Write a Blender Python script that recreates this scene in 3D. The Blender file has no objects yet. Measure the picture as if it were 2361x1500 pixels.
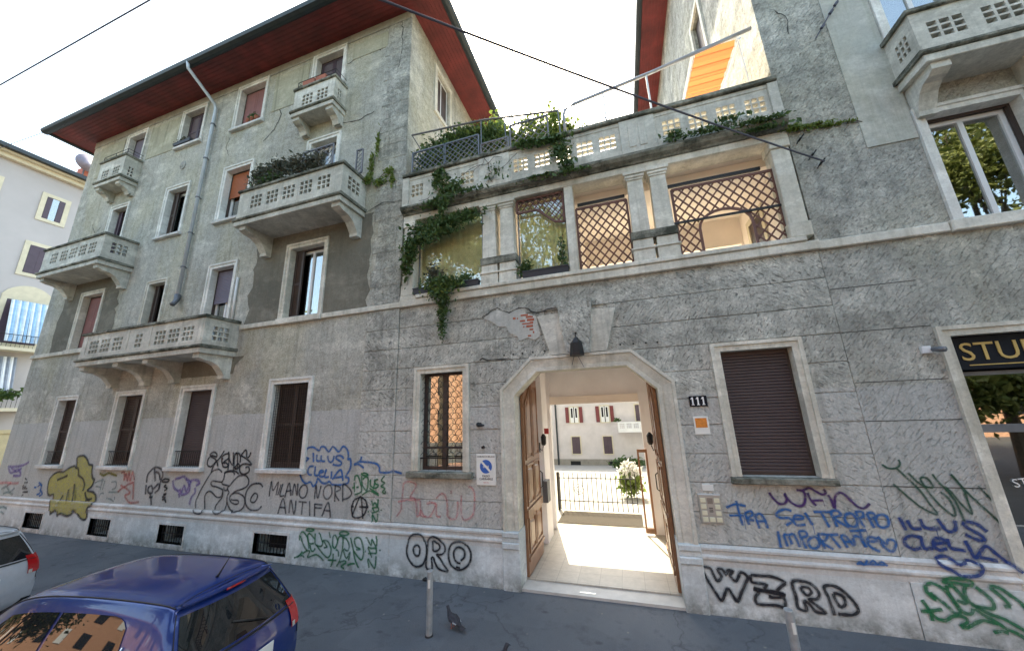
import bpy, math, random
from mathutils import Vector, Matrix
random.seed(7)
R = math.radians
SC = bpy.context.scene
COL = SC.collection
SC.unit_settings.scale_length = 1.15

# ------------------------------------------------------------------ camera
def cam_rot(yaw, pitch, roll):
    cy, sy, cp, sp, cr, sr = math.cos(yaw), math.sin(yaw), math.cos(pitch), math.sin(pitch), math.cos(roll), math.sin(roll)
    f = Vector((-sy*cp, cy*cp, sp)); r = Vector((cy, sy, 0)); u = r.cross(f)
    r2 = cr*r + sr*u; u2 = -sr*r + cr*u
    return Matrix((r2, u2, -f)).transposed()
cd = bpy.data.cameras.new('camera'); cam = bpy.data.objects.new('camera', cd); COL.objects.link(cam)
cd.sensor_width = 36; cd.lens = 797.656/2361*36; cd.clip_start = .05; cd.clip_end = 600
cam.matrix_world = Matrix.Translation((0, -6.14, 2.8)) @ cam_rot(R(17.221), R(13.929), R(-2.074)).to_4x4()
SC.camera = cam

# ------------------------------------------------------------------ sky, sun, exposure
SUN_EL, SUN_AZ = R(54), R(-16)          # azimuth measured from +Y towards +X
W = bpy.data.worlds.new('World'); SC.world = W; W.use_nodes = True
wn = W.node_tree.nodes; bg = wn['Background']
sky = wn.new('ShaderNodeTexSky'); sky.sky_type = 'NISHITA'; sky.sun_disc = False
sky.sun_elevation = SUN_EL; sky.sun_rotation = SUN_AZ; sky.air_density = 1.1; sky.dust_density = 2.2; sky.ozone_density = 1.0
W.node_tree.links.new(sky.outputs[0], bg.inputs[0]); bg.inputs[1].default_value = .15
sd = bpy.data.lights.new('sun', 'SUN'); sd.energy = 2.4; sd.angle = R(.5); sd.color = (1, .94, .85)
sun = bpy.data.objects.new('sun', sd); COL.objects.link(sun)
dv = Vector((math.sin(SUN_AZ)*math.cos(SUN_EL), math.cos(SUN_AZ)*math.cos(SUN_EL), math.sin(SUN_EL)))
sun.rotation_euler = dv.to_track_quat('Z', 'Y').to_euler(); sun.location = dv*60
SC.view_settings.view_transform = 'Standard'; SC.view_settings.look = 'None'
SC.view_settings.gamma = 1; SC.view_settings.use_curve_mapping = False
SC.view_settings.exposure = 2.4
SC.view_settings.use_white_balance = True; SC.view_settings.white_balance_temperature = 7650; SC.view_settings.white_balance_tint = 2
SC.render.engine = 'CYCLES'
SC.cycles.max_bounces = 8; SC.cycles.diffuse_bounces = 4; SC.cycles.transparent_max_bounces = 24

# ------------------------------------------------------------------ materials
def newmat(name):
    m = bpy.data.materials.new(name); m.use_nodes = True
    return m, m.node_tree.nodes, m.node_tree.links, m.node_tree.nodes['Principled BSDF']
def c4(c): return (*c, 1)
def node(N, L, t, ins=None, **kw):
    n = N.new(t)
    for k, v in kw.items(): setattr(n, k, v)
    for k, v in (ins or {}).items():
        s = n.inputs[k]
        if isinstance(v, bpy.types.NodeSocket): L.new(v, s)
        else: s.default_value = v
    return n
def noise(N, L, vec, scale, detail=4, rough=.55):
    return node(N, L, 'ShaderNodeTexNoise', {'Vector': vec, 'Scale': scale, 'Detail': detail, 'Roughness': rough}).outputs['Fac']
def mapr(N, L, v, a, b, c=0, d=1):
    return node(N, L, 'ShaderNodeMapRange', {'Value': v, 'From Min': a, 'From Max': b, 'To Min': c, 'To Max': d}).outputs[0]
def mathn(N, L, op, a, b=0.0):
    return node(N, L, 'ShaderNodeMath', {0: a, 1: b}, operation=op).outputs[0]
def mix(N, L, f, a, b, blend='MIX'):
    n = node(N, L, 'ShaderNodeMix', data_type='RGBA', blend_type=blend)
    for s, v in ((n.inputs[0], f), (n.inputs[6], a), (n.inputs[7], b)):
        if isinstance(v, bpy.types.NodeSocket): L.new(v, s)
        else: s.default_value = v if not isinstance(v, tuple) else (c4(v) if len(v) == 3 else v)
    return n.outputs[2]
def wpos(N): return N.new('ShaderNodeNewGeometry').outputs['Position']
def scaled(N, L, vec, sx, sy, sz, rot=(0, 0, 0)):
    return node(N, L, 'ShaderNodeMapping', {'Vector': vec, 'Rotation': rot, 'Scale': (sx, sy, sz)}).outputs[0]

def simple(name, col, rough=.6, metal=0, var=.25, vscale=3, bump=0, bscale=40, spec=.5, coat=0):
    m, N, L, P = newmat(name)
    p = wpos(N)
    n = noise(N, L, p, vscale, 6, .65)
    f = mapr(N, L, n, .3, .7)
    c = mix(N, L, f, tuple(x*(1-var) for x in col), tuple(min(1, x*(1+var*.6)) for x in col))
    L.new(c, P.inputs['Base Color'])
    P.inputs['Roughness'].default_value = rough; P.inputs['Metallic'].default_value = metal
    P.inputs['Specular IOR Level'].default_value = spec; P.inputs['Coat Weight'].default_value = coat
    if bump:
        b = node(N, L, 'ShaderNodeBump', {'Strength': bump, 'Distance': .01, 'Height': noise(N, L, p, bscale, 5)})
        L.new(b.outputs[0], P.inputs['Normal'])
    return m

def plaster(name, col, col2, band=None, pits=.6, tool=0, streak=.35, bump=.6, stain=(.06, .065, .05), yellow=0, topdirt=0):
    """weathered roughcast: two-tone patches, pits, optional chisel tooling, rain streaks, a repainted band below 2.95"""
    m, N, L, P = newmat(name)
    p = wpos(N)
    big = mapr(N, L, noise(N, L, p, .55, 7, .66), .42, .58)
    c = mix(N, L, big, col, col2)
    mid = mapr(N, L, noise(N, L, p, 2.2, 7, .7), .3, .72)
    c = mix(N, L, mathn(N, L, 'MULTIPLY', mid, .42), c, tuple(x*.58 for x in col))
    bl = mapr(N, L, noise(N, L, scaled(N, L, p, 1, 1, 1.6), 1.1, 6, .68), .50, .62, 0, .6)
    c = mix(N, L, bl, c, tuple(min(1, x*1.28) for x in col2))
    if yellow:
        y = mapr(N, L, noise(N, L, scaled(N, L, p, 1, 1, .5), .7, 5, .6), .46, .60, 0, yellow)
        c = mix(N, L, y, c, (.50, .46, .31))
    rc = 1.0 if bump > .6 else .35
    fb = mapr(N, L, noise(N, L, p, 6.5, 6, .75), .36, .64, 1-.20*rc, 1+.17*rc)
    c = mix(N, L, 1.0, c, fb, 'MULTIPLY')
    sp = mapr(N, L, noise(N, L, p, 26, 6, .75), .35, .68, 1-.24*rc, 1+.17*rc)
    c = mix(N, L, 1.0, c, sp, 'MULTIPLY')
    h = noise(N, L, p, 38, 7, .8)
    sep = node(N, L, 'ShaderNodeSeparateXYZ', {0: p}); z = sep.outputs[2]
    if band:
        wob = mathn(N, L, 'MULTIPLY', noise(N, L, p, 4, 3), .07)
        bf = mapr(N, L, mathn(N, L, 'ADD', z, wob), 2.99, 3.005, 1, 0)
        bc = mix(N, L, mapr(N, L, noise(N, L, p, 1.3, 6, .6), .3, .7), band, tuple(x*.82 for x in band))
        bc = mix(N, L, 1.0, bc, sp, 'MULTIPLY')
        c = mix(N, L, mathn(N, L, 'MULTIPLY', bf, .85), c, bc)
        keep = mapr(N, L, bf, 0, 1, 1, .45)
    else:
        keep = 1.0
    pv = scaled(N, L, p, 1, 1, 1)
    pn = noise(N, L, pv, 17, 3, .6)
    pit = mapr(N, L, pn, .30, .38, 1, 0)
    pitf = mathn(N, L, 'MULTIPLY', mathn(N, L, 'MULTIPLY', pit, pits), keep)
    c = mix(N, L, pitf, c, tuple(x*.25 for x in col))
    h = mathn(N, L, 'SUBTRACT', h, mathn(N, L, 'MULTIPLY', pit, .8))
    if tool:
        rnd = node(N, L, 'ShaderNodeObjectInfo').outputs['Random']
        r2 = mathn(N, L, 'GREATER_THAN', mathn(N, L, 'FRACT', mathn(N, L, 'MULTIPLY', rnd, 7.3)), .5)
        ang = mathn(N, L, 'ADD', mapr(N, L, r2, 0, 1, -.8, .7), mathn(N, L, 'MULTIPLY', rnd, .35))
        vr = node(N, L, 'ShaderNodeVectorRotate', {'Vector': p, 'Angle': ang}, rotation_type='Y_AXIS')
        tv = scaled(N, L, vr.outputs[0], 9, 9, 42)
        t1 = noise(N, L, tv, 1.0, 2, .5)
        tf = mapr(N, L, t1, .34, .42, 1, 0)
        am = mapr(N, L, noise(N, L, p, 1.1, 3), .35, .62, .3, 1)
        tf2 = mathn(N, L, 'MULTIPLY', mathn(N, L, 'MULTIPLY', mathn(N, L, 'MULTIPLY', tf, am), tool), keep)
        c = mix(N, L, tf2, c, tuple(x*.24 for x in col))
        h = mathn(N, L, 'SUBTRACT', h, mathn(N, L, 'MULTIPLY', tf, 1.1))
    st = mapr(N, L, noise(N, L, scaled(N, L, p, 7, 7, .35), 1, 5, .65), .5, .75, 0, streak)
    c = mix(N, L, st, c, stain)
    low = mathn(N, L, 'MULTIPLY', mapr(N, L, z, .0, .35, .75, 0), mapr(N, L, noise(N, L, p, 5, 5, .7), .35, .6))
    c = mix(N, L, low, c, (.10, .105, .085))
    if tool:
        gd = mathn(N, L, 'MULTIPLY', mapr(N, L, noise(N, L, scaled(N, L, p, 1, 1, 1.3), 1.7, 8, .78), .44, .62), mapr(N, L, z, 2.6, 4.0, .03, .55))
        c = mix(N, L, gd, c, (.12, .125, .11))
    if topdirt:
        td = mathn(N, L, 'MULTIPLY', mapr(N, L, noise(N, L, scaled(N, L, p, 1.4, 1.4, 2.5), 1.5, 7, .75), .42, .6), topdirt)
        c = mix(N, L, td, c, (.035, .04, .03))
    L.new(c, P.inputs['Base Color']); P.inputs['Roughness'].default_value = .93; P.inputs['Specular IOR Level'].default_value = .2
    b = node(N, L, 'ShaderNodeBump', {'Strength': bump, 'Distance': .025, 'Height': h}); L.new(b.outputs[0], P.inputs['Normal'])
    return m

M = {}
M['roughcast'] = plaster('roughcast plaster', (.42, .415, .37), (.55, .54, .485), band=(.56, .57, .56), pits=.35, tool=0, streak=.34, yellow=.38, bump=.7)
M['roughcast_r'] = plaster('roughcast plaster right', (.49, .485, .44), (.60, .59, .535), band=(.61, .615, .595), pits=.5, tool=.25, streak=.4, yellow=.25, bump=.8)
M['stone'] = plaster('tooled stone course', (.52, .515, .465), (.64, .63, .57), band=(.645, .645, .615), pits=.6, tool=.8, streak=.35, bump=.7)
M['plinth'] = plaster('smooth plinth render', (.60, .645, .65), (.68, .71, .71), pits=.10, streak=.22, bump=.2)
M['trim'] = plaster('limestone trim', (.66, .63, .54), (.76, .73, .65), pits=.10, streak=.45, bump=.25, topdirt=.12, stain=(.2, .19, .13))
M['white_trim'] = plaster('white painted surround', (.70, .69, .64), (.78, .77, .73), pits=.05, streak=.2, bump=.15)
M['trim_low'] = plaster('pale stone trim', (.60, .60, .58), (.68, .67, .65), pits=.08, streak=.15, bump=.2)
M['dirty_trim'] = plaster('mossy blackened stone', (.25, .25, .205), (.36, .35, .295), pits=.3, streak=.8, bump=.5, topdirt=.9)
M['balcony'] = plaster('cast stone balcony', (.60, .58, .51), (.70, .68, .61), pits=.15, streak=.35, bump=.3, topdirt=.22)
M['patch'] = plaster('brown unpainted plaster', (.17, .16, .13), (.23, .215, .175), pits=.15, streak=.25, bump=.5)
M['smooth_patch'] = plaster('smooth repair plaster', (.36, .36, .33), (.42, .42, .39), pits=.15, streak=.25, bump=.2)
M['mortar'] = plaster('bare pale mortar', (.50, .50, .465), (.58, .57, .53), pits=.1, streak=.2, bump=.3)
M['crack'] = simple('dark crack', (.06, .06, .055), .95)
M['brick'] = simple('exposed red brick', (.42, .12, .07), .9, var=.35, vscale=20, bump=.5)
M['white_wall'] = simple('cream passage plaster', (.85, .83, .84), .9, var=.08, vscale=1.5, bump=.1)
M['cream'] = simple('peach loggia plaster', (.86, .78, .70), .9, var=.08, vscale=1.2)
M['court_wall'] = simple('pale pink courtyard plaster', (.60, .56, .56), .9, var=.12, vscale=1.5, bump=.2)
M['far_wall'] = simple('pale lilac cream plaster', (.45, .42, .415), .9, var=.07, vscale=.6)
M['far_trim'] = simple('cream painted trim', (.62, .56, .42), .85, var=.12)
M['far_base'] = simple('ochre painted base', (.55, .46, .28), .85, var=.15)
M['soffit'] = simple('dark red painted boards', (.18, .028, .026), .6, var=.5, vscale=1.6)
M['gutter'] = simple('weathered dark gutter metal', (.035, .045, .05), .45, metal=.3, var=.3)
M['pipe'] = simple('galvanised downpipe', (.50, .55, .60), .5, metal=.15, var=.15)
M['rooftile'] = simple('roof tile', (.25, .12, .08), .9)
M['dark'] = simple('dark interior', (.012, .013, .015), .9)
M['black_metal'] = simple('black wrought iron', (.02, .02, .022), .45, metal=.4)
M['grey_metal'] = simple('grey painted steel', (.16, .17, .19), .5, metal=.4)
M['steel'] = simple('brushed bollard steel', (.42, .44, .45), .38, metal=.35, var=.3, vscale=9, bump=.05)
M['white_frame'] = simple('white window paint', (.72, .73, .74), .4, var=.06)
M['brown_wood'] = simple('dark brown shutter paint', (.06, .04, .033), .55, var=.3)
M['roller_maroon'] = simple('maroon brown roller slats', (.075, .055, .058), .5, var=.12)
M['roller_violet'] = simple('grey violet roller slats', (.20, .18, .24), .5, var=.1)
M['violet_wood'] = simple('aubergine shutter paint', (.07, .045, .065), .5, var=.2)
M['maroon_wood'] = simple('maroon shutter paint', (.16, .03, .035), .6, var=.2)
M['red_wood'] = simple('faded red shutter paint', (.24, .095, .085), .6, var=.2)
M['orange_blind'] = simple('orange brown roller slats', (.42, .13, .05), .6, var=.12)
M['door_wood'] = simple('varnished oak door', (.27, .125, .06), .4, var=.3, vscale=6, coat=.2)
M['lattice_wood'] = simple('brown trellis wood', (.14, .06, .045), .6, var=.25)
M['white_trellis'] = simple('white plastic trellis', (.75, .76, .78), .5)
M['grey_trellis'] = simple('weathered grey trellis', (.18, .18, .20), .6)
M['awning'] = simple('orange awning canvas', (.85, .38, .10), .85, var=.15, vscale=5)
M['awning_arm'] = simple('light grey awning tube', (.30, .31, .34), .4, metal=.2)
M['planter'] = simple('charcoal plastic planter', (.035, .036, .045), .6)
M['terracotta'] = simple('terracotta plastic pot', (.40, .13, .08), .75)
M['leaf'] = None
M['cable'] = simple('weathered grey cable', (.07, .07, .10), .6)
M['sign_white'] = simple('white enamel sign', (.78, .78, .74), .4, var=.04)
M['sign_blue'] = simple('sign blue', (.02, .12, .45), .4, var=.04)
M['sign_dark'] = simple('dark enamel plate', (.008, .010, .016), .55, var=.05, spec=.15)
M['sign_text'] = simple('white sign lettering', (.8, .8, .8), .5, var=.02)
M['sign_ink'] = simple('dark printed ink', (.05, .05, .06), .6, var=.02)
M['sign_red'] = simple('red printed ink', (.5, .05, .05), .6, var=.02)
M['sign_orange'] = simple('orange print', (.75, .25, .04), .6, var=.3, vscale=40)
M['gold'] = simple('gold sign paint', (.55, .38, .12), .45, var=.1)
M['mat_dark'] = simple('brown coir mat', (.04, .03, .02), .95, var=.2, vscale=30)
M['marble'] = simple('pale worn threshold stone', (.52, .50, .47), .55, var=.15, vscale=4)
M['tiles'] = None
M['flowers'] = simple('white blossom', (.85, .84, .80), .8, var=.1)
M['bark'] = simple('bark', (.10, .075, .055), .95, var=.3, vscale=12, bump=.5)
M['orange_bldg'] = simple('orange painted facade', (.50, .27, .17), .9, var=.1)
M['plate'] = simple('intercom faceplate metal', (.50, .50, .48), .35, metal=.6, var=.1)
M['button'] = simple('cream bell buttons', (.72, .70, .52), .4, var=.05)
M['chrome'] = simple('bright window trim', (.6, .62, .64), .2, metal=.9, var=.05)
M['tyre'] = simple('tyre rubber', (.02, .02, .02), .8)
M['rim'] = simple('alloy wheel', (.45, .46, .48), .3, metal=.9)
M['tail'] = simple('red tail lamp', (.45, .012, .015), .12, var=.1, coat=1)
M['lampglass'] = simple('clear lamp lens', (.55, .5, .45), .1, coat=1)
M['rubber'] = simple('black trim plastic', (.015, .015, .017), .5)
M['pigeon'] = simple('dark pigeon feathers', (.035, .035, .045), .7, var=.4, vscale=30)
M['pigeon_w'] = simple('pale pigeon feathers', (.4, .4, .42), .8)
M['dish'] = simple('white satellite dish', (.30, .27, .33), .5)

def make_tiles():
    m, N, L, P = newmat('beige floor tiles'); p = wpos(N)
    b = node(N, L, 'ShaderNodeTexBrick', {'Vector': p, 'Color1': (.46, .42, .36, 1), 'Color2': (.42, .385, .33, 1), 'Mortar': (.30, .27, .23, 1), 'Scale': 1.0, 'Mortar Size': .004, 'Brick Width': .35, 'Row Height': .35}, offset=0)
    c = mix(N, L, 1.0, b.outputs[0], mapr(N, L, noise(N, L, p, 8, 6, .7), .3, .7, .85, 1.1), 'MULTIPLY')
    L.new(c, P.inputs['Base Color']); P.inputs['Roughness'].default_value = .5
    return m
M['tiles'] = make_tiles()
def make_asphalt():
    m, N, L, P = newmat('sidewalk asphalt'); p = wpos(N)
    c = mix(N, L, mapr(N, L, noise(N, L, p, .8, 6, .6), .35, .65), (.10, .108, .12), (.145, .15, .16))
    c = mix(N, L, mapr(N, L, noise(N, L, p, 3.2, 5, .7), .52, .68, 0, .55), c, (.05, .055, .065))
    g = noise(N, L, p, 110, 4, .8)
    c = mix(N, L, 1.0, c, mapr(N, L, g, .3, .7, .55, 1.5), 'MULTIPLY')
    v = node(N, L, 'ShaderNodeTexVoronoi', {'Vector': p, 'Scale': 3.4}); sp = mapr(N, L, v.outputs['Distance'], .045, .07, 1, 0)
    c = mix(N, L, mathn(N, L, 'MULTIPLY', sp, .7), c, (.28, .26, .22))
    v2 = node(N, L, 'ShaderNodeTexVoronoi', {'Vector': scaled(N, L, p, 1, 1.6, 1), 'Scale': 1.5}); s2 = mapr(N, L, v2.outputs['Distance'], .05, .11, 1, 0)
    c = mix(N, L, mathn(N, L, 'MULTIPLY', s2, .5), c, (.03, .03, .035))
    ck = node(N, L, 'ShaderNodeTexVoronoi', {'Vector': node(N, L, 'ShaderNodeVectorMath', {0: p, 1: scaled(N, L, node(N, L, 'ShaderNodeTexNoise', {'Vector': p, 'Scale': 3.0, 'Detail': 6}).outputs['Color'], .5, .5, .5)}, operation='ADD').outputs[0], 'Scale': .38}, feature='DISTANCE_TO_EDGE')
    c = mix(N, L, mathn(N, L, 'MULTIPLY', mapr(N, L, ck.outputs['Distance'], .002, .006, 1, 0), .35), c, (.03, .03, .033))
    pt = node(N, L, 'ShaderNodeTexVoronoi', {'Vector': scaled(N, L, p, .5, .9, 1), 'Scale': .8}, distance='CHEBYCHEV')
    c = mix(N, L, mathn(N, L, 'MULTIPLY', mapr(N, L, pt.outputs['Color'], .3, .32, 0, 1), .14), c, (.05, .053, .06))
    L.new(c, P.inputs['Base Color']); P.inputs['Roughness'].default_value = .85; P.inputs['Specular IOR Level'].default_value = .3
    b = node(N, L, 'ShaderNodeBump', {'Strength': .5, 'Distance': .008, 'Height': g}); L.new(b.outputs[0], P.inputs['Normal'])
    return m
M['asphalt'] = make_asphalt()
M['road'] = simple('road asphalt', (.055, .057, .06), .9, var=.25, vscale=2, bump=.4, bscale=120)
M['gravel'] = simple('courtyard paving', (.36, .34, .31), .9, var=.15, vscale=3, bump=.2)
def leafmat(name, a, b, tr=.25):
    m, N, L, P = newmat(name)
    g = N.new('ShaderNodeNewGeometry')
    c = mix(N, L, g.outputs['Random Per Island'], a, b)
    L.new(c, P.inputs['Base Color']); P.inputs['Roughness'].default_value = .55
    t = node(N, L, 'ShaderNodeBsdfTranslucent', {'Color': c})
    ms = node(N, L, 'ShaderNodeMixShader', {0: tr, 1: P.outputs[0], 2: t.outputs[0]})
    L.new(ms.outputs[0], N['Material Output'].inputs[0])
    return m
M['leaf'] = leafmat('ivy leaf', (.04, .085, .025), (.11, .18, .05))
M['leaf_light'] = leafmat('light green leaf', (.13, .20, .04), (.26, .32, .08), .45)
M['leaf_dry'] = leafmat('grey green dry leaf', (.06, .075, .05), (.14, .13, .09), .25)
M['leaf_tree'] = leafmat('plane tree leaf', (.07, .10, .02), (.20, .21, .05), .3)
def glassmat(name, tint, spec_mix=.12, rough=.01, clear=.75):
    """thin window glass: see-through with fresnel reflection"""
    m, N, L, P = newmat(name); N.remove(P)
    t = node(N, L, 'ShaderNodeBsdfTransparent', {'Color': (*[x*clear for x in tint], 1)})
    g = node(N, L, 'ShaderNodeBsdfGlossy', {'Color': (1, 1, 1, 1), 'Roughness': rough})
    lw = node(N, L, 'ShaderNodeLayerWeight', {'Blend': .5})
    f = mapr(N, L, mathn(N, L, 'POWER', lw.outputs['Facing'], 4.0), 0, 1, spec_mix, 1)
    ms = node(N, L, 'ShaderNodeMixShader', {0: f, 1: t.outputs[0], 2: g.outputs[0]})
    L.new(ms.outputs[0], N['Material Output'].inputs[0])
    return m
M['glass'] = glassmat('window glass', (.85, .9, .9), .14)
M['glass_mirror'] = glassmat('coated window glass', (.75, .8, .75), .34, .015, .75)
M['car_glass'] = glassmat('tinted car glass', (.25, .28, .28), .12, .005, .6)
def carpaint(name, col, metal=.35):
    m, N, L, P = newmat(name)
    P.inputs['Base Color'].default_value = c4(col); P.inputs['Metallic'].default_value = metal
    P.inputs['Roughness'].default_value = .32; P.inputs['Coat Weight'].default_value = 1; P.inputs['Coat Roughness'].default_value = .04
    p = wpos(N); b = node(N, L, 'ShaderNodeBump', {'Strength': .02, 'Distance': .002, 'Height': noise(N, L, p, 60, 3)})
    c = mix(N, L, mapr(N, L, noise(N, L, p, 5, 6, .7), .45, .8, 0, .25), col, (.12, .12, .13)); L.new(c, P.inputs['Base Color'])
    return m
M['blue_paint'] = carpaint('metallic blue car paint', (.002, .028, .18), .3)
M['silver_paint'] = carpaint('pale silver car paint', (.55, .57, .60), .2)
def spray(name, col, dens=.9):
    """sprayed paint: opaque core that breaks up over the wall's grain"""
    m, N, L, P = newmat(name); p = wpos(N)
    P.inputs['Base Color'].default_value = c4(col); P.inputs['Roughness'].default_value = .7
    n = mathn(N, L, 'ADD', mathn(N, L, 'MULTIPLY', noise(N, L, p, 14, 5, .7), .5), mathn(N, L, 'MULTIPLY', noise(N, L, p, 70, 4, .7), .5))
    a = mathn(N, L, 'MULTIPLY', mapr(N, L, n, .38, .50, dens*.30, dens), mapr(N, L, noise(N, L, p, 2.6, 3), .3, .6, .72, 1))
    t = node(N, L, 'ShaderNodeBsdfTransparent', {})
    ms = node(N, L, 'ShaderNodeMixShader', {0: a, 1: t.outputs[0], 2: P.outputs[0]})
    L.new(ms.outputs[0], N['Material Output'].inputs[0])
    return m
for k, (c, d) in dict(black=((.012, .012, .018), .97), black_thin=((.03, .03, .04), .8), black_faded=((.03, .03, .045), .72), blue=((.01, .12, .38), .85),
        blue_dark=((.008, .04, .20), .95), green=((.01, .16, .06), .85), dark_green=((.01, .07, .035), .9), pink=((.65, .18, .2), .42), purple=((.06, .015, .14), .92),
        yellow=((.46, .42, .11), .80), violet=((.16, .10, .38), .55), teal=((.12, .25, .26), .4), red=((.50, .10, .08), .5), yellow_dark=((.18, .17, .02), .8)).items():
    M['g_'+k] = spray('spray paint '+k, c, d); M['h_'+k] = spray('overspray '+k, c, d*.34)

# ------------------------------------------------------------------ mesh helpers
class MB:
    def __init__(s): s.v = []; s.f = []; s.mi = []; s.m = 0
    def add(s, vs, fs):
        o = len(s.v); s.v += [tuple(v) for v in vs]; s.f += [tuple(i+o for i in f) for f in fs]; s.mi += [s.m]*len(fs); return s
    def box(s, x0, x1, y0, y1, z0, z1):
        return s.add([(x0,y0,z0),(x1,y0,z0),(x1,y1,z0),(x0,y1,z0),(x0,y0,z1),(x1,y0,z1),(x1,y1,z1),(x0,y1,z1)],
              [(0,3,2,1),(4,5,6,7),(0,1,5,4),(1,2,6,5),(2,3,7,6),(3,0,4,7)])
    def slab(s, x0, x1, y0, y1, z0, z1, c=.01):
        """box whose front (-y) edges are chamfered by c"""
        return s.add([(x0,y1,z0),(x1,y1,z0),(x1,y1,z1),(x0,y1,z1),(x0,y0+c,z0),(x1,y0+c,z0),(x1,y0+c,z1),(x0,y0+c,z1),
                      (x0+c,y0,z0+c),(x1-c,y0,z0+c),(x1-c,y0,z1-c),(x0+c,y0,z1-c)],
              [(0,3,2,1),(8,9,10,11),(4,5,9,8),(5,6,10,9),(6,7,11,10),(7,4,8,11),(0,1,5,4),(1,2,6,5),(2,3,7,6),(3,0,4,7)])
    def prism(s, poly, a0, a1, axis='y'):
        """2D polygon extruded: axis y -> poly in (x,z); axis x -> poly in (y,z); axis z -> poly in (x,y)"""
        def P(p, a): return {'y': (p[0], a, p[1]), 'x': (a, p[0], p[1]), 'z': (p[0], p[1], a)}[axis]
        n = len(poly)
        return s.add([P(p, a0) for p in poly]+[P(p, a1) for p in poly],
              [tuple(range(n)), tuple(range(2*n-1, n-1, -1))]+[(i, i+n, (i+1) % n+n, (i+1) % n) for i in range(n)])
    def plate(s, u0, u1, z0, z1, t0, t1, holes=(), plane='x'):
        """wall plate with rectangular through holes; plane 'x': u=x, thickness along y; plane 'y': u=y, thickness along x"""
        us = sorted({u0, u1} | {min(max(h[i], u0), u1) for h in holes for i in (0, 1)})
        zs = sorted({z0, z1} | {min(max(h[i], z0), z1) for h in holes for i in (2, 3)})
        def solid(i, j):
            if i < 0 or j < 0 or i >= len(us)-1 or j >= len(zs)-1: return False
            a, b = (us[i]+us[i+1])/2, (zs[j]+zs[j+1])/2
            return not any(h[0] < a < h[1] and h[2] < b < h[3] for h in holes)
        Q = (lambda u, t, z: (u, t, z)) if plane == 'x' else (lambda u, t, z: (t, u, z))
        idx = {}
        def V(i, j, k):
            key = (i, j, k)
            if key not in idx: idx[key] = len(s.v); s.v.append(Q(us[i], (t0, t1)[k], zs[j]))
            return idx[key]
        def F(*a): s.f.append(tuple(a)); s.mi.append(s.m)
        for i in range(len(us)-1):
            for j in range(len(zs)-1):
                if not solid(i, j): continue
                F(V(i,j,0),V(i+1,j,0),V(i+1,j+1,0),V(i,j+1,0)); F(V(i,j,1),V(i,j+1,1),V(i+1,j+1,1),V(i+1,j,1))
                if not solid(i-1,j): F(V(i,j,0),V(i,j+1,0),V(i,j+1,1),V(i,j,1))
                if not solid(i+1,j): F(V(i+1,j,0),V(i+1,j,1),V(i+1,j+1,1),V(i+1,j+1,0))
                if not solid(i,j-1): F(V(i,j,0),V(i,j,1),V(i+1,j,1),V(i+1,j,0))
                if not solid(i,j+1): F(V(i,j+1,0),V(i+1,j+1,0),V(i+1,j+1,1),V(i,j+1,1))
        return s
    def sweep(s, path, prof, closed=False):
        """mitred moulding: path in (x,z); profile = [(outward offset, y)], outward = left of travel"""
        n = len(path); P = [Vector(p) for p in path]; rows = []
        for i in range(n):
            a = P[(i-1) % n] if (i > 0 or closed) else None; b = P[(i+1) % n] if (i < n-1 or closed) else None
            d1 = (P[i]-a).normalized() if a is not None else None; d2 = (b-P[i]).normalized() if b is not None else None
            if d1 is None: d1 = d2
            if d2 is None: d2 = d1
            n1 = Vector((-d1.y, d1.x)); n2 = Vector((-d2.y, d2.x)); m = (n1+n2); m = m/max(.2, m.dot(n1))
            rows.append([(P[i].x+m.x*o, y, P[i].y+m.y*o) for o, y in prof])
        k = len(prof); vs = [v for r in rows for v in r]; fs = []
        for i in range(n if closed else n-1):
            for j in range(k):
                a, b = i*k+j, i*k+(j+1) % k; c, d = ((i+1) % n)*k+(j+1) % k, ((i+1) % n)*k+j
                fs.append((a, b, c, d))
        if not closed: fs += [tuple(range(k-1, -1, -1)), tuple(range((n-1)*k, n*k))]
        return s.add(vs, fs)
    def tube(s, path, r, n=6, closed=False, cap=True):
        P = [Vector(p) for p in path]; k = len(P); rr = r if isinstance(r, (list, tuple)) else [r]*k
        rings = []; ref = None
        for i in range(k):
            a = P[i-1] if i > 0 else (P[-1] if closed else P[i]); b = P[i+1] if i < k-1 else (P[0] if closed else P[i])
            d = (b-a).normalized()
            if ref is None or abs(ref.dot(d)) > .95: ref = Vector((0, 0, 1)) if abs(d.z) < .9 else Vector((1, 0, 0))
            u = d.cross(ref).normalized(); w = d.cross(u)
            rings.append([tuple(P[i]+(u*math.cos(2*math.pi*j/n)+w*math.sin(2*math.pi*j/n))*rr[i]) for j in range(n)])
        vs = [v for q in rings for v in q]; fs = []
        for i in range(k if closed else k-1):
            for j in range(n): fs.append((i*n+j, i*n+(j+1) % n, ((i+1) % k)*n+(j+1) % n, ((i+1) % k)*n+j))
        if not closed and cap: fs += [tuple(range(n-1, -1, -1)), tuple(range((k-1)*n, k*n))]
        return s.add(vs, fs)
    def bar(s, a, b, w, t):
        """square bar between two points, w wide (in xz plane), t thick in y"""
        a, b = Vector(a), Vector(b); d = (b-a).normalized(); n = d.cross(Vector((0, 1, 0)))
        if n.length < 1e-4: n = Vector((1, 0, 0))
        n = n.normalized()*w/2; y = d.cross(n).normalized()*t/2
        return s.add([a-n-y, a+n-y, a+n+y, a-n+y, b-n-y, b+n-y, b+n+y, b-n+y], [(0,3,2,1),(4,5,6,7),(0,1,5,4),(1,2,6,5),(2,3,7,6),(3,0,4,7)])
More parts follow.
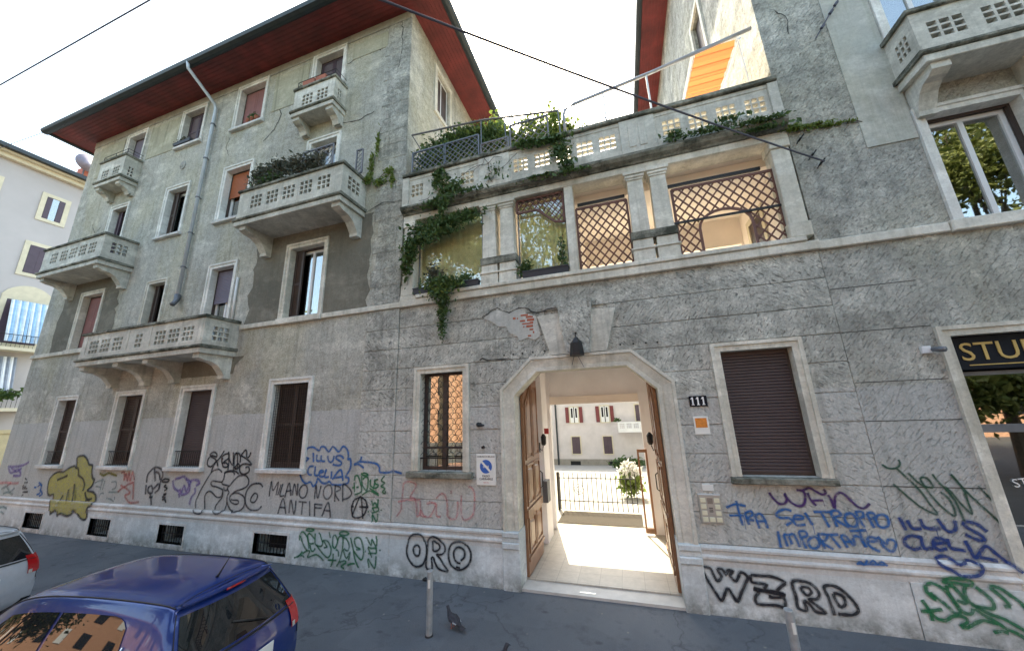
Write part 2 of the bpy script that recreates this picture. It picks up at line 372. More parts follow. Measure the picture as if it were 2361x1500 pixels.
    def lathe(s, prof, cx, cy, n=16):
        k = len(prof); vs = [(cx+r*math.cos(2*math.pi*j/n), cy+r*math.sin(2*math.pi*j/n), z) for r, z in prof for j in range(n)]
        fs = [(i*n+j, i*n+(j+1) % n, (i+1)*n+(j+1) % n, (i+1)*n+j) for i in range(k-1) for j in range(n)]
        fs += [tuple(range(n-1, -1, -1)), tuple(range((k-1)*n, k*n))]
        return s.add(vs, fs)
    def build(s, name, mat, parent=None, smooth=False, label=None, kind=None, world=(0, 0, 0)):
        me = bpy.data.meshes.new(name)
        if parent: o = base_of(parent)
        else:
            xs, ys, zs = zip(*s.v); o = Vector(((min(xs)+max(xs))/2, (min(ys)+max(ys))/2, min(zs)))
        me.from_pydata([(v[0]-o.x, v[1]-o.y, v[2]-o.z) for v in s.v], [], s.f)
        ms = mat if isinstance(mat, (list, tuple)) else [mat]
        for m in ms: me.materials.append(m)
        if len(ms) > 1: me.polygons.foreach_set('material_index', s.mi)
        if smooth: me.polygons.foreach_set('use_smooth', [True]*len(me.polygons))
        me.update()
        ob = bpy.data.objects.new(name, me); COL.objects.link(ob)
        if parent: ob.parent = parent
        else: ob.location = o
        if label: ob['label'] = label
        if kind: ob['kind'] = kind
        return ob
def base_of(o):
    v = Vector((0, 0, 0))
    while o: v += Vector(o.location); o = o.parent
    return v
def thing(name, label, cat, loc=(0, 0, 0), group=None):
    o = bpy.data.objects.new(name, None); COL.objects.link(o); o.location = loc; o.empty_display_size = .3
    o['label'] = label; o['category'] = cat
    if group: o['group'] = group
    return o
def tag(o, label, cat, group=None):
    o['label'] = label; o['category'] = cat
    if group: o['group'] = group
    return o
def leaves(mb, pts, size=.05, jit=.5):
    """small folded leaf faces at the given points"""
    for p in pts:
        p = Vector(p); s = size*random.choice((.5, .7, .9, 1.1, 1.5, 1.9))
        a = Vector((random.gauss(0, 1), random.gauss(0, 1), random.gauss(0, 1))).normalized()
        b = a.cross(Vector((random.gauss(0, 1), random.gauss(0, 1), random.gauss(0, 1)))).normalized()
        c = a.cross(b)*s*.22
        mb.add([p-a*s, p+b*s*.55+c, p+a*s, p-b*s*.55+c], [(0, 1, 2), (0, 2, 3)])

# ------------------------------------------------------------------ setting
def sheet(name, x0, x1, y0, y1, z, mat, z2=None):
    z2 = z if z2 is None else z2
    mb = MB(); mb.add([(x0,y0,z),(x1,y0,z),(x1,y1,z2),(x0,y1,z2)], [(0,1,2,3)])
    return mb.build(name, mat, kind='structure')
sheet('ground', -250, 250, -250, 250, -2.6, M['road'])
mb = MB(); mb.box(-60, 60, -60, -4.78, -2.5, -.13); mb.build('road', M['road'], kind='structure')
mb = MB(); mb.box(-19.6, 60, -4.64, .3, -2.5, 0); mb.build('sidewalk', M['asphalt'], kind='structure')
mb = MB()
for i in range(-20, 40): mb.slab(i+.004, i+.996, -4.78, -4.642, -.3, .002, .012)
mb.build('kerb', M['marble'], kind='structure')
mb = MB(); mb.box(-60, -19.6, -4.78, 40, -2.5, -.125); mb.build('side_street', M['road'], kind='structure')
mb = MB(); mb.prism([(3.3,.085),(9,-.1),(24,-1.35),(24,-2.55),(3.3,-2.55)], -30, 14, 'x'); mb.build('courtyard_ground', M['gravel'], kind='structure')

# ------------------------------------------------------------------ facade builders
def louvres(mb, x0, x1, z0, z1, y, n=None, d=.018):
    n = n or max(6, int((z1-z0)/.045))
    h = (z1-z0)/n
    for i in range(n):
        z = z0+i*h
        mb.add([(x0,y+d,z),(x1,y+d,z),(x1,y,z+h*.86),(x0,y,z+h*.86),(x0,y+d+.006,z+h*.95),(x1,y+d+.006,z+h*.95)], [(0,1,2,3),(3,2,5,4)])
def leaf_shutter(win, x0, x1, z0, z1, y, mat, name='shutter'):
    s = MB(); f = .055
    s.box(x0, x0+f, y, y+.04, z0, z1); s.box(x1-f, x1, y, y+.04, z0, z1)
    zm = (z0+z1)/2
    for a, b in ((z0, z0+f*1.3), (zm-.03, zm+.03), (z1-f, z1)): s.box(x0+f+.001, x1-f-.001, y, y+.038, a, b)
    louvres(s, x0+f, x1-f, z0+f*1.3, zm-.03, y+.008); louvres(s, x0+f, x1-f, zm+.03, z1-f, y+.008)
    return s.build(name, mat, win)
def roller(win, x0, x1, z0, z1, y, mat):
    s = MB(); n = max(4, int(round((z1-z0)/.046))); h = (z1-z0)/n
    for i in range(n):
        z = z0+i*h
        s.add([(x0,y+.014,z),(x1,y+.014,z),(x1,y,z+h*.2),(x0,y,z+h*.2),(x1,y,z+h*.72),(x0,y,z+h*.72),(x1,y+.014,z+h),(x0,y+.014,z+h)], [(0,1,2,3),(3,2,4,5),(5,4,6,7)])
    return s.build('roller_shutter', mat, win)
def sash(win, x0, x1, z0, z1, y, fm, gm, leafs=2, open_curtain=None):
    fr = MB(); t = .065
    fr.plate(x0, x1, z0, z1, y, y+.05, [(x0+t+(x1-x0-t)*i/leafs, x0+(x1-x0-t)*(i+1)/leafs, z0+t, z1-t) for i in range(leafs)])
    fr.build('sash_frame', fm, win)
    for i in range(leafs):
        a, b = x0+t+(x1-x0-t)*i/leafs, x0+(x1-x0-t)*(i+1)/leafs
        g = MB(); yy = y+.025; g.box(a-.004, b+.004, yy, yy+.004, z0+t-.004, z1-t+.004); g.build('pane', gm, win)
    if open_curtain:
        c = MB(); n = 18; vs = []
        for i in range(n+1):
            x = x0+.05+(x1-x0-.1)*i/n; yy = y+.14+.025*math.sin(i*2.4)
            vs += [(x, yy, z0+.03), (x, yy, z1-.03)]
        c.add(vs, [(2*i, 2*i+2, 2*i+3, 2*i+1) for i in range(n)]); c.build('curtain', M[open_curtain], win)
def surround(win, x0, x1, z0, z1, w, mat, bottom=False, proud=.045, y=0):
    s = MB(); prof = [(-.004, y+.145), (-.004, y-proud*.5), (w*.55, y-proud*.5), (w*.6, y-proud), (w, y-proud), (w, y+.02)]
    path = [(x0, z0), (x0, z1), (x1, z1), (x1, z0)]
    s.sweep(path, prof, closed=bottom); s.build('surround', mat, win)
def sill(win, x0, x1, z, mat, proud=.10, h=.09, y=0):
    s = MB(); s.slab(x0, x1, y-proud, y+.16, z-h, z-.003, .012); s.build('sill', mat, win)
def window(b, x0, x1, z0, z1, fill, sw=.13, smat='white_trim', low=False, sillp=True, y=0, label=None, frame='brown_wood', silmat='trim_low'):
    """fill: list of (kind, za, zb, material) from inside to outside, all recessed in the wall"""
    fr = MB(); t = .035; yb = y+.15
    fr.plate(x0, x1, z0, z1, yb, yb+.05, [(x0+t, x1-t, z0+t, z1-t)])
    win = fr.build('window', M[frame], b, label=label)
    surround(win, x0, x1, z0+.001, z1, sw, M[smat], y=y)
    if sillp: sill(win, x0-sw-.02, x1+sw+.02, z0, M[silmat], y=y)
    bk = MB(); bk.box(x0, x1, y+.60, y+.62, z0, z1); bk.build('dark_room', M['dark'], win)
    for k in fill:
        kind, za, zb, mt = k[:4]
        if kind == 'roller': roller(win, x0+t, x1-t, za, zb, yb+.005, M[mt])
        if kind == 'shutter':
            m = (x0+x1)/2; leaf_shutter(win, x0+t, m-.002, za, zb, yb, M[mt]); leaf_shutter(win, m+.002, x1-t, za, zb, yb, M[mt])
        if kind == 'panel':
            m = (x0+x1)/2
            for a, c in ((x0+t, m-.002), (m+.002, x1-t)):
                s = MB(); s.slab(a, c, yb, yb+.03, za, zb, .006); s.slab(a+.07, c-.07, yb-.006, yb, za+.1, zb-.1, .006); s.build('shutter', M[mt], win)
        if kind == 'leaf_l': leaf_shutter(win, x0+t, x0+t+(x1-x0)*.24, za, zb, yb-.02, M[mt])
        if kind == 'leaf_r': leaf_shutter(win, x1-t-(x1-x0)*.36, x1-t, za, zb, yb-.02, M[mt])
        if kind == 'sash': sash(win, x0+t, x1-t, za, zb, yb+.06, M[mt], M[k[4] if len(k) > 4 else 'glass_mirror'], 2, k[5] if len(k) > 5 else None)
        if kind == 'rail':
            s = MB()
            s.box(x0+.002, x1-.002, y+.02, y+.035, zb-.02, zb)
            n = 14
            for i in range(1, n):
                xx = x0+(x1-x0)*i/n; s.box(xx-.004, xx+.004, y+.024, y+.031, za, zb-.021)
            s.box(x0+.002, x1-.002, y+.02, y+.035, za+.02, za+.035)
            s.build('railing', M['black_metal'], win)
        if kind == 'mesh':
            s = MB(); n = 16
            for i in range(n+1): xx = x0+.01+(x1-x0-.02)*i/n; s.box(xx-.003, xx+.003, y+.05, y+.056, z0+.005, z1-.005)
            n = 30
            for i in range(n+1): zz = z0+.01+(z1-z0-.02)*i/n; s.box(x0+.005, x1-.005, y+.057, y+.062, zz-.003, zz+.003)
            s.build('grille', M['black_metal'], win)
    return win
def pierced(cx, cz, w=.36, h=.34, nx=3, nz=3, g=.032):
    hw, hh = (w-(nx-1)*g)/nx, (h-(nz-1)*g)/nz; x, z = cx-w/2, cz-h/2
    return [(x+i*(hw+g), x+i*(hw+g)+hw, z+j*(hh+g), z+j*(hh+g)+hh) for i in range(nx) for j in range(nz)]
def balcony(b, x0, x1, d, zb, zt, panels, sides=(True, True), brackets=(), label=None, cz=None, pw=.36, ph=.34, piers=(), wood=None, sidepan=True, bh=.55):
    zf = zb+.20; top = zt-.07; cz = cz if cz else (zf+top)/2
    s = MB(); T = .09; holes = [h for p in panels for h in pierced(p[0] if isinstance(p, tuple) else p, cz, pw if not isinstance(p, tuple) else pw*.66, ph, 3 if not isinstance(p, tuple) else 2)]
    s.plate(x0, x1, zf, top, -d, -d+T, holes)
    sh = pierced(-d/2-.02, cz, min(.36, d-.3), ph, 3 if d > .5 else 2) if sidepan else []
    s.plate(-d+T+.001, -.001, zf, top, x1-T, x1, sh, plane='y')
    s.plate(-d+T+.001, -.001, zf, top, x0, x0+T, sh, plane='y')
    for p in piers: s.slab(p-.05, p+.05, -d-.018, -d-.001, zf+.01, top-.01, .006)
    s.slab(x0+.004, x1-.004, -d-.016, -d-.001, zf+.004, zf+.10, .006)
    par = s.build('balcony', M['balcony'], b, label=label)
    c = MB(); c.slab(x0-.04, x1+.04, -d-.045, -d+T+.03, top+.001, zt, .012); c.slab(x0-.04, x0+T+.03, -d+T+.031, -.001, top+.001, zt, .005); c.slab(x1-T-.03, x1+.04, -d+T+.031, -.001, top+.001, zt, .005); c.build('coping', M['dirty_trim'], par)
    c = MB(); c.slab(x0-.06, x1+.06, -d-.07, -.001, zf-.075, zf-.001, .02); c.build('slab_edge', M['dirty_trim'], par); c = MB(); c.slab(x0-.02, x1+.02, -d-.03, -.001, zb, zf-.076, .01); c.build('slab', M['balcony'], par)
    for bx in brackets:
        c = MB(); e = -d*.96
        c.prism([(-.001, zb-.001), (e, zb-.001), (e, zb-.10), (e*.82, zb-.15), (e*.62, zb-.17), (e*.42, zb-.25), (e*.3, zb-.36), (e*.2, zb-bh+.08), (e*.2, zb-bh), (-.001, zb-bh)], bx-.11, bx+.11, 'x')
        c.build('bracket', M['balcony'], par)
    return par
def mould(b, x0, x1, y=0, ends=True):
    """plinth with its torus moulding, z 0 .. .85"""
    s = MB()
    s.prism([(y+.05, .86), (y-.012, .86), (y-.03, .845), (y-.05, .83), (y-.05, .80), (y-.032, .785), (y-.032, .74), (y-.055, .715), (y-.055, .69), (y-.035, .66), (y-.035, .60), (y+.05, .60)], x0, x1, 'x')
    return s.build('plinth_moulding', M['trim_low'], b)
def cellar(b, x0, x1, z0, z1, n=10):
    s = MB(); s.plate(x0-.05, x1+.05, z0-.09, z1+.05, -.045, .10, [(x0, x1, z0, z1)]); w = s.build('cellar_window', M['trim_low'], b)
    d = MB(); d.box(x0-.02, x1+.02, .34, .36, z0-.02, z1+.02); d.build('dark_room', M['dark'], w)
    g = MB()
    for i in range(n):
        xx = x0+(x1-x0)*(i+.5)/n; g.tube([(xx, .03, z0+.001), (xx, .03, z1-.001)], .009, 5)
    g.box(x0, x1, .022, .038, (z0+z1)/2-.008, (z0+z1)/2+.008)
    g.build('bars', M['black_metal'], w)
def boards(b, rects, mat):
    for p in rects:
        s = MB(); s.prism(p[0], p[1], p[2], 'z'); s.build('board', mat, b)
def eaves(b, x0, x1, yf, yb, z, over, side, mat, gut=.13):
    """board soffit under a hipped roof: front run and one side run (side=+1 east, -1 west, 0 none)"""
    n = 8; w = over/n
    for i in range(n):
        a, c = i*w+.003, (i+1)*w-.003
        l0, l1 = (x0-a, x0-c); r0, r1 = (x1+a, x1+c)
        s = MB(); s.prism([(l0, yf-a), (r0, yf-a), (r1, yf-c), (l1, yf-c)], z, z+.03, 'z'); s.build('soffit_board', mat, b)
        s = MB(); s.prism([(x1+a, yf-a), (x1+c, yf-c), (x1+c, yb), (x1+a, yb)], z, z+.03, 'z'); s.build('soffit_board', mat, b)
        s = MB(); s.prism([(x0-a, yf-a), (x0-c, yf-c), (x0-c, yb), (x0-a, yb)], z, z+.03, 'z'); s.build('soffit_board', mat, b)
    o = over
    g = MB(); prof = [(0, z-.02), (.03, z-.05), (.11, z-.06), (.19, z-.02), (.22, z+.06), (.20, z+.13), (.15, z+.15), (0, z+.15)]
    g.prism([(yf-o-p, q) for p, q in prof], x0-o-.2, x1+o+.2, 'x')
    g.prism([(x1+o+p, q) for p, q in prof], yf-o+.001, yb, 'y'); g.prism([(x0-o-p, q) for p, q in prof], yf-o+.001, yb, 'y')
    g.build('gutter', M['gutter'], b)
    r = MB(); X0, X1, Y0, Y1 = x0-o, x1+o, yf-o, yb+o; hgt = 2.2; k = (Y1-Y0)/2
    r.add([(X0,Y0,z+.04),(X1,Y0,z+.04),(X1,Y1,z+.04),(X0,Y1,z+.04),(X0+k,(Y0+Y1)/2,z+hgt),(X1-k,(Y0+Y1)/2,z+hgt)], [(0,1,5,4),(1,2,5),(2,3,4,5),(3,0,4),(3,2,1,0)])
    r.build('roof', M['rooftile'], b)

# ------------------------------------------------------------------ left apartment building
LB = thing('apartment_building', 'long grey four-storey apartment block with red eaves and balconies left of the gateway', 'building', (-11.65, 0, 0))
LX0, LX1 = -18.85, -4.46
cols = [(-16.53, -15.61), (-13.58, -12.53), (-10.87, -9.84), (-7.79, -6.74)]
WS = []
gz = (1.77, 3.61)
specs = [
 (cols[0][0], cols[0][1], *gz, [('shutter', 1.81, 3.57, 'brown_wood'), ('rail', 1.77, 2.14, 0)], dict(label='ground floor window with brown shutters nearest the far corner')),
 (cols[1][0], cols[1][1], *gz, [('shutter', 1.81, 3.57, 'brown_wood'), ('rail', 1.77, 2.14, 0)], {}),
 (cols[2][0], cols[2][1], *gz, [('roller', 1.81, 3.57, 'roller_maroon'), ('rail', 1.77, 2.14, 0)], dict(label='ground floor window with a brown roller shutter')),
 (cols[3][0], cols[3][1], *gz, [('shutter', 1.81, 3.57, 'brown_wood'), ('mesh', 0, 0, 0)], dict(label='ground floor window with dark shutters behind a mesh grille')),
 (-16.75, -15.70, 5.20, 7.0, [('panel', 5.24, 6.96, 'red_wood')], dict(sillp=False, smat='trim')),
 (-13.38, -12.62, 4.60, 6.92, [('sash', 4.64, 6.88, 'brown_wood'), ('leaf_l', 4.64, 6.88, 'brown_wood')], dict(sillp=False, sw=.1, smat='trim')),
 (-10.68, -9.80, 4.60, 6.98, [('sash', 4.64, 6.94, 'white_frame', 'glass_mirror', 'white_frame'), ('roller', 5.98, 6.94, 'roller_violet')], dict(sillp=False)),
 (-7.80, -6.70, 5.20, 7.06, [('sash', 5.24, 7.02, 'white_frame'),('leaf_l', 5.24, 7.02, 'brown_wood')], dict(sillp=False, smat='trim', label='first floor window with white sashes reflecting the sky')),
 (-16.40, -15.60, 7.72, 10.14, [('sash', 7.76, 10.1, 'brown_wood', 'glass', 'white_frame'), ('leaf_l', 7.76, 10.1, 'violet_wood')], dict(sillp=False)),
 (-13.48, -12.56, 8.5, 10.18, [('sash', 8.54, 10.14, 'white_frame', 'glass', 'white_frame'), ('leaf_l', 8.54, 10.14, 'brown_wood')], {}),
 (-10.83, -9.82, 8.5, 10.22, [('sash', 8.54, 10.18, 'white_frame', 'glass_mirror'), ('roller', 9.35, 10.18, 'orange_blind')], dict(label='second floor window with a half lowered orange roller shutter')),
 (-7.55, -6.65, 7.72, 10.2, [('sash', 7.76, 10.16, 'white_frame', 'glass', 'white_frame')], dict(sillp=False)),
 (-16.55, -15.62, 11.06, 13.2, [('roller', 11.1, 13.16, 'roller_violet')], dict(sillp=False)),
 (-13.52, -12.52, 11.86, 13.25, [('shutter', 11.9, 13.21, 'violet_wood')], {}),
 (-10.85, -9.76, 11.75, 13.28, [('panel', 11.79, 13.24, 'red_wood')], dict(label='top floor window with closed faded red shutters')),
 (-7.72, -6.73, 11.06, 13.28, [('shutter', 11.1, 13.24, 'violet_wood')], dict(sillp=False)),
]
CELL = [(-16.62, -15.72), (-13.55, -12.68), (-10.83, -9.95), (-7.78, -6.85)]
holes = [(s[0], s[1], s[2], s[3]) for s in specs]
w = MB(); w.plate(LX0, LX1-.001, .86, 13.67, 0, .36, holes); w.build('wall', M['roughcast'], LB)
w = MB(); w.plate(LX0-.035, LX1+.035, -.02, .60, -.035, .36, [(a, b, .11, .50) for a, b in CELL]); w.build('plinth', M['plinth'], LB)
w = MB(); w.box(LX0, LX1, .01, .36, .601, .859); w.build('plinth_backing', M['plinth'], LB)
mould(LB, LX0-.05, LX1+.05)
for a, b in CELL: cellar(LB, a, b, .11, .50)
for s in specs: window(LB, *s[:5], **s[5])
# side and back walls
w = MB(); w.plate(.361, 8, -.02, 13.67, LX1-.36, LX1, [(1.35, 2.15, 11.6, 13.1)], plane='y'); w.build('side_wall', M['roughcast'], LB)
w = MB(); w.box(LX0, LX0+.35, .361, 8, -.02, 13.67); w.build('side_wall', M['roughcast'], LB)
w = MB(); w.box(LX0+.351, LX1-.361, 7.65, 8, -.02, 13.67); w.build('back_wall', M['roughcast'], LB)
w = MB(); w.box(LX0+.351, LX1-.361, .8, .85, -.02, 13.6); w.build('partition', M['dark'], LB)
# string course
for q in ((LX0-.02, -16.91, 0), (-16.9, -15.55, 1), (-15.54, -14.10, 0), (-9.17, -7.95, 0), (-7.94, -6.55, 1), (-6.54, LX1+.05, 0)):
    w = MB(); w.slab(q[0], q[1], -.06-.03*q[2], .02, 5.06-.01*q[2], 5.18+.015*q[2], .012); w.build('string_course', M['trim'], LB)
# smooth fascia strip and flat panels under the eaves
w = MB(); w.slab(LX0+.002, LX1-.002, -.022, -.001, 13.40, 13.66, .004); w.build('eaves_band', M['smooth_patch'], LB)
YELLOWED = plaster('yellowed smooth plaster', (.40, .385, .29), (.47, .45, .35), pits=.15, streak=.6, bump=.2, stain=(.12, .13, .09)); M['yellowed'] = YELLOWED
for a, b, z0 in ((-18.3, -16.85, 11.9), (-15.3, -13.75, 11.9), (-9.35, -8.0, 11.9), (-6.4, -5.2, 12.7)):
    w = MB(); w.slab(a, b, -.014, -.001, z0, 13.25, .004); w.build('plaster_panel', YELLOWED, LB)
# ragged brown patches round the first-floor corner windows
def ragged(b, x0, x1, z0, z1, hole, name, mat, y=-.007, amp=.13, step=.16, seed=1):
    rnd = random.Random(seed); s = MB()
    L, Rr = [], []
    z = z0
    while z < z1:
        L.append((x0+rnd.choice([0, amp, amp*.4])+rnd.uniform(-.03, .03), z)); Rr.append((x1-rnd.choice([0, amp, amp*.4])+rnd.uniform(-.03, .03), z)); z += step*rnd.uniform(.6, 1.5)
    L.append((x0, z1)); Rr.append((x1, z1))
    for side, pts, hx in ((0, L, hole[0]), (1, Rr, hole[1])):
        for i in range(len(pts)-1):
            (xa, za), (xb, zb2) = pts[i], pts[i+1]
            s.add([(xa, y, za), (hx, y, za), (hx, y, zb2), (xb, y, zb2)], [(0, 1, 2, 3)])
    if hole[2] < z1: s.add([(hole[0], y, hole[2]), (hole[1], y, hole[2]), (hole[1], y, z1), (hole[0], y, z1)], [(0, 1, 2, 3)])
    s.build(name, mat, b)
ragged(LB, -9.12, -5.28, 5.185, 7.58, (-7.82, -6.68, 7.1), 'plaster_patch', M['patch'], seed=3)
ragged(LB, -17.95, -14.75, 5.185, 7.5, (-16.77, -15.68, 7.05), 'plaster_patch', M['patch'], seed=5)
ragged(LB, -11.4, -8.9, 3.95, 4.38, (-10.2, -10.19, 3.8), 'plaster_patch', M['patch'], seed=9, amp=.3)
# corner quoins, every course a block
JZ = [.862, 1.28, 1.68, 2.08, 2.50, 2.90, 3.33, 3.74, 4.16, 4.60, 5.055]
for i in range(len(JZ)-1):
    s = MB(); s.slab(-5.28, LX1+.03, -.022, .02, JZ[i]+.004, JZ[i+1]-.004, .007); s.build('stone_block', M['stone'], LB)
zq = 5.2; k = 0
while zq < 13.3:
    h = .42; s = MB(); s.slab(-5.26 if k % 2 else -5.14, LX1+.012, -.012, .02, zq+.002, min(zq+h, 13.4)-.002, .004); s.build('stone_block', M['roughcast_r'], LB); zq += h; k += 1
# balconies
balcony(LB, -14.08, -9.24, .78, 4.38, 5.30, [-13.53, -13.03, -12.5, (-11.64, 0), -10.81, -10.30, -9.79], brackets=(-13.9, -12.45, -11.25, -9.42), cz=4.88, piers=(-12.1, -11.2, -13.9, -9.35), label='long first floor balcony with seven pierced panels', pw=.38)
balcony(LB, -17.70, -14.46, .76, 7.50, 8.52, [-17.05, -16.5, -16.0, -15.49, -15.0], brackets=(-17.5, -14.64), cz=8.10, label='second floor balcony nearest the far corner', pw=.36)
balcony(LB, -16.82, -15.42, .43, 10.84, 11.88, [-16.42, -15.80], brackets=(-16.68, -15.56), cz=11.28, label='small top floor balcony nearest the far corner', bh=.35)
b4 = balcony(LB, -8.82, -5.57, .77, 7.50, 8.52, [-8.22, -7.69, -7.16, -6.63, -6.10], brackets=(-8.6, -5.72), cz=8.10, label='second floor balcony with a hedge and trellis along its edge')
balcony(LB, -7.90, -6.50, .41, 10.82, 11.78, [-7.42, -6.90], brackets=(-7.77, -6.63), cz=11.30, label='small top floor balcony with terracotta boxes', bh=.35)
# thin railing on the small balconies
def thin_rail(b, x0, x1, d, z, h=.22):
    s = MB()
    s.tube([(x0, 0, z+h), (x0, -d, z+h), (x1, -d, z+h), (x1, 0, z+h)], .009, 5); s.tube([(x0, 0, z+h*.5), (x0, -d, z+h*.5), (x1, -d, z+h*.5), (x1, 0, z+h*.5)], .007, 5)
    for x in (x0, (x0+x1)/2, x1): s.tube([(x, -d, z), (x, -d, z+h)], .009, 5)
    s.build('railing', M['black_metal'], b)
thin_rail(LB, -16.8, -15.45, .40, 11.88); thin_rail(LB, -7.86, -6.54, .38, 11.78, .26)
eaves(LB, LX0, LX1, 0, 8, 13.68, .86, 1, M['soffit'])
# side window of the left building above the terrace
s = MB(); s.plate(1.35, 2.15, 11.6, 13.1, LX1-.12, LX1-.07, [(1.40, 1.73, 11.65, 13.05), (1.77, 2.1, 11.65, 13.05)], plane='y'); sw_ = s.build('window', M['white_frame'], LB)
for a, b in ((1.40, 1.73), (1.77, 2.1)):
    s = MB(); s.box(LX1-.11, LX1-.08, a, b, 11.65, 13.05); s.build('shutter', M['brown_wood'], sw_)
s = MB(); s.plate(1.22, 2.28, 11.48, 13.24, LX1-.02, LX1+.045, [(1.36, 2.14, 11.61, 13.09)], plane='y'); s.build('surround', M['trim'], sw_)
# plaster rosette emblem
s = MB(); s.lathe([(.14, 0), (.14, .02), (.09, .035), (.09, .02), (.05, .05)], 0, 0, 8); s.v = [(x-13.08, -z, y*1.2+11.06) for x, y, z in s.v]; s.build('emblem', M['smooth_patch'], LB)
# downpipe
s = MB()
s.tube([(-11.83, -1.02, 13.70), (-11.83, -.98, 13.50), (-11.83, -.14, 12.95), (-11.83, -.09, 12.8), (-11.80, -.09, 6.35)], .047, 10)
dp = s.build('downpipe', M['pipe'], LB, smooth=True)
for z in (12.2, 10.9, 9.5, 8.3, 7.2):
    s = MB(); s.tube([(-11.82, -.09, z-.02), (-11.82, -.09, z+.02)], .064, 10); s.box(-11.83, -11.80, -.05, .02, z-.012, z+.012); s.build('bracket', M['grey_metal'], dp)
s = MB(); s.tube([(-11.80, -.09, 6.36), (-11.80, -.09, 6.22), (-11.77, -.14, 6.10), (-11.70, -.22, 6.02)], [.075, .07, .06, .06], 10); s.build('spout', M['grey_metal'], dp, smooth=True)
s = MB(); s.tube([(-9.55, -.04, 6.55), (-9.53, -.04, 5.30)], .03, 8); s.build('wall_pipe', M['white_frame'], LB, smooth=True)
# cracks and wall fixings
def ribbon(mb, pts, w, y, rnd=None, wj=.0):
    P = [Vector((p[0], p[1])) for p in pts]; n = len(P); L = []
    for i in range(n):
        d = (P[min(i+1, n-1)]-P[max(i-1, 0)]);
        if d.length < 1e-6: d = Vector((1, 0))
        d.normalize(); nn = Vector((-d.y, d.x)); ww = w*.5*(1+(rnd.uniform(-wj, wj) if rnd else 0))
        L.append((P[i]+nn*ww, P[i]-nn*ww))
    vs = []; 
    for a, b in L: vs += [(a.x, y(a.y) if callable(y) else y, a.y), (b.x, y(b.y) if callable(y) else y, b.y)]
    mb.add(vs, [(2*i, 2*i+1, 2*i+3, 2*i+2) for i in range(n-1)])
def crack(b, pts, w=.018, seed=0, y=-.006):
    rnd = random.Random(seed); P = []
    for i in range(len(pts)-1):
        a, c = Vector(pts[i]), Vector(pts[i+1]); n = max(2, int((c-a).length/.09))
        for k in range(n): P.append(a.lerp(c, k/n)+Vector((rnd.uniform(-.025, .025), rnd.uniform(-.025, .025))))
    P.append(Vector(pts[-1])); s = MB(); ribbon(s, P, w, y, rnd, .7); s.build('crack', M['crack'], b)
crack(LB, [(-6.55, 12.62), (-6.2, 12.75), (-5.8, 12.78), (-5.42, 12.68)], .035, 1)
crack(LB, [(-9.2, 12.2), (-8.9, 11.7), (-9.1, 11.2), (-9.5, 10.9)], .02, 2)
crack(LB, [(-6.6, 10.6), (-6.0, 10.5), (-5.5, 10.62)], .02, 3); crack(LB, [(-4.75, 13.4), (-4.72, 12.5), (-4.8, 11.8)], .02, 4, -.016)
crack(LB, [(-5.5, 7.6), (-5.0, 7.8), (-4.7, 7.7)], .02, 5, -.016); crack(LB, [(-17.5, 9.8), (-17.2, 9.4), (-16.9, 9.6)], .015, 6)
crack(LB, [(-11.0, 11.55), (-11.1, 11.2), (-10.9, 10.8)], .015, 7)

# ------------------------------------------------------------------ gateway building with loggia and roof terrace
GB = thing('gateway_building', 'low stone gateway wing with an eight-sided carriage arch, loggia and planted roof terrace', 'building', (-.7, 0, 0))
GX0, GX1 = -4.42, 3.085
PC = -.69                                            # portal axis
PI = [(PC-1.22, .0), (PC-1.22, 3.08), (PC-.78, 3.49), (PC+.78, 3.49), (PC+1.22, 3.08), (PC+1.22, .0)]
W5 = (-3.87, -2.93, 1.77, 3.60); W6 = (1.50, 2.46, 1.77, 3.60)
s = MB(); s.plate(GX0+.04, GX1, .0, 5.05, .03, .36, [W5, W6, (PC-1.22, PC+1.22, -.1, 3.49)])
for sg in (-1, 1): s.prism([(PC+sg*1.22, 3.08), (PC+sg*1.22, 3.49), (PC+sg*.78, 3.49)], .031, .359)
s.build('wall', M['stone'], GB)
for a, b in ((GX0, PC-1.25), (PC+1.25, GX1)):
    s = MB(); s.plate(a, b, -.02, .60, -.035, .029); s.build('plinth', M['plinth'], GB)
mould(GB, GX0, PC-1.23); mould(GB, PC+1.23, GX1)
RAG = random.Random(11)
def course(i, a, b, a2=None, b2=None):
    """one stone course between x=a and x=b, cut into blocks; a2/b2 are the end positions at the top of the course"""
    z0, z1 = JZ[i]+.004, JZ[i+1]-.004; a2 = a if a2 is None else a2; b2 = b if b2 is None else b2
    n = max(1, round((b-a)/1.05)); cuts = [a+(b-a)*k/n+(RAG.uniform(-.18, .18) if 0 < k < n else 0) for k in range(n+1)]
    for k in range(n):
        p, q = cuts[k]+(.0008 if k else 0), cuts[k+1]-(.0008 if k < n-1 else 0)
        pt, qt = (a2 if k == 0 else p), (b2 if k == n-1 else q); yo = RAG.uniform(-.004, .004); c = .007
        s = MB()
        s.add([(p, .029, z0), (q, .029, z0), (qt, .029, z1), (pt, .029, z1), (p, yo+c, z0), (q, yo+c, z0), (qt, yo+c, z1), (pt, yo+c, z1),
               (p, yo, z0+c), (q, yo, z0+c), (qt, yo, z1-c), (pt, yo, z1-c)],
              [(0,3,2,1),(8,9,10,11),(4,5,9,8),(5,6,10,9),(6,7,11,10),(7,4,8,11),(0,1,5,4),(1,2,6,5),(2,3,7,6),(3,0,4,7)])
        s.build('stone_block', M['stone'], GB)
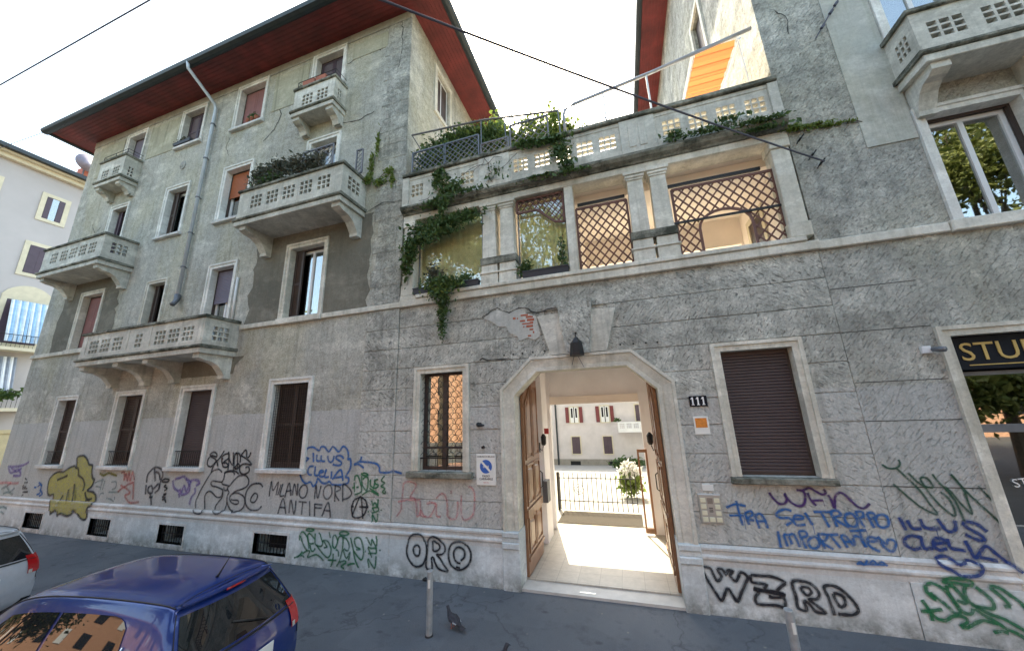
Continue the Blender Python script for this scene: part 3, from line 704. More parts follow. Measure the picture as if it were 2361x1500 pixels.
for i in range(len(JZ)-1):
    z0, z1 = JZ[i], JZ[i+1]
    lft, rgt = [], []
    if z1 <= 3.0 or i == 5:
        L = [(GX0, PC-1.27)]; Rr = [(PC+1.27, GX1)]
    elif i == 6: L = [(GX0, PC-1.02, None, PC-1.0)]; Rr = [(PC+1.02, GX1, PC+1.0, None)]
    elif i == 7: L = None
    if i <= 1: segs = L+Rr
    elif i == 7: segs = [(GX0, 3.06-.0)]
    if i <= 1: segs = [(GX0, PC-1.27), (PC+1.27, GX1)]
    elif i <= 4: segs = [(GX0, W5[0]), (W5[1], PC-1.27), (PC+1.27, W6[0]), (W6[1], GX1)]
    elif i == 5: segs = [(GX0, W5[0]), (W5[1], PC-1.30, None, PC-1.10), (PC+1.30, W6[0], PC+1.10, None), (W6[1], GX1)]
    elif i == 6: segs = [(GX0, W5[0]), (W5[1], PC-1.10, None, PC-.80), (PC+1.10, W6[0], PC+.80, None), (W6[1], GX1)]
    elif i == 7: segs = [(GX0, PC-.47, None, PC-.56), (PC+.47, GX1, PC+.56, None)]
    elif i == 8: segs = [(GX0, PC-.50, None, PC-.58), (PC+.50, GX1, PC+.58, None)]
    else: segs = [(GX0, GX1)]
    for sg in segs: course(i, *sg)
# portal surround: moulded, octagonal head
s = MB(); prof = [(-.004, .30), (-.004, -.03), (.055, -.03), (.06, -.015), (.20, -.045), (.21, -.07), (.255, -.07), (.265, .02)]
s.sweep([(PC-1.22, .862), (PC-1.22, 3.08), (PC-.78, 3.49), (PC+.78, 3.49), (PC+1.22, 3.08), (PC+1.22, .862)], prof)
s.build('portal_surround', M['trim'], GB)
for sg in (-1, 1):
    s = MB(); a, b = sorted((PC+sg*1.20, PC+sg*1.50)); s.slab(a, b, -.06, .31, -.02, .60, .012); s.slab(a, b, -.085, .31, .601, .70, .015); s.slab(a, b, -.065, .31, .701, .77, .008); s.slab(a, b, -.085, .31, .771, .861, .015)
    s.build('portal_plinth', M['plinth'], GB)
# keystone: three voussoirs
def voussoir(pts, y0, mat):
    s = MB(); s.prism(pts, y0, .028); s.build('keystone', mat, GB)
voussoir([(PC-.49, 3.76), (PC-.21, 3.76), (PC-.27, 4.52), (PC-.70, 4.50)], -.05, M['balcony'])
voussoir([(PC+.21, 3.76), (PC+.49, 3.76), (PC+.70, 4.50), (PC+.27, 4.52)], -.05, M['balcony'])
voussoir([(PC-.205, 3.74), (PC+.205, 3.74), (PC+.31, 4.71), (PC-.31, 4.71)], -.13, M['stone'])
# gateway windows
wi = MB(); x0, x1, z0, z1 = W5; wi.plate(x0, x1, z0, z1, .16, .22, [(x0+.06, (x0+x1)/2-.05, z0+.42, z1-.05), ((x0+x1)/2+.05, x1-.06, z0+.42, z1-.05), (x0+.06, (x0+x1)/2-.05, z0+.06, z0+.38), ((x0+x1)/2+.05, x1-.06, z0+.06, z0+.38)])
win5 = wi.build('window', M['brown_wood'], GB, label='window with a fish-scale iron grille left of the arch')
surround(win5, x0, x1, z0+.001, z1, .13, M['trim']); sill(win5, x0-.2, x1+.2, z0, M['dirty_trim'], .12, .11)
g = MB(); g.box(x0+.05, x1-.05, .188, .192, z0+.05, z1-.04); g.build('pane', M['glass_mirror'], win5)
g = MB(); nx = 5; cw = (x1-x0)/nx; rr = cw/2; zz = z0+.22; row = 0
for k in range(nx+1): g.tube([(x0+.006+k*(x1-x0-.012)/nx, .06, z0+.004), (x0+.006+k*(x1-x0-.012)/nx, .06, z0+.22)], .006, 4)
while zz < z1-.05:
    off = (row % 2)*rr
    for k in range(nx+(0 if row % 2 == 0 else 1)):
        cx = x0+cw*k+rr-off
        arc = [(cx+rr*math.cos(t), .06, zz+rr*1.15*math.sin(t)) for t in [math.pi*j/8 for j in range(9)] if x0+.003 <= cx+rr*math.cos(t) <= x1-.003 and zz+rr*1.15*math.sin(t) < z1-.003]
        if len(arc) > 1: g.tube(arc, .0055, 4)
    zz += rr*1.1; row += 1
g.box(x0+.002, x1-.002, .052, .068, z0+.21, z0+.235); g.build('grille', M['black_metal'], win5)
window(GB, *W6, [('roller', 1.80, 3.57, 'roller_maroon')], sw=.13, label='ground floor window with a large maroon roller shutter right of the arch', smat='trim', silmat='dirty_trim')
# loggia sill course
s = MB(); s.slab(GX0, GX1+.02, -.07, .36, 5.05, 5.20, .012); s.slab(-4.0, 2.95, -.10, .30, 5.201, 5.28, .012); s.slab(GX0, -4.001, -.05, .3, 5.201, 5.30, .01); s.build('loggia_sill', M['trim'], GB)
# loggia posts
def column(cx, w, mat='trim'):
    c = MB(); h = w/2
    def ring(z, r, y0=.02, y1=None): return z, r
    for za, zb, ra, rb in ((5.281, 5.48, h+.02, h+.02), (5.48, 5.50, h+.055, h+.055), (5.50, 5.55, h+.035, h+.02)): pass
    c.slab(cx-h-.03, cx+h+.03, -.05, .24, 5.281, 5.50, .008); c.slab(cx-h-.055, cx+h+.055, -.07, .25, 5.501, 5.54, .01)
    c.slab(cx-h-.02, cx+h+.02, -.035, .235, 5.541, 5.84, .006)
    t = h*.88
    c.add([(cx-h, -.02, 5.841), (cx+h, -.02, 5.841), (cx+h, .22, 5.841), (cx-h, .22, 5.841), (cx-t, -.01, 6.93), (cx+t, -.01, 6.93), (cx+t, .21, 6.93), (cx-t, .21, 6.93)], [(0,3,2,1),(4,5,6,7),(0,1,5,4),(1,2,6,5),(2,3,7,6),(3,0,4,7)])
    c.slab(cx-t-.02, cx+t+.02, -.03, .23, 6.931, 6.97, .006); c.slab(cx-t-.04, cx+t+.04, -.05, .24, 6.971, 7.03, .012); c.slab(cx-t-.065, cx+t+.065, -.07, .25, 7.031, 7.099, .01)
    return c.build('column', M[mat], GB)
for cx in (-2.33, -1.94, .61, 1.01): column(cx, .30)
s = MB(); s.slab(-2.52, -1.75, -.055, .24, 5.70, 5.86, .01); s.build('column_band', M['dirty_trim'], GB); s = MB(); s.slab(.42, 1.20, -.055, .24, 5.70, 5.86, .01); s.build('column_band', M['dirty_trim'], GB)
s = MB(); s.slab(-.72, -.55, -.03, .22, 5.281, 7.099, .008); s.build('post', M['trim'], GB)
for a, b in ((-4.41, -4.10), (2.78, 3.08)):
    s = MB(); s.slab(a, b, -.045, .26, 5.301, 5.55, .01); s.slab(a+.02, b-.02, -.02, .25, 5.551, 6.94, .008); s.slab(a, b, -.05, .26, 6.941, 7.099, .012); s.build('pilaster', M['trim'], GB)
# entablature, terrace slab, parapet
s = MB(); s.slab(GX0, GX1, -.035, .30, 7.10, 7.24, .01); s.build('architrave', M['trim'], GB)
s = MB(); s.prism([(.3, 7.241), (-.06, 7.241), (-.08, 7.27), (-.15, 7.30), (-.19, 7.35), (-.19, 7.40), (-.12, 7.43), (.3, 7.43)], GX0+.001, GX1-.001, 'x'); s.build('cornice', M['dirty_trim'], GB)
s = MB(); s.box(GX0+.01, GX1, .301, 3.6, 7.12, 7.44); s.build('terrace_floor', M['cream'], GB)
PX = [-4.04, -3.36, -2.78, -1.56, -1.10, -.66, -.23, .21, 1.36, 1.81, 2.26, 2.71]
s = MB(); hs = []
for p in PX: hs += pierced(p, 7.81, .30, .31, g=.022)
s.plate(GX0+.002, GX1-.002, 7.431, 8.19, -.10, -.01, hs); bal_ = s.build('parapet', M['balcony'], GB)
for a, b in ((GX0+.002, -4.25), (-2.50, -1.80), (.45, 1.08), (2.93, GX1-.002)):
    s = MB(); s.slab(a, b, -.135, -.101, 7.432, 8.18, .008)
    if b-a > .4:
        for t in (-.17, .02): s.slab((a+b)/2+t, (a+b)/2+t+.13, -.145, -.136, 7.55, 8.05, .006)
    s.build('pier', M['balcony'], bal_)
s = MB(); s.slab(GX0+.002, GX1-.002, -.118, -.101, 7.431, 7.53, .006); s.slab(GX0+.002, GX1-.002, -.112, -.101, 8.10, 8.18, .006); s.build('rail_band', M['balcony'], bal_)
s = MB(); s.slab(GX0+.001, GX1-.001, -.17, .02, 8.191, 8.28, .015); s.build('coping', M['dirty_trim'], bal_)
# loggia interior
s = MB(); s.box(GX0+.01, GX1, .301, 3.6, 5.0, 5.12); s.build('loggia_floor', M['cream'], GB)
s = MB(); s.plate(GX0+.01, GX1, 5.121, 7.119, 2.6, 2.75, [(-4.2, -2.3, 5.15, 6.42), (-2.2, -.75, 5.15, 6.42), (-.5, 1.2, 5.15, 6.42), (1.3, 3.0, 5.15, 6.42)]); s.build('loggia_back_wall', M['cream'], GB)  # unseen rear openings added to let sun in and brighten the loggia
s = MB(); s.box(-.70, -.58, .301, 2.599, 5.121, 7.119); s.build('loggia_partition', M['cream'], GB)
s = MB(); s.box(GX1-.04, GX1-.001, .301, 2.599, 5.121, 7.119); lw = s.build('loggia_side_wall', M['cream'], GB)
s = MB(); s.plate(1.3, 2.2, 5.121, 6.7, GX1-.075, GX1-.041, [(1.42, 2.08, 5.121, 6.58)], plane='y'); s.build('door_surround', M['far_trim'], lw)
s = MB(); s.box(GX1-.06, GX1-.045, 1.43, 2.07, 5.121, 6.57); s.build('door', M['brown_wood'], lw)
s = MB(); s.box(-.57, GX1-.05, .45, 1.0, 6.95, 7.118); s.build('ceiling_beam', M['cream'], GB)
for a, b in ((1.2, 2.72), (-.5, .42)): s = MB(); s.box(a, b, .27, .31, 6.80, 6.86); s.build('blind_rod', M['black_metal'], GB)
# glazed bays with pale backing blinds
BLIND = simple('olive cream blind', (.74, .70, .46), .9, var=.3, vscale=2.5)
for a, b in ((-4.09, -2.53), (-1.74, -.73)):
    s = MB(); s.plate(a, b, 5.281, 7.099, .14, .18, [(a+.02, b-.02, 5.31, 7.07)]); fr = s.build('glazing', M['grey_metal'], GB)
    s = MB(); s.box(a+.021, b-.021, .158, .162, 5.311, 7.069); s.build('pane', glassmat('terrace glass %.1f' % a, (1, 1, .95), .20, .01, .97), fr)
    s = MB(); n = 40; vs = []
    for i in range(n+1):
        x = a+.03+(b-a-.06)*i/n; vs += [(x, .215+.01*math.sin(i*1.7), 5.32), (x, .215+.01*math.sin(i*1.7), 7.05)]
    s.add(vs, [(2*i, 2*i+2, 2*i+3, 2*i+1) for i in range(n)]); s.build('curtain', BLIND, fr)
# lattice screens
def lattice(parent, name, inside, box_, pitch, w, y, mat, slope=1.25, frame=None, t=.012, label=None, one=False):
    """crossed diagonal slats clipped by inside(x,z); every slat is a sub-part"""
    x0, x1, z0, z1 = box_; f = MB()
    for fr in (frame or []): f.bar((fr[0][0], y, fr[0][1]), (fr[1][0], y, fr[1][1]), fr[2] if len(fr) > 2 else .04, .035)
    root = f.build(name, mat, parent, label=label); allm = MB()
    for sg in (1, -1):
        c = -((z1-z0)+(x1-x0)*slope)
        while c < (z1-z0)+(x1-x0)*slope:
            run = []; N_ = 80
            for k in range(N_+1):
                x = x0+(x1-x0)*k/N_; z = z0+c+sg*slope*(x-x0) if sg > 0 else z1-c-slope*(x-x0)
                if z0 <= z <= z1 and inside(x, z): run.append((x, z))
                if (not (z0 <= z <= z1 and inside(x, z)) or k == N_) and run:
                    if len(run) > 2:
                        yy = y+(.007 if sg > 0 else -.007)
                        if one: allm.bar((run[0][0], yy, run[0][1]), (run[-1][0], yy, run[-1][1]), w, t)
                        else:
                            s = MB(); s.bar((run[0][0], yy, run[0][1]), (run[-1][0], yy, run[-1][1]), w, t); s.build('slat', mat, root)
                    run = []
            c += pitch*math.sqrt(1+slope**2)
    if one:
        o = allm.build('slats', mat, root); o['kind'] = 'stuff'
    return root
LW = M['lattice_wood']
A0, A1, Z0, Z1 = -.52, .43, 5.31, 6.63
lattice(GB, 'lattice_screen', lambda x, z: True, (A0, A1, Z0, Z1), .125, .027, .10, LW, frame=[((A0, Z0), (A0, Z1)), ((A1, Z0), (A1, Z1)), ((A0, Z0), (A1, Z0)), ((A0, Z1), (A1, Z1))], label='plain rectangular brown lattice screen')
B0, B1 = 1.22, 2.80; cx = 1.97; hw = .40; za = 5.78
def inB(x, z): return not (abs(x-cx) < hw and (z < za or ((x-cx)/hw)**2+((z-za)/.30)**2 < 1))
arcp = [(cx+hw*math.cos(t), za+.30*math.sin(t)) for t in [math.pi*j/10 for j in range(11)]]
fb = [((B0, Z0-.03), (B0, Z1)), ((B1, Z0-.03), (B1, Z1)), ((B0, Z1), (B1, Z1)), ((B0, Z0-.03), (cx-hw, Z0-.03)), ((cx+hw, Z0-.03), (B1, Z0-.03)), ((cx-hw, Z0-.03), (cx-hw, za)), ((cx+hw, Z0-.03), (cx+hw, za))]+[(arcp[i], arcp[i+1]) for i in range(10)]
lattice(GB, 'lattice_screen', inB, (B0, B1, Z0-.03, Z1), .125, .027, .10, LW, frame=fb, label='brown lattice screen with an arched opening')
C0, C1 = -1.72, -.76
def inC(x, z):
    lo = 6.78 if x < -1.3 else (6.78-.36*min(1, (x+1.3)/.4))
    return z > lo
lattice(GB, 'lattice_screen', inC, (C0, C1, 6.35, 7.06), .10, .018, .06, LW, frame=[((C0, 6.78), (-1.3, 6.78)), ((-1.3, 6.78), (-.95, 6.44)), ((-.95, 6.44), (C1, 6.40)), ((C0, 7.06), (C1, 7.06)), ((C0, 6.78), (C0, 7.06)), ((C1, 6.4), (C1, 7.06))], label='brown lattice valance at the head of the glazed bay')
s = MB(); s.box(1.16, 2.86, .06, .09, 5.93, 5.965); s.build('support_bar', M['black_metal'], GB)
# exposed brick where render has fallen
RB = random.Random(4)
pp = [(-2.48, 4.60), (-2.34, 4.69), (-2.2, 4.74), (-2.08, 4.68), (-1.95, 4.64), (-1.78, 4.71), (-1.66, 4.62), (-1.55, 4.57), (-1.42, 4.52), (-1.38, 4.3), (-1.36, 4.14), (-1.47, 4.07), (-1.6, 4.13), (-1.75, 4.08), (-1.83, 4.2), (-1.95, 4.24), (-2.02, 4.38), (-2.18, 4.40), (-2.3, 4.50)]
s = MB(); s.prism(pp, -.009, .02); pa = s.build('plaster_patch', M['mortar'], GB, label='bare patch where the render has fallen off')
for (bx, bz, bw) in ((-1.72, 4.55, .2), (-1.62, 4.50, .15), (-1.74, 4.44, .12), (-1.60, 4.44, .2), (-1.70, 4.38, .2), (-1.55, 4.38, .10), (-1.62, 4.32, .14), (-1.56, 4.26, .10), (-1.60, 4.14, .08), (-1.88, 4.50, .07), (-1.54, 4.50, .08), (-1.80, 4.50, .05), (-1.50, 4.20, .06), (-1.68, 4.32, .04)):
    s = MB(); bw *= RB.uniform(.7, 1.05); s.slab(bx, bx+bw-.012, RB.uniform(-.014, -.0102), -.002, bz+RB.uniform(-.003, .003), bz+RB.uniform(.03, .05), .004); s.build('brick', M['brick'], pa)
crack(GB, [(-2.5, 4.62), (-2.2, 4.78), (-1.95, 4.67), (-1.75, 4.74), (-1.4, 4.60), (-1.0, 4.62)], .018, 21, -.012)
crack(GB, [(-2.6, 3.79), (-2.1, 3.77), (-1.9, 3.72)], .02, 22, -.009)
# bolt holes above the arch
s = MB()
for x in (-2.08, -1.90, -1.72, -1.52, -1.30, .03, .24, .44, .62): s.prism([(x+.018*math.cos(t), 3.86-.02*abs(x-PC)+.018*math.sin(t)) for t in [k*math.pi/3 for k in range(6)]], -.007, .0)
s.build('fixing_holes', M['crack'], GB)
# passage
for q in ((PC-1.22-.06, PC-1.22-.001, .361, 1.45, .0, 3.9), (PC-1.45, PC-1.282, 1.4, 3.3, 0, 3.9), (PC-1.28, PC-1.16, 1.9, 2.45, 0, 3.9), (PC-1.281, PC-1.165, 2.85, 3.0, 0, 3.9), (PC+1.221, PC+1.28, .361, 1.45, .0, 3.9), (PC+1.281, PC+1.4, 1.4, 3.3, 0, 3.9), (PC+1.0, PC+1.28, 2.9, 3.0, 0, 3.9)):
    s = MB(); s.box(*q); s.build('passage_wall', M['white_wall'], GB)
s = MB(); s.box(PC-1.164, PC+.999, 2.9, 3.0, 2.93, 3.899); s.build('rear_lintel', M['white_wall'], GB)
s = MB(); s.box(PC-1.164, PC+.999, 2.86, 2.899, 2.93, 3.12); s.build('lintel_beam', M['cream'], GB)
s = MB(); s.box(PC-1.28, PC+1.28, .361, 3.3, 3.901, 4.0); s.build('passage_ceiling', M['white_wall'], GB)
s = MB(); s.box(GX0+.05, PC-1.46, .361, .9, 4.0, 5.0); s.build('inner_lintel', M['white_wall'], GB)
s = MB(); s.box(PC-1.219, PC+1.219, -.02, .30, -.05, .038); s.build('threshold', M['marble'], GB)
s = MB(); s.box(-.98, -.74, .06, .10, .0385, .042); s.build('threshold_plate', M['plate'], GB)
# room behind the grille window: ochre back wall
s = MB(); s.box(GX0+.1, PC-1.46, 2.4, 2.5, 0, 3.9); s.build('room_back_wall', simple('ochre room plaster', (.75, .50, .26), .9, var=.1), GB)
s = MB(); s.plate(.362, 2.4, 0, 3.9, PC-1.50, PC-1.455, [(1.5, 2.3, .9, 3.4)], plane='y'); s.build('room_side_wall', M['white_wall'], GB)
s = MB(); s.box(GX0+.05, PC-1.5, .361, 2.5, 4.9, 4.98); s.build('room_ceiling', M['white_wall'], GB)
s = MB(); s.box(PC-1.279, PC+1.28, .301, 3.3, -.05, .06); s.build('passage_floor', M['tiles'], kind='structure')
s = MB(); s.box(PC-1.22, PC+.80, 3.301, 4.3, .0, .087); tag(s.build('door_mat', M['mat_dark']), 'wide brown coir mat on the ground behind the gateway passage', 'doormat')
# door leaves, opened at right angles, tops cut to the octagon
def door_leaf(xs, sg, label):
    """leaf standing in the y-z plane at x=xs; visible face towards sg"""
    t = .05; xa, xb = sorted((xs, xs-sg*t)); y0, y1 = .31, 1.42
    s = MB(); s.prism([(y0, .075), (y0, 3.06), (y0+.42, 3.44), (y1, 3.44), (y1, .075)], xa, xb, 'x')
    lf = s.build('door_leaf', M['door_wood'], GB, label=label)
    def pan(a, b, za, zb, zb2=None):
        zb2 = zb if zb2 is None else zb2; m = MB(); f = xs+sg*.012
        pts = [(a, za), (b, za), (b, zb2), (a, zb)]; inn = [(a+.035, za+.035), (b-.035, za+.035), (b-.035, zb2-.04), (a+.035, zb-.03)]
        P = lambda q, x: (x, q[0], q[1])
        m.add([P(q, xs+sg*.001) for q in pts]+[P(q, xs+sg*.022) for q in pts]+[P(q, xs+sg*.022) for q in inn]+[P(q, xs-sg*.006) for q in inn],
              [(i, (i+1) % 4, (i+1) % 4+4, i+4) for i in range(4)]+[(i+4, (i+1) % 4+4, (i+1) % 4+8, i+8) for i in range(4)]+[(i+8, (i+1) % 4+8, (i+1) % 4+12, i+12) for i in range(4)])
        q = [(a+.07, za+.08), (b-.07, za+.08), (b-.07, zb2-.10), (a+.07, zb-.08)]
        m.add([P(v, xs+sg*.001) for v in q]+[P((v[0]+(.02 if k in (0, 3) else -.02), v[1]+(.02 if k < 2 else -.02)), xs+sg*.018) for k, v in enumerate(q)], [(4,5,6,7)]+[(i, (i+1) % 4, (i+1) % 4+4, i+4) for i in range(4)])
        m.build('door_panel', M['door_wood'], lf)
    for a, b, t1, t2 in ((y0+.08, y0+.53, 2.94, 3.30), (y0+.58, y0+1.03, 3.32, 3.32)):
        pan(a, b, 1.92, t1 if a < .5 else 3.32, 3.32 if a < .5 else None); pan(a, b, .92+.22, 1.84)
        pan(a, b, .40, .96)
    for za, zb in ((.97, 1.10), (.30, .36)): m = MB(); f = sorted((xs+sg*.001, xs+sg*.03)); m.box(f[0], f[1], y0, y1, za, zb); m.build('rail', M['door_wood'], lf)
    m = MB(); m.tube([(xs+sg*.0, y1-.06, 1.25), (xs+sg*.06, y1-.06, 1.3), (xs+sg*.06, y1-.06, 1.55), (xs, y1-.06, 1.6)], .012, 6); m.build('handle', M['black_metal'], lf)
door_leaf(PC-1.155, 1, 'left leaf of the oak carriage door'); door_leaf(PC+1.155, -1, 'right leaf of the oak carriage door')
# inner glazed door leaf folded back on the right
s = MB(); s.plate(PC+.83, PC+1.05, .10, 1.85, 2.80, 2.83, [(PC+.87, PC+1.01, .2, 1.78)]); idr = s.build('inner_gate_leaf', M['door_wood'], GB)
# wall lanterns inside the passage
def passage_lamp(x, sg, y, label):
    t = thing('wall_lamp', label, 'lamp', (x, y, 2.1), 'iron lamps inside the passage')
    s = MB(); s.tube([(x, y, 2.0), (x+sg*.05, y, 1.95), (x+sg*.08, y, 2.05)], .012, 6); s.box(x-.01, x+.01, y-.03, y+.03, 1.92, 2.12); s.build('arm', M['black_metal'], t)
    s = MB(); s.lathe([(.03, 2.06), (.055, 2.10), (.06, 2.24), (.02, 2.30)], x+sg*.09, y, 8); s.build('lantern', M['black_metal'], t)
passage_lamp(PC-1.18, 1, 1.62, 'black iron lantern on the left wall of the passage'); passage_lamp(PC+1.18, -1, 1.62, 'black iron lantern on the right wall of the passage')
s = MB(); s.slab(PC-1.12, PC-1.02+.0, 2.42-.53, 2.44-.53, 2.28, 2.40, .002); s.v = [(x, y-.02, z) for x, y, z in s.v]; tag(s.build('alarm_notice', M['sign_red']), 'small red notice on the white pier inside the passage', 'notice')
s = MB(); s.slab(-1.0, -.55, 0, .12, .92, 1.34, .01); s.v = [(PC-1.165+y_*.9, 1.72+(x_+.8)*.6, z_) for x_, y_, z_ in s.v]; tag(s.build('letterbox', M['grey_metal']), 'grey metal letterbox on the left wall of the passage below the lantern', 'letterbox')
# iron gate behind the passage
t = thing('iron_gate', 'low black iron gate with vertical bars and a ring ornament behind the passage', 'gate', (-1.0, 4.55, 0))
s = MB(); s.box(-2.08, .05, 4.54, 4.56, .28, .30); s.box(-2.08, .05, 4.54, 4.56, .88, .90); s.build('gate_rail', M['black_metal'], t)
for i in range(17):
    x = -2.04+i*.13; s = MB(); s.tube([(x, 4.55, .06), (x, 4.55, 1.0)], .012, 5); s.tube([(x, 4.55, 1.0), (x, 4.55, 1.06)], [.014, .001], 5); s.build('bar', M['black_metal'], t)
s = MB()
for r in (.13, .07): s.tube([(-1.5+r*math.cos(a), 4.53, .60+r*math.sin(a)) for a in [k*math.pi/8 for k in range(16)]], .008, 5, closed=True)
s.build('ring_ornament', M['black_metal'], t)
s = MB(); s.box(-2.12, -2.06, 4.5, 4.6, .05, 1.05); s.build('post', M['black_metal'], t)

# ------------------------------------------------------------------ right building
RBd = thing('corner_building', 'tall grey rendered building with a shop at street level, right of the gateway', 'building', (6, 0, 0))
RX0 = 3.092; RX1 = 14.0
rspec = [
 (4.82, 5.90, 5.20, 6.98, [('sash', 5.24, 6.94, 'white_frame', 'glass_mirror')], dict(sillp=False, label='first floor window with white frames beside the shop sign')),
 (4.82, 5.90, 7.72, 10.1, [('sash', 7.76, 10.06, 'white_frame', 'glass_mirror', 'white_frame')], dict(sillp=False)),
 (7.9, 9.0, 5.20, 6.98, [('sash', 5.24, 6.94, 'white_frame', 'glass_mirror')], dict(sillp=False)),
 (4.82, 5.90, 11.8, 13.2, [('shutter', 11.84, 13.16, 'brown_wood')], {}),
]
SH = (4.24, 7.4, .30, 3.58)
s = MB(); s.plate(RX0, RX1, .86, 17.4, 0, .36, [(a[0], a[1], a[2], a[3]) for a in rspec]+[SH]); s.build('wall', M['roughcast_r'], RBd)
s = MB(); s.plate(RX0, RX1, -.02, .60, -.045, .36, [SH]); s.build('plinth', M['plinth'], RBd)
s = MB(); s.plate(RX0, RX1, .601, .859, .01, .36, [SH]); s.build('plinth_backing', M['plinth'], RBd)
mould(RBd, RX0-.01, SH[0]-.12)
for a in rspec: window(RBd, *a[:5], **a[5])
s = MB(); s.plate(.361, 12, -.02, 17.4, RX0, RX0+.36, [(2.35, 3.2, 12.0, 13.7), (6.2, 7.0, 12.0, 13.7)], plane='y'); s.build('side_wall', M['roughcast_r'], RBd)
for (a, b, z0, z1) in ((2.35, 3.2, 12.0, 13.7), (6.2, 7.0, 12.0, 13.7)):
    s = MB(); s.box(RX0+.10, RX0+.15, a, b, z0, z1); w_ = s.build('window', M['brown_wood'], RBd)
    s = MB(); s.plate(a-.13, b+.13, z0-.13, z1+.13, RX0-.045, RX0+.02, [(a+.01, b-.01, z0+.01, z1-.01)], plane='y'); s.build('surround', M['trim'], w_)
s = MB(); s.box(RX1-.35, RX1, .361, 12, -.02, 17.4); s.box(RX0+.361, RX1-.351, 11.65, 12, -.02, 17.4); s.build('back_wall', M['roughcast_r'], RBd)
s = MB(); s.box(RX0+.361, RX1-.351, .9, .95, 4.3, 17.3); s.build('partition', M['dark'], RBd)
s = MB(); s.slab(RX0, 4.62, -.06, .02, 5.04, 5.18, .012); s.slab(4.63, 6.1, -.09, .02, 5.03, 5.195, .012); s.slab(6.11, RX1, -.06, .02, 5.04, 5.18, .012); s.build('string_course', M['trim'], RBd)
s = MB(); s.slab(RX0+.95, RX1, -.016, -.001, 6.55, 17.0, .004); 
for k in range(1): pass
s2 = MB(); s2.plate(4.05, 4.68, 6.62, 17.2, -.016, -.001); s2.build('plaster_panel', plaster('pale smooth render', (.44, .45, .41), (.50, .50, .46), pits=.05, streak=.5, bump=.15, stain=(.2, .22, .15), yellow=.3), RBd)
for z in (1.68, 2.50, 3.02, 3.74, 4.4):
    s = MB(); s.slab(RX0+.01, 4.10, -.0025, .0, z-.006, z+.006, .001); s.build('joint_line', M['crack'], RBd)
for z0_, z1_ in zip(JZ[:-1], JZ[1:]):
    pass
balcony(RBd, 4.66, 9.2, .52, 7.46, 8.44, [5.02, 5.62, 6.22, 6.82, 7.42], brackets=(4.82, 6.05, 7.4), cz=8.0, label='balcony with pierced panels over the first floor window', pw=.40, ph=.30)
s = MB(); s.tube([(4.70, -.02, 8.46), (4.70, -.50, 8.47), (9.1, -.50, 8.47)], .02, 8); s.build('balcony_rail', M['grey_metal'], RBd)
eaves(RBd, RX0, RX1, 0, 12, 17.41, .90, -1, M['soffit'])
crack(RBd, [(3.35, 9.9), (3.55, 9.6), (3.5, 9.2)], .015, 31)
# shop front
s = MB(); s.plate(SH[0], SH[1], SH[2], 3.10, .20, .26, [(SH[0]+.06, SH[1]-.06, 2.42, 3.05), (SH[0]+.06, SH[1]-.06, SH[2]+.06, 2.32)]); shop = s.build('shop_window', M['grey_metal'], RBd, label='dark shop window under the studio sign')
surround(shop, SH[0], SH[1], SH[2], SH[3], .13, M['trim'])
for a, b in ((2.42, 3.05), (SH[2]+.06, 2.32)):
    s = MB(); s.box(SH[0]+.061, SH[1]-.061, .228, .232, a, b); s.build('pane', M['glass_mirror'], shop)
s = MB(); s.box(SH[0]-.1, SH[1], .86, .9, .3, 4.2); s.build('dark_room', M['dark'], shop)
s = MB(); s.box(SH[0]+.07, SH[1]-.07, .26, .27, SH[2]+.07, 1.55); s.prism([(4.31, 1.55), (7.3, 1.55), (7.3, 1.95), (6.2, 1.93), (5.2, 1.82), (4.31, 1.66)], .26, .27); s.build('lower_vinyl', simple('dark plum vinyl', (.03, .022, .04), .5), shop)
s = MB(); s.slab(SH[0]+.02, SH[1]-.02, .10, .19, 3.12, 3.57, .01); sg_ = tag(s.build('shop_sign', M['sign_dark']), 'black fascia sign with gold capitals reading STUDIO above the shop window', 'sign')
def text(parent, name, body, x, y, z, size, mat, rot=(R(90), 0, 0), ext=.003, align='LEFT', bold=0, sx=1):
    c = bpy.data.curves.new(name, 'FONT'); c.body = body; c.size = size; c.extrude = ext; c.offset = bold; c.align_x = align; c.resolution_u = 3
    o = bpy.data.objects.new(name, c); COL.objects.link(o)
    bpy.context.view_layer.update(); dg = bpy.context.evaluated_depsgraph_get(); me = bpy.data.meshes.new_from_object(o.evaluated_get(dg)); bpy.data.objects.remove(o)
    me.materials.clear(); me.materials.append(mat); o = bpy.data.objects.new(name, me); COL.objects.link(o)
    o.parent = parent; o.location = Vector((x, y, z))-base_of(parent); o.rotation_euler = rot; o.scale = (sx, 1, 1)
    return o
text(sg_, 'lettering', 'STUDIO', 4.36, .095, 3.245, .34, M['gold'], ext=.004)
s = MB(); s.box(4.42, 6.4, .094, .098, 3.175, 3.188); s.build('gold_line', M['gold'], sg_)
text(shop, 'window_lettering', 'STUDIO', 4.52, .215, 1.66, .14, M['sign_text'], ext=.001, rot=(R(90), R(-8), 0))
s = MB(); s.box(4.60, 5.2, .212, .216, 1.50, 1.508); s.build('window_line', M['sign_text'], shop)
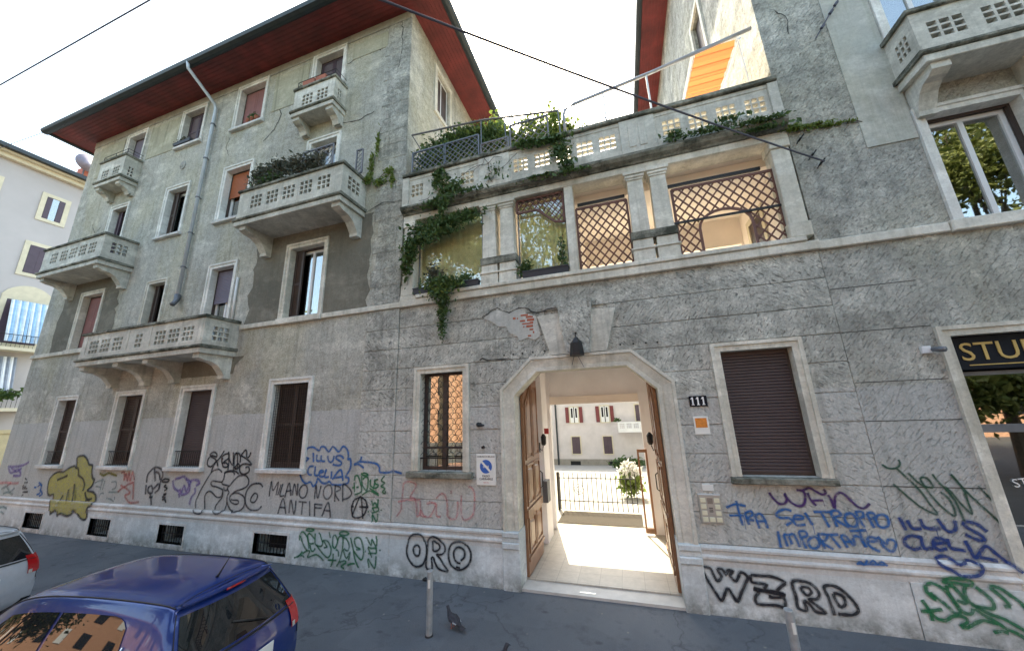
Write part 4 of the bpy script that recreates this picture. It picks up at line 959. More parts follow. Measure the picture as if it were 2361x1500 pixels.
GRAF = [
('thin black outlined bubble letters above the plinth','black_thin',0.03,False,[[-9.06,1.67,-9.16,1.73,-9.24,1.73,-9.37,1.69,-9.45,1.61,-9.56,1.45,-9.67,1.27,-9.74,1.12,-9.77,1.02,-9.74,0.89,-9.68,0.81,-9.59,0.79,-9.48,0.8,-9.43,0.85,-9.46,0.98,-9.5,1.11,-9.48,1.2,-9.41,1.25,-9.33,1.25,-9.24,1.21,-9.13,1.15,-9.03,1.14,-8.96,1.17,-8.94,1.25,-8.96,1.3,-9.05,1.33,-9.18,1.36,-9.3,1.37,-9.36,1.41,-9.36,1.45,-9.31,1.48,-9.18,1.47,-9.01,1.46],[-9.01,1.46,-8.97,1.54,-8.97,1.62,-8.94,1.67,-8.81,1.69,-8.7,1.68,-8.64,1.62],[-9.01,1.46,-8.99,1.42,-8.87,1.4,-8.76,1.39,-8.68,1.47,-8.61,1.53,-8.51,1.6,-8.41,1.62,-8.29,1.61,-8.2,1.54,-8.18,1.45,-8.24,1.38,-8.36,1.33,-8.52,1.29,-8.63,1.23,-8.69,1.16,-8.68,1.1,-8.62,1.05,-8.51,1.02,-8.42,1.03,-8.4,1.07,-8.45,1.1,-8.56,1.1,-8.65,1.11],[-8.63,1.22,-8.53,1.25,-8.39,1.23,-8.27,1.18,-8.22,1.09,-8.23,0.98,-8.32,0.9,-8.46,0.87,-8.6,0.89,-8.69,0.96,-8.76,1.06,-8.78,1.18,-8.74,1.25,-8.8,1.31,-8.8,1.36,-8.76,1.39],[-8.94,1.25,-8.93,1.15,-9.03,1.04,-9.1,0.95,-9.09,0.87,-9.02,0.82,-8.93,0.82,-8.81,0.87,-8.77,0.97,-8.76,1.06],[-7.74,1.39,-7.81,1.45,-7.93,1.46,-8.07,1.43,-8.17,1.35,-8.22,1.23,-8.21,1.1,-8.15,1.0,-8.03,0.93,-7.9,0.92,-7.79,0.94,-7.7,1.01],[-7.95,1.26,-8.02,1.2,-8.05,1.13,-8.02,1.08,-7.93,1.08,-7.87,1.15,-7.87,1.23,-7.95,1.26],[-8.93,1.36,-8.9,1.3,-8.82,1.29,-8.81,1.34]]),
('bold black tag with crowded letters beside the window','black',0.032,False,[[-9.24,1.8,-9.27,1.88,-9.36,1.96,-9.49,2.01,-9.55,2.06,-9.49,2.1,-9.4,2.11,-9.33,2.07,-9.32,2.01,-9.48,2.03,-9.58,1.97,-9.6,1.88,-9.56,1.81,-9.45,1.79,-9.38,1.85,-9.31,1.9,-9.2,1.99,-9.13,2.09,-9.09,2.15],[-9.32,1.91,-9.36,1.83,-9.4,1.73,-9.41,1.66],[-9.11,1.88,-9.14,1.99,-9.06,2.06,-8.96,2.08],[-8.96,2.12,-8.91,1.99,-9.02,1.92,-9.09,1.86,-9.12,1.93,-9.1,1.99],[-8.94,2.12,-8.89,1.88,-8.88,1.72],[-9.09,1.86,-9.06,1.8,-8.96,1.78,-8.9,1.82,-8.98,1.88,-9.04,1.86],[-8.9,1.96,-8.8,1.86,-8.74,1.85,-8.79,2.11],[-8.76,1.99,-8.7,1.8,-8.61,1.76,-8.6,1.84,-8.66,2.08,-8.73,2.05,-8.73,1.86],[-8.74,2.06,-8.63,2.09,-8.55,2.02,-8.53,1.89],[-8.67,1.76,-8.6,1.86,-8.53,1.82,-8.58,1.76,-8.67,1.76],[-8.53,2.04,-8.4,2.16,-8.34,2.0,-8.26,2.03,-8.24,2.11],[-8.53,2.04,-8.33,1.96,-8.21,1.89,-8.17,1.84,-8.34,1.86,-8.47,1.84,-8.52,1.77,-8.48,1.68,-8.37,1.64,-8.24,1.68,-8.21,1.74,-8.26,1.8,-8.34,1.78],[-8.99,1.65,-8.91,1.69,-8.75,1.71,-8.61,1.69,-8.52,1.64],[-8.71,1.72,-8.71,1.8]]),
('black sprayed words MILANO NORD ANTIFA','black_faded',0.028,False,[[-7.52,1.21,-7.51,1.51,-7.43,1.33,-7.31,1.5,-7.33,1.24],[-7.28,1.24,-7.22,1.46],[-7.17,1.47,-7.22,1.24,-7.1,1.24],[-7.08,1.2,-7.0,1.49,-6.92,1.24],[-7.06,1.32,-6.91,1.35],[-6.88,1.25,-6.85,1.47,-6.75,1.26,-6.76,1.49],[-6.6,1.46,-6.68,1.4,-6.7,1.3,-6.66,1.23,-6.58,1.21,-6.51,1.26,-6.49,1.36,-6.52,1.44,-6.6,1.46],[-6.28,1.2,-6.27,1.46,-6.2,1.22,-6.14,1.46],[-5.94,1.48,-6.04,1.42,-6.06,1.3,-6.0,1.22,-5.92,1.22,-5.85,1.31,-5.87,1.43,-5.94,1.48],[-5.76,1.17,-5.78,1.48],[-5.8,1.47,-5.68,1.45,-5.64,1.4,-5.77,1.33,-5.65,1.19],[-5.56,1.18,-5.58,1.49,-5.43,1.43,-5.36,1.34,-5.42,1.26,-5.57,1.21],[-7.22,0.88,-7.12,1.18,-7.0,0.89],[-7.19,1.01,-7.02,1.01],[-6.92,0.91,-6.9,1.16,-6.78,0.9,-6.76,1.16],[-6.69,1.14,-6.47,1.13],[-6.58,1.13,-6.58,0.89],[-6.4,1.16,-6.36,0.88],[-6.24,0.88,-6.26,1.11],[-6.27,1.11,-6.06,1.1],[-6.25,1.04,-6.07,1.04],[-6.05,0.89,-5.92,1.15,-5.83,0.87],[-6.02,1.0,-5.85,1.0]]),
('black circled letter A','black',0.028,False,[[-5.11,1.29,-5.26,1.22,-5.33,1.11,-5.32,0.99,-5.25,0.92,-5.12,0.92,-5.01,0.98,-4.96,1.11,-5.0,1.23,-5.11,1.28],[-5.29,0.95,-5.13,1.29,-5.07,1.1,-5.04,0.9],[-5.35,1.1,-4.92,1.11]]),
('blue tag ILLUS CLELIA inside a spiky cloud with an arrow','blue',0.034,False,[[-6.43,2.1,-6.4,1.91],[-6.33,2.06,-6.31,1.94,-6.21,1.94],[-6.21,2.05,-6.19,1.94,-6.09,1.93],[-6.04,2.04,-6.01,1.95,-5.95,1.91,-5.89,1.95,-5.87,2.04],[-5.62,1.98,-5.7,2.04,-5.8,2.03,-5.81,1.98,-5.68,1.92,-5.68,1.87,-5.76,1.85,-5.89,1.87],[-6.38,1.83,-6.49,1.82,-6.53,1.74,-6.5,1.67,-6.41,1.66],[-6.34,1.83,-6.33,1.66,-6.22,1.66],[-6.24,1.7,-6.12,1.72,-6.14,1.75,-6.2,1.74,-6.22,1.67,-6.16,1.63,-6.08,1.64],[-6.04,1.78,-6.07,1.63,-5.96,1.63],[-5.9,1.74,-5.9,1.59],[-5.87,1.58,-5.68,1.77,-5.6,1.56],[-5.83,1.61,-5.61,1.64],[-6.63,1.92,-6.54,1.98,-6.63,2.01,-6.64,2.12,-6.59,2.19,-6.45,2.21,-6.28,2.14,-6.24,2.21,-6.14,2.21,-6.02,2.12,-5.94,2.21,-5.88,2.2,-5.76,2.12,-5.66,2.22,-5.55,2.16,-5.51,2.06,-5.51,1.97,-5.46,1.98,-5.43,1.88,-5.45,1.77,-5.54,1.64,-5.47,1.62,-5.46,1.54,-5.55,1.5,-5.71,1.48,-5.86,1.49,-5.94,1.54,-6.04,1.5,-6.14,1.52,-6.24,1.59,-6.28,1.49,-6.35,1.44,-6.43,1.52,-6.54,1.49,-6.64,1.54,-6.71,1.63,-6.73,1.71,-6.66,1.72],[-5.36,1.87,-5.2,1.94,-5.16,2.03],[-5.36,1.87,-5.22,1.88,-5.09,1.81],[-5.2,1.93,-4.97,1.92,-4.79,1.89,-4.72,1.82,-4.7,1.74,-4.5,1.74,-4.42,1.76,-4.3,1.74,-4.22,1.72]]),
('small green tag with a halo','green',0.026,False,[[-5.36,1.44,-5.18,1.46],[-5.32,1.54,-5.27,1.37],[-5.29,1.58,-5.31,1.64,-5.23,1.67,-5.17,1.58,-5.11,1.39,-5.27,1.32],[-5.13,1.67,-5.1,1.5,-4.99,1.41,-4.97,1.61,-5.03,1.65,-5.1,1.6],[-5.15,1.71,-5.05,1.72,-4.98,1.69,-5.05,1.67,-5.15,1.7],[-4.91,1.61,-4.91,1.5,-4.83,1.47,-4.81,1.61],[-4.73,1.61,-4.81,1.59,-4.79,1.53,-4.72,1.51,-4.76,1.46,-4.85,1.45],[-5.09,1.32,-4.93,1.4,-4.79,1.36,-4.7,1.32],[-4.93,1.45,-4.71,1.35],[-4.59,1.68,-4.66,1.59,-4.58,1.55,-4.66,1.49,-4.57,1.45,-4.62,1.39,-4.56,1.36,-4.56,1.41]]),
('small green initials beside the circled letter','green',0.024,False,[[-4.86,1.23,-4.82,1.14,-4.78,1.2,-4.72,1.13,-4.71,1.26],[-4.84,1.1,-4.7,1.12],[-4.83,1.1,-4.77,1.02],[-4.71,1.12,-4.69,1.06,-4.84,1.01],[-4.81,0.86,-4.82,0.98,-4.72,0.87,-4.7,1.01],[-4.92,1.03,-4.91,1.02],[-4.63,1.07,-4.63,1.07]]),
('large green tag with halos on the plinth','green',0.026,False,[[-6.52,0.44,-6.53,0.51,-6.51,0.57,-6.46,0.6,-6.39,0.56,-6.32,0.49,-6.28,0.37,-6.26,0.31],[-6.51,0.52,-6.43,0.39,-6.32,0.28,-6.24,0.27,-6.28,0.16,-6.18,0.19,-6.07,0.22,-5.97,0.19,-5.88,0.13],[-6.37,0.64,-6.28,0.67,-6.16,0.66,-6.22,0.63,-6.32,0.63,-6.37,0.64],[-6.33,0.54,-6.29,0.58,-6.21,0.54,-6.14,0.49],[-6.33,0.54,-6.3,0.43,-6.25,0.4,-6.15,0.41],[-6.14,0.59,-6.13,0.45,-6.1,0.39,-5.99,0.37,-5.94,0.4,-5.93,0.47,-5.88,0.48,-5.82,0.47,-5.76,0.41,-5.72,0.34,-5.73,0.24,-5.79,0.19,-5.88,0.23,-5.98,0.3,-6.09,0.39],[-6.03,0.62,-5.99,0.53,-5.94,0.45],[-6.25,0.38,-6.2,0.28,-6.14,0.28,-6.11,0.33],[-5.91,0.47,-5.84,0.39,-5.82,0.37,-5.9,0.35],[-5.78,0.64,-5.76,0.53],[-5.66,0.59,-5.7,0.54,-5.69,0.41,-5.64,0.36,-5.6,0.41,-5.58,0.49,-5.61,0.55,-5.66,0.59],[-5.58,0.49,-5.54,0.57,-5.46,0.56,-5.45,0.36,-5.47,0.26,-5.5,0.16,-5.56,0.06],[-5.54,0.63,-5.42,0.67,-5.31,0.64,-5.42,0.6,-5.54,0.63],[-5.46,0.56,-5.38,0.54,-5.31,0.46,-5.3,0.38,-5.34,0.34,-5.42,0.37],[-5.43,0.36,-5.38,0.25,-5.33,0.22,-5.27,0.32,-5.29,0.18],[-5.28,0.57,-5.24,0.47,-5.2,0.37,-5.15,0.22,-5.09,0.12,-5.05,0.08],[-5.19,0.35,-5.06,0.24,-4.99,0.22,-4.96,0.33,-4.99,0.46,-5.05,0.56,-5.12,0.58,-5.18,0.55,-5.18,0.49,-5.13,0.42,-5.04,0.39,-5.14,0.37],[-5.61,0.34,-5.55,0.32,-5.53,0.23],[-5.66,0.27,-5.66,0.15,-5.7,0.04],[-5.78,0.15,-5.57,0.16],[-5.52,0.13,-5.38,0.17,-5.35,0.14,-5.45,0.07,-5.38,0.04],[-5.31,0.1,-5.23,0.13,-5.14,0.14],[-6.62,0.12,-6.5,0.17,-6.42,0.25],[-6.55,0.14,-6.44,0.18,-6.36,0.15],[-6.42,0.21,-6.3,0.28],[-4.92,0.6,-4.8,0.47,-4.79,0.57,-4.69,0.46,-4.68,0.64],[-4.87,0.44,-4.79,0.42,-4.67,0.44],[-4.87,0.43,-4.77,0.27],[-4.69,0.43,-4.68,0.35,-4.76,0.34,-4.86,0.33],[-4.82,0.1,-4.85,0.24,-4.7,0.1,-4.68,0.3],[-4.92,0.36,-4.92,0.36],[-4.6,0.4,-4.6,0.4]]),
('black outlined letters ORO','black',0.03,False,[[-3.84,0.72,-3.93,0.69,-4.0,0.59,-4.03,0.44,-4.0,0.33,-3.91,0.23,-3.81,0.2,-3.7,0.24,-3.64,0.35,-3.62,0.48,-3.66,0.62,-3.73,0.71,-3.84,0.72],[-3.83,0.54,-3.89,0.49,-3.88,0.41,-3.83,0.37,-3.77,0.39,-3.76,0.48,-3.79,0.53,-3.83,0.54],[-3.62,0.2,-3.62,0.37,-3.6,0.58,-3.56,0.67,-3.48,0.7,-3.37,0.66,-3.28,0.58,-3.26,0.49,-3.32,0.43,-3.42,0.42,-3.35,0.36,-3.28,0.27,-3.2,0.18,-3.37,0.2,-3.45,0.29,-3.48,0.36,-3.52,0.36,-3.51,0.19,-3.62,0.2],[-3.49,0.63,-3.49,0.48,-3.41,0.48,-3.36,0.53,-3.39,0.59,-3.49,0.63],[-3.01,0.65,-3.12,0.61,-3.18,0.52,-3.19,0.4,-3.14,0.28,-3.05,0.23,-2.97,0.22,-2.86,0.27,-2.78,0.37,-2.77,0.49,-2.82,0.58,-2.9,0.64,-3.01,0.65],[-2.96,0.36,-2.89,0.42,-2.89,0.51,-2.96,0.56,-3.04,0.55,-3.09,0.48,-3.08,0.39,-3.03,0.33,-2.96,0.32],[-3.05,0.26,-2.97,0.25]]),
('faint pink outlined letters over the stone courses','pink',0.026,False,[[-4.3,0.97,-4.21,1.09,-4.2,1.24,-4.18,1.42,-4.17,1.55,-4.06,1.58,-3.93,1.55,-3.9,1.5,-3.99,1.36,-4.01,1.3,-3.92,1.29,-3.87,1.13,-3.86,0.99,-3.8,1.06,-3.8,1.26],[-4.28,1.22,-4.08,1.26,-3.8,1.27],[-3.79,1.11,-3.7,1.0,-3.58,1.02,-3.48,1.22,-3.67,1.21],[-3.48,1.22,-3.62,1.26],[-3.47,1.31,-3.35,1.4,-3.27,1.32,-3.24,1.18,-3.23,1.02,-3.08,0.99,-3.04,1.14,-3.04,1.28],[-3.17,1.45,-3.16,1.4],[-2.96,1.38,-2.97,1.22,-2.96,1.05,-2.89,0.98,-2.75,1.06,-2.71,1.23,-2.72,1.46,-2.82,1.53],[-3.46,1.22,-3.46,1.03,-3.37,1.01],[-3.78,1.11,-3.79,1.01,-3.67,1.0]]),
('purple scribbled letters WFN under the shuttered window','purple',0.026,False,[[1.8,1.57,1.83,1.5,1.89,1.43,1.95,1.43,1.99,1.48,1.98,1.56,2.02,1.47,2.1,1.41,2.17,1.42,2.21,1.5,2.21,1.59,2.13,1.61],[2.19,1.6,2.28,1.64,2.35,1.6,2.42,1.56,2.46,1.59,2.44,1.63],[2.25,1.58,2.27,1.49,2.32,1.42],[2.28,1.48,2.41,1.49],[2.48,1.56,2.5,1.5,2.52,1.4,2.55,1.53,2.61,1.59,2.66,1.57,2.72,1.49,2.78,1.42,2.84,1.41,2.91,1.47]]),
('blue words FRA SEI TROPPO IMPORTANTE with a heart','blue',0.027,False,[[1.23,1.35,1.35,1.4,1.48,1.38],[1.37,1.45,1.38,1.29,1.4,1.13],[1.25,1.25,1.43,1.26],[1.45,1.29,1.48,1.14],[1.45,1.29,1.53,1.32,1.54,1.27,1.47,1.22,1.55,1.2],[1.57,1.26,1.6,1.1],[1.57,1.26,1.63,1.29,1.67,1.25,1.7,1.11],[1.57,1.19,1.7,1.2],[2.02,1.34,1.95,1.36,1.87,1.33,1.83,1.28,1.88,1.25,1.97,1.25,2.0,1.21,1.92,1.16],[2.02,1.24,2.13,1.25,2.13,1.28,2.06,1.29,2.02,1.24,2.04,1.17,2.15,1.18],[2.17,1.33,2.23,1.18],[2.27,1.34,2.46,1.35],[2.36,1.33,2.41,1.16],[2.46,1.35,2.5,1.17],[2.46,1.35,2.53,1.37,2.57,1.32,2.49,1.27,2.63,1.17],[2.69,1.34,2.62,1.32,2.6,1.25,2.64,1.19,2.7,1.19,2.73,1.26,2.69,1.34],[2.73,1.36,2.79,1.18],[2.73,1.36,2.8,1.37,2.81,1.32,2.77,1.29],[2.85,1.35,2.89,1.18],[2.85,1.35,2.91,1.36,2.93,1.31,2.86,1.28],[2.98,1.34,2.93,1.29,2.94,1.21,2.99,1.19,3.05,1.23,3.05,1.32,2.98,1.34],[1.81,1.08,1.81,0.88],[1.87,1.04,1.89,0.9],[1.87,1.04,1.92,1.04,1.95,0.93],[1.93,1.04,1.99,1.05,2.03,0.9],[2.05,1.09,2.1,0.89],[2.05,1.09,2.12,1.1,2.14,1.05,2.08,1.02],[2.19,1.03,2.14,0.98,2.15,0.91,2.21,0.9,2.26,0.96,2.24,1.03,2.19,1.03],[2.26,1.07,2.31,0.9],[2.26,1.07,2.36,1.07,2.34,1.01,2.29,0.98,2.4,0.9],[2.36,1.07,2.49,1.08],[2.4,1.06,2.48,0.92],[2.51,1.06,2.56,0.93],[2.51,1.06,2.56,1.07,2.63,0.95],[2.53,1.0,2.62,1.0],[2.64,1.05,2.64,0.96],[2.64,1.06,2.7,1.07,2.76,0.95],[2.62,1.13,2.8,1.15],[2.72,1.14,2.75,0.95],[2.78,1.02,2.88,1.03,2.86,1.07,2.8,1.06,2.78,1.01,2.81,0.95,2.89,0.91],[2.9,1.08,2.97,1.0,3.0,1.05,3.05,1.05,3.07,1.01,3.01,0.92,2.94,0.97,2.9,1.08]]),
('small blurred blue marks on the plinth moulding','blue',0.02,False,[[2.59,0.76,2.64,0.8,2.66,0.76,2.71,0.82],[2.72,0.78,2.77,0.82,2.8,0.78,2.85,0.81,2.9,0.77],[2.61,0.77,2.88,0.78]]),
('long looping dark green signature scrawl','dark_green',0.02,False,[[3.15,1.95,3.19,1.91,3.26,1.9,3.32,1.93,3.34,1.98,3.33,2.01],[3.29,1.9,3.38,1.77,3.46,1.64,3.51,1.51,3.56,1.37,3.43,1.44,3.34,1.54,3.21,1.71],[3.39,1.85,3.48,1.72,3.56,1.68,3.6,1.69,3.58,1.77,3.54,1.8,3.5,1.78,3.52,1.69,3.57,1.56,3.64,1.44,3.72,1.36,3.74,1.43,3.72,1.55,3.66,1.63],[3.63,1.84,3.68,1.72,3.75,1.65,3.82,1.5,3.89,1.39,3.89,1.52,3.88,1.68,3.81,1.84,3.86,1.73,3.93,1.6,4.0,1.49,4.08,1.37,4.16,1.23],[3.71,1.68,3.77,1.54,3.8,1.31],[4.03,1.71,4.07,1.64,4.14,1.5]]),
('dark blue letters ILLUS CLELIA with a heart across the moulding','blue_dark',0.034,False,[[3.18,1.32,3.21,1.17],[3.25,1.29,3.28,1.2,3.37,1.2],[3.38,1.31,3.41,1.21,3.55,1.21],[3.55,1.32,3.6,1.2,3.65,1.18,3.7,1.22,3.71,1.31],[3.98,1.2,3.92,1.27,3.83,1.3,3.78,1.27,3.83,1.22,3.91,1.16,3.93,1.11,3.88,1.1,3.77,1.16],[3.33,1.1,3.24,1.11,3.17,1.06,3.17,1.0,3.24,0.96,3.31,0.98],[3.34,1.12,3.34,0.98,3.43,0.99],[3.44,1.03,3.56,1.06,3.53,1.1,3.47,1.09,3.44,1.02,3.48,0.97,3.56,0.99],[3.59,1.1,3.6,1.0,3.73,0.98],[3.75,1.09,3.77,1.0,3.8,0.91,3.92,1.04,4.0,0.96,4.14,0.8],[3.84,0.92,3.99,0.89],[3.59,0.84,3.54,0.9,3.47,0.9,3.41,0.86,3.44,0.81,3.52,0.77,3.59,0.72,3.74,0.74,3.8,0.82,3.76,0.87,3.67,0.87,3.59,0.84]]),
('bold black outlined letters WZRD on the plinth','black',0.034,False,[[0.78,0.57,0.89,0.57,0.92,0.5,0.96,0.42,1.02,0.48,0.98,0.56,1.04,0.57,1.08,0.51,1.11,0.56,1.17,0.56,1.13,0.5,1.19,0.44,1.27,0.55,1.34,0.5,1.3,0.42,1.24,0.32,1.17,0.2,1.12,0.27,1.07,0.34,0.98,0.19,0.92,0.27,0.86,0.38,0.82,0.46,0.78,0.57],[1.38,0.53,1.48,0.53,1.64,0.53,1.77,0.48,1.72,0.43,1.65,0.37],[1.38,0.53,1.38,0.45,1.47,0.44,1.55,0.43,1.51,0.38],[1.39,0.38,1.5,0.36,1.62,0.35,1.73,0.34],[1.38,0.36,1.62,0.34,1.74,0.32],[1.4,0.36,1.62,0.36,1.75,0.33],[1.45,0.34,1.39,0.27,1.39,0.21,1.42,0.19,1.62,0.2,1.71,0.19,1.72,0.29,1.63,0.29,1.56,0.29,1.58,0.31],[1.85,0.49,1.96,0.51,2.05,0.49,2.11,0.43,2.12,0.37,2.08,0.32,2.0,0.31,2.08,0.24,2.15,0.18,2.05,0.18,1.99,0.26,1.94,0.28,1.95,0.18,1.86,0.2,1.86,0.32,1.85,0.49],[1.94,0.44,1.95,0.39,1.99,0.35,2.04,0.39,2.02,0.44,1.94,0.44],[2.24,0.16,2.22,0.33,2.19,0.46,2.26,0.49,2.35,0.47,2.43,0.39,2.48,0.32,2.5,0.24,2.44,0.19,2.36,0.18,2.28,0.18],[2.28,0.4,2.29,0.31,2.33,0.26,2.38,0.3,2.38,0.37,2.34,0.4,2.28,0.4]]),
('thick green tag running off along the plinth','green',0.034,False,[[3.15,0.43,3.18,0.37,3.2,0.29,3.2,0.22],[3.11,0.31,3.2,0.32,3.32,0.35],[3.25,0.52,3.28,0.45,3.22,0.52,3.23,0.59,3.28,0.62,3.34,0.6,3.4,0.55,3.44,0.47,3.46,0.41,3.48,0.34,3.43,0.32,3.39,0.37,3.34,0.43,3.27,0.49],[3.2,0.3,3.25,0.25,3.32,0.24,3.4,0.29,3.47,0.3,3.52,0.28,3.51,0.24,3.45,0.2,3.5,0.19,3.58,0.24,3.66,0.28,3.72,0.27,3.78,0.26],[3.4,0.66,3.48,0.69,3.57,0.69,3.66,0.67,3.64,0.63,3.51,0.64,3.42,0.64,3.4,0.66],[3.42,0.61,3.42,0.53,3.45,0.45,3.49,0.37,3.53,0.33,3.58,0.34,3.6,0.39],[3.43,0.61,3.48,0.6,3.52,0.54,3.55,0.48,3.56,0.44,3.53,0.44,3.48,0.46],[3.59,0.62,3.57,0.55,3.58,0.47,3.63,0.42,3.71,0.41,3.78,0.41,3.8,0.46,3.77,0.53,3.68,0.62],[3.6,0.44,3.67,0.39,3.74,0.35,3.86,0.31,3.95,0.25,4.02,0.2],[3.62,0.39,3.67,0.34,3.77,0.28,3.84,0.22,3.93,0.18,4.0,0.11],[3.94,0.45,3.88,0.44],[3.94,0.45,3.9,0.52,3.85,0.58,3.81,0.62,3.84,0.64,3.9,0.62,3.97,0.56,4.04,0.49,4.08,0.4],[3.72,0.17,3.79,0.19,3.85,0.18]]),
('yellow throw-up fill with drips','yellow',0,True,[[-14.86,1.98,-14.6,2.02,-14.37,1.92,-14.24,1.8,-14.07,1.77,-14.04,1.64,-13.94,1.46,-13.84,1.41,-13.89,1.24,-14.03,1.14,-13.75,1.1,-13.59,1.0,-13.59,0.82,-13.74,0.72,-13.72,0.48,-13.94,0.47,-14.31,0.65,-14.42,0.55,-14.61,0.5,-14.93,0.54,-15.04,0.49,-15.13,0.62,-15.32,0.55,-15.39,0.52,-15.48,0.76,-15.56,0.98,-15.72,0.96,-15.87,1.03,-15.95,1.24,-15.94,1.4,-15.8,1.52,-15.57,1.59,-15.35,1.59,-15.14,1.69,-14.89,1.75,-14.78,1.69,-14.82,1.84]]),
('yellow throw-up outline in dark grey','black_faded',0.05,False,[[-14.86,1.98,-14.6,2.02,-14.37,1.92,-14.24,1.8,-14.07,1.77,-14.04,1.64,-13.94,1.46,-13.84,1.41,-13.89,1.24,-14.03,1.14,-13.75,1.1,-13.59,1.0,-13.59,0.82,-13.74,0.72,-13.72,0.48,-13.94,0.47,-14.31,0.65,-14.42,0.55,-14.61,0.5,-14.93,0.54,-15.04,0.49,-15.13,0.62,-15.32,0.55,-15.39,0.52,-15.48,0.76,-15.56,0.98,-15.72,0.96,-15.87,1.03,-15.95,1.24,-15.94,1.4,-15.8,1.52,-15.57,1.59,-15.35,1.59,-15.14,1.69,-14.89,1.75,-14.78,1.69,-14.82,1.84,-14.86,1.98],[-14.74,1.72,-14.65,1.63,-14.59,1.51,-14.37,1.43,-14.22,1.28,-14.23,1.12],[-14.12,1.1,-14.0,0.96,-13.82,0.9],[-14.02,0.89,-13.74,0.95],[-15.56,1.37,-15.3,1.44,-15.11,1.5],[-15.09,1.0,-15.09,0.76],[-14.89,1.15,-14.75,0.79],[-14.69,1.3,-14.46,0.87]]),
('violet scribble at the far corner','violet',0.06,False,[[-18.39,1.7,-18.0,1.7,-17.56,1.74,-17.27,1.84],[-18.34,1.66,-18.09,1.52,-17.76,1.62,-17.54,1.46,-17.94,1.44],[-18.18,1.68,-17.85,1.56,-17.58,1.66]]),
('faded pink marks at the far corner','pink',0.06,False,[[-18.57,1.21,-18.25,1.24,-17.76,1.23,-17.51,1.25],[-18.11,1.16,-17.93,1.24]]),
('faded teal scrawl at the far corner','teal',0.06,False,[[-18.38,1.05,-18.12,1.13,-17.85,1.0,-17.65,1.11],[-18.2,0.93,-17.94,0.98,-17.64,0.92],[-18.1,0.55,-17.87,0.59,-17.65,0.55],[-17.95,0.46,-17.73,0.41]]),
('short column of dark letters near the corner','black_faded',0.04,False,[[-17.24,1.39,-17.12,1.34],[-17.23,1.26,-17.02,1.28],[-17.18,1.21,-17.23,1.15,-17.05,1.15],[-17.24,1.1,-16.96,1.11],[-17.16,1.01,-16.88,1.02],[-17.09,0.95,-17.16,0.9]]),
('small blue tag left of the yellow piece','blue',0.04,False,[[-16.62,1.15,-16.5,1.15],[-16.45,1.17,-16.3,1.23,-16.25,1.02,-16.39,0.96],[-16.3,1.11,-16.12,0.99,-16.26,0.93],[-16.45,1.29,-16.23,1.2]]),
('faded teal letters under the second window','teal',0.035,False,[[-13.78,1.34,-13.62,1.39,-13.43,1.41],[-13.49,1.46,-13.48,1.17],[-13.37,1.41,-13.4,1.16],[-13.09,1.37,-12.89,1.38,-12.86,1.24,-13.0,1.19],[-13.72,1.25,-13.51,1.24],[-13.47,0.99,-13.41,1.09,-13.3,1.09],[-13.11,1.13,-12.76,1.14,-12.65,1.21],[-13.16,0.98,-12.95,0.96,-12.81,0.91],[-12.82,1.03,-12.79,0.95]]),
('yellow underline below the second sill','yellow_dark',0.05,False,[[-13.67,1.58,-13.48,1.53,-13.28,1.59,-13.1,1.56,-12.91,1.53]]),
('red scribble under the second window','red',0.045,False,[[-12.75,1.6,-12.64,1.62,-12.57,1.43,-12.55,1.58,-12.43,1.41,-12.44,1.62,-12.32,1.42,-12.3,1.64,-12.17,1.44],[-12.68,1.31,-12.51,1.27,-12.38,1.33,-12.2,1.38],[-12.73,1.13,-12.61,1.22,-12.47,1.25,-12.22,1.14,-12.4,1.07,-12.29,0.98,-12.13,0.91,-11.8,0.94],[-12.18,1.41,-12.06,0.99]]),
('grey and black piece under the third window','black_faded',0.045,False,[[-11.66,1.39,-11.68,1.56,-11.59,1.67,-11.48,1.74,-11.34,1.75,-11.17,1.69,-11.1,1.57,-11.13,1.44,-11.15,1.26],[-11.46,1.72,-11.34,1.43],[-11.4,1.65,-11.26,1.61,-11.16,1.46],[-11.57,1.27,-11.44,1.32,-11.37,1.17,-11.52,1.17,-11.56,1.29],[-11.36,1.25,-11.2,1.37,-11.15,1.26,-11.28,1.16],[-11.44,1.16,-11.31,0.89],[-11.46,1.06,-11.32,1.07],[-11.66,1.34,-11.61,1.12]]),
('column of small black letters under the third window','black',0.035,False,[[-11.08,1.44,-10.99,1.49,-10.84,1.48,-10.86,1.43,-11.0,1.42,-11.08,1.44],[-10.9,1.36,-10.97,1.32,-10.85,1.28,-10.94,1.22],[-10.95,1.14,-10.85,1.16,-10.95,1.08,-10.84,1.07],[-10.96,1.02,-10.86,1.03,-10.79,0.96]]),
('violet spiky tag under the third window','violet',0.05,False,[[-10.7,1.47,-10.61,1.3,-10.42,1.23,-10.27,1.16,-10.07,1.22,-10.09,1.37,-10.31,1.55,-10.47,1.52,-10.64,1.49],[-10.4,1.28,-10.32,1.21,-10.27,1.35,-10.15,1.23,-10.09,1.37,-10.01,1.48,-9.84,1.48,-9.75,1.43,-9.86,1.36],[-10.24,1.52,-10.04,1.44],[-9.88,1.32,-9.85,1.21,-9.95,1.1,-9.97,0.94],[-10.41,1.18,-10.35,1.09]]),]

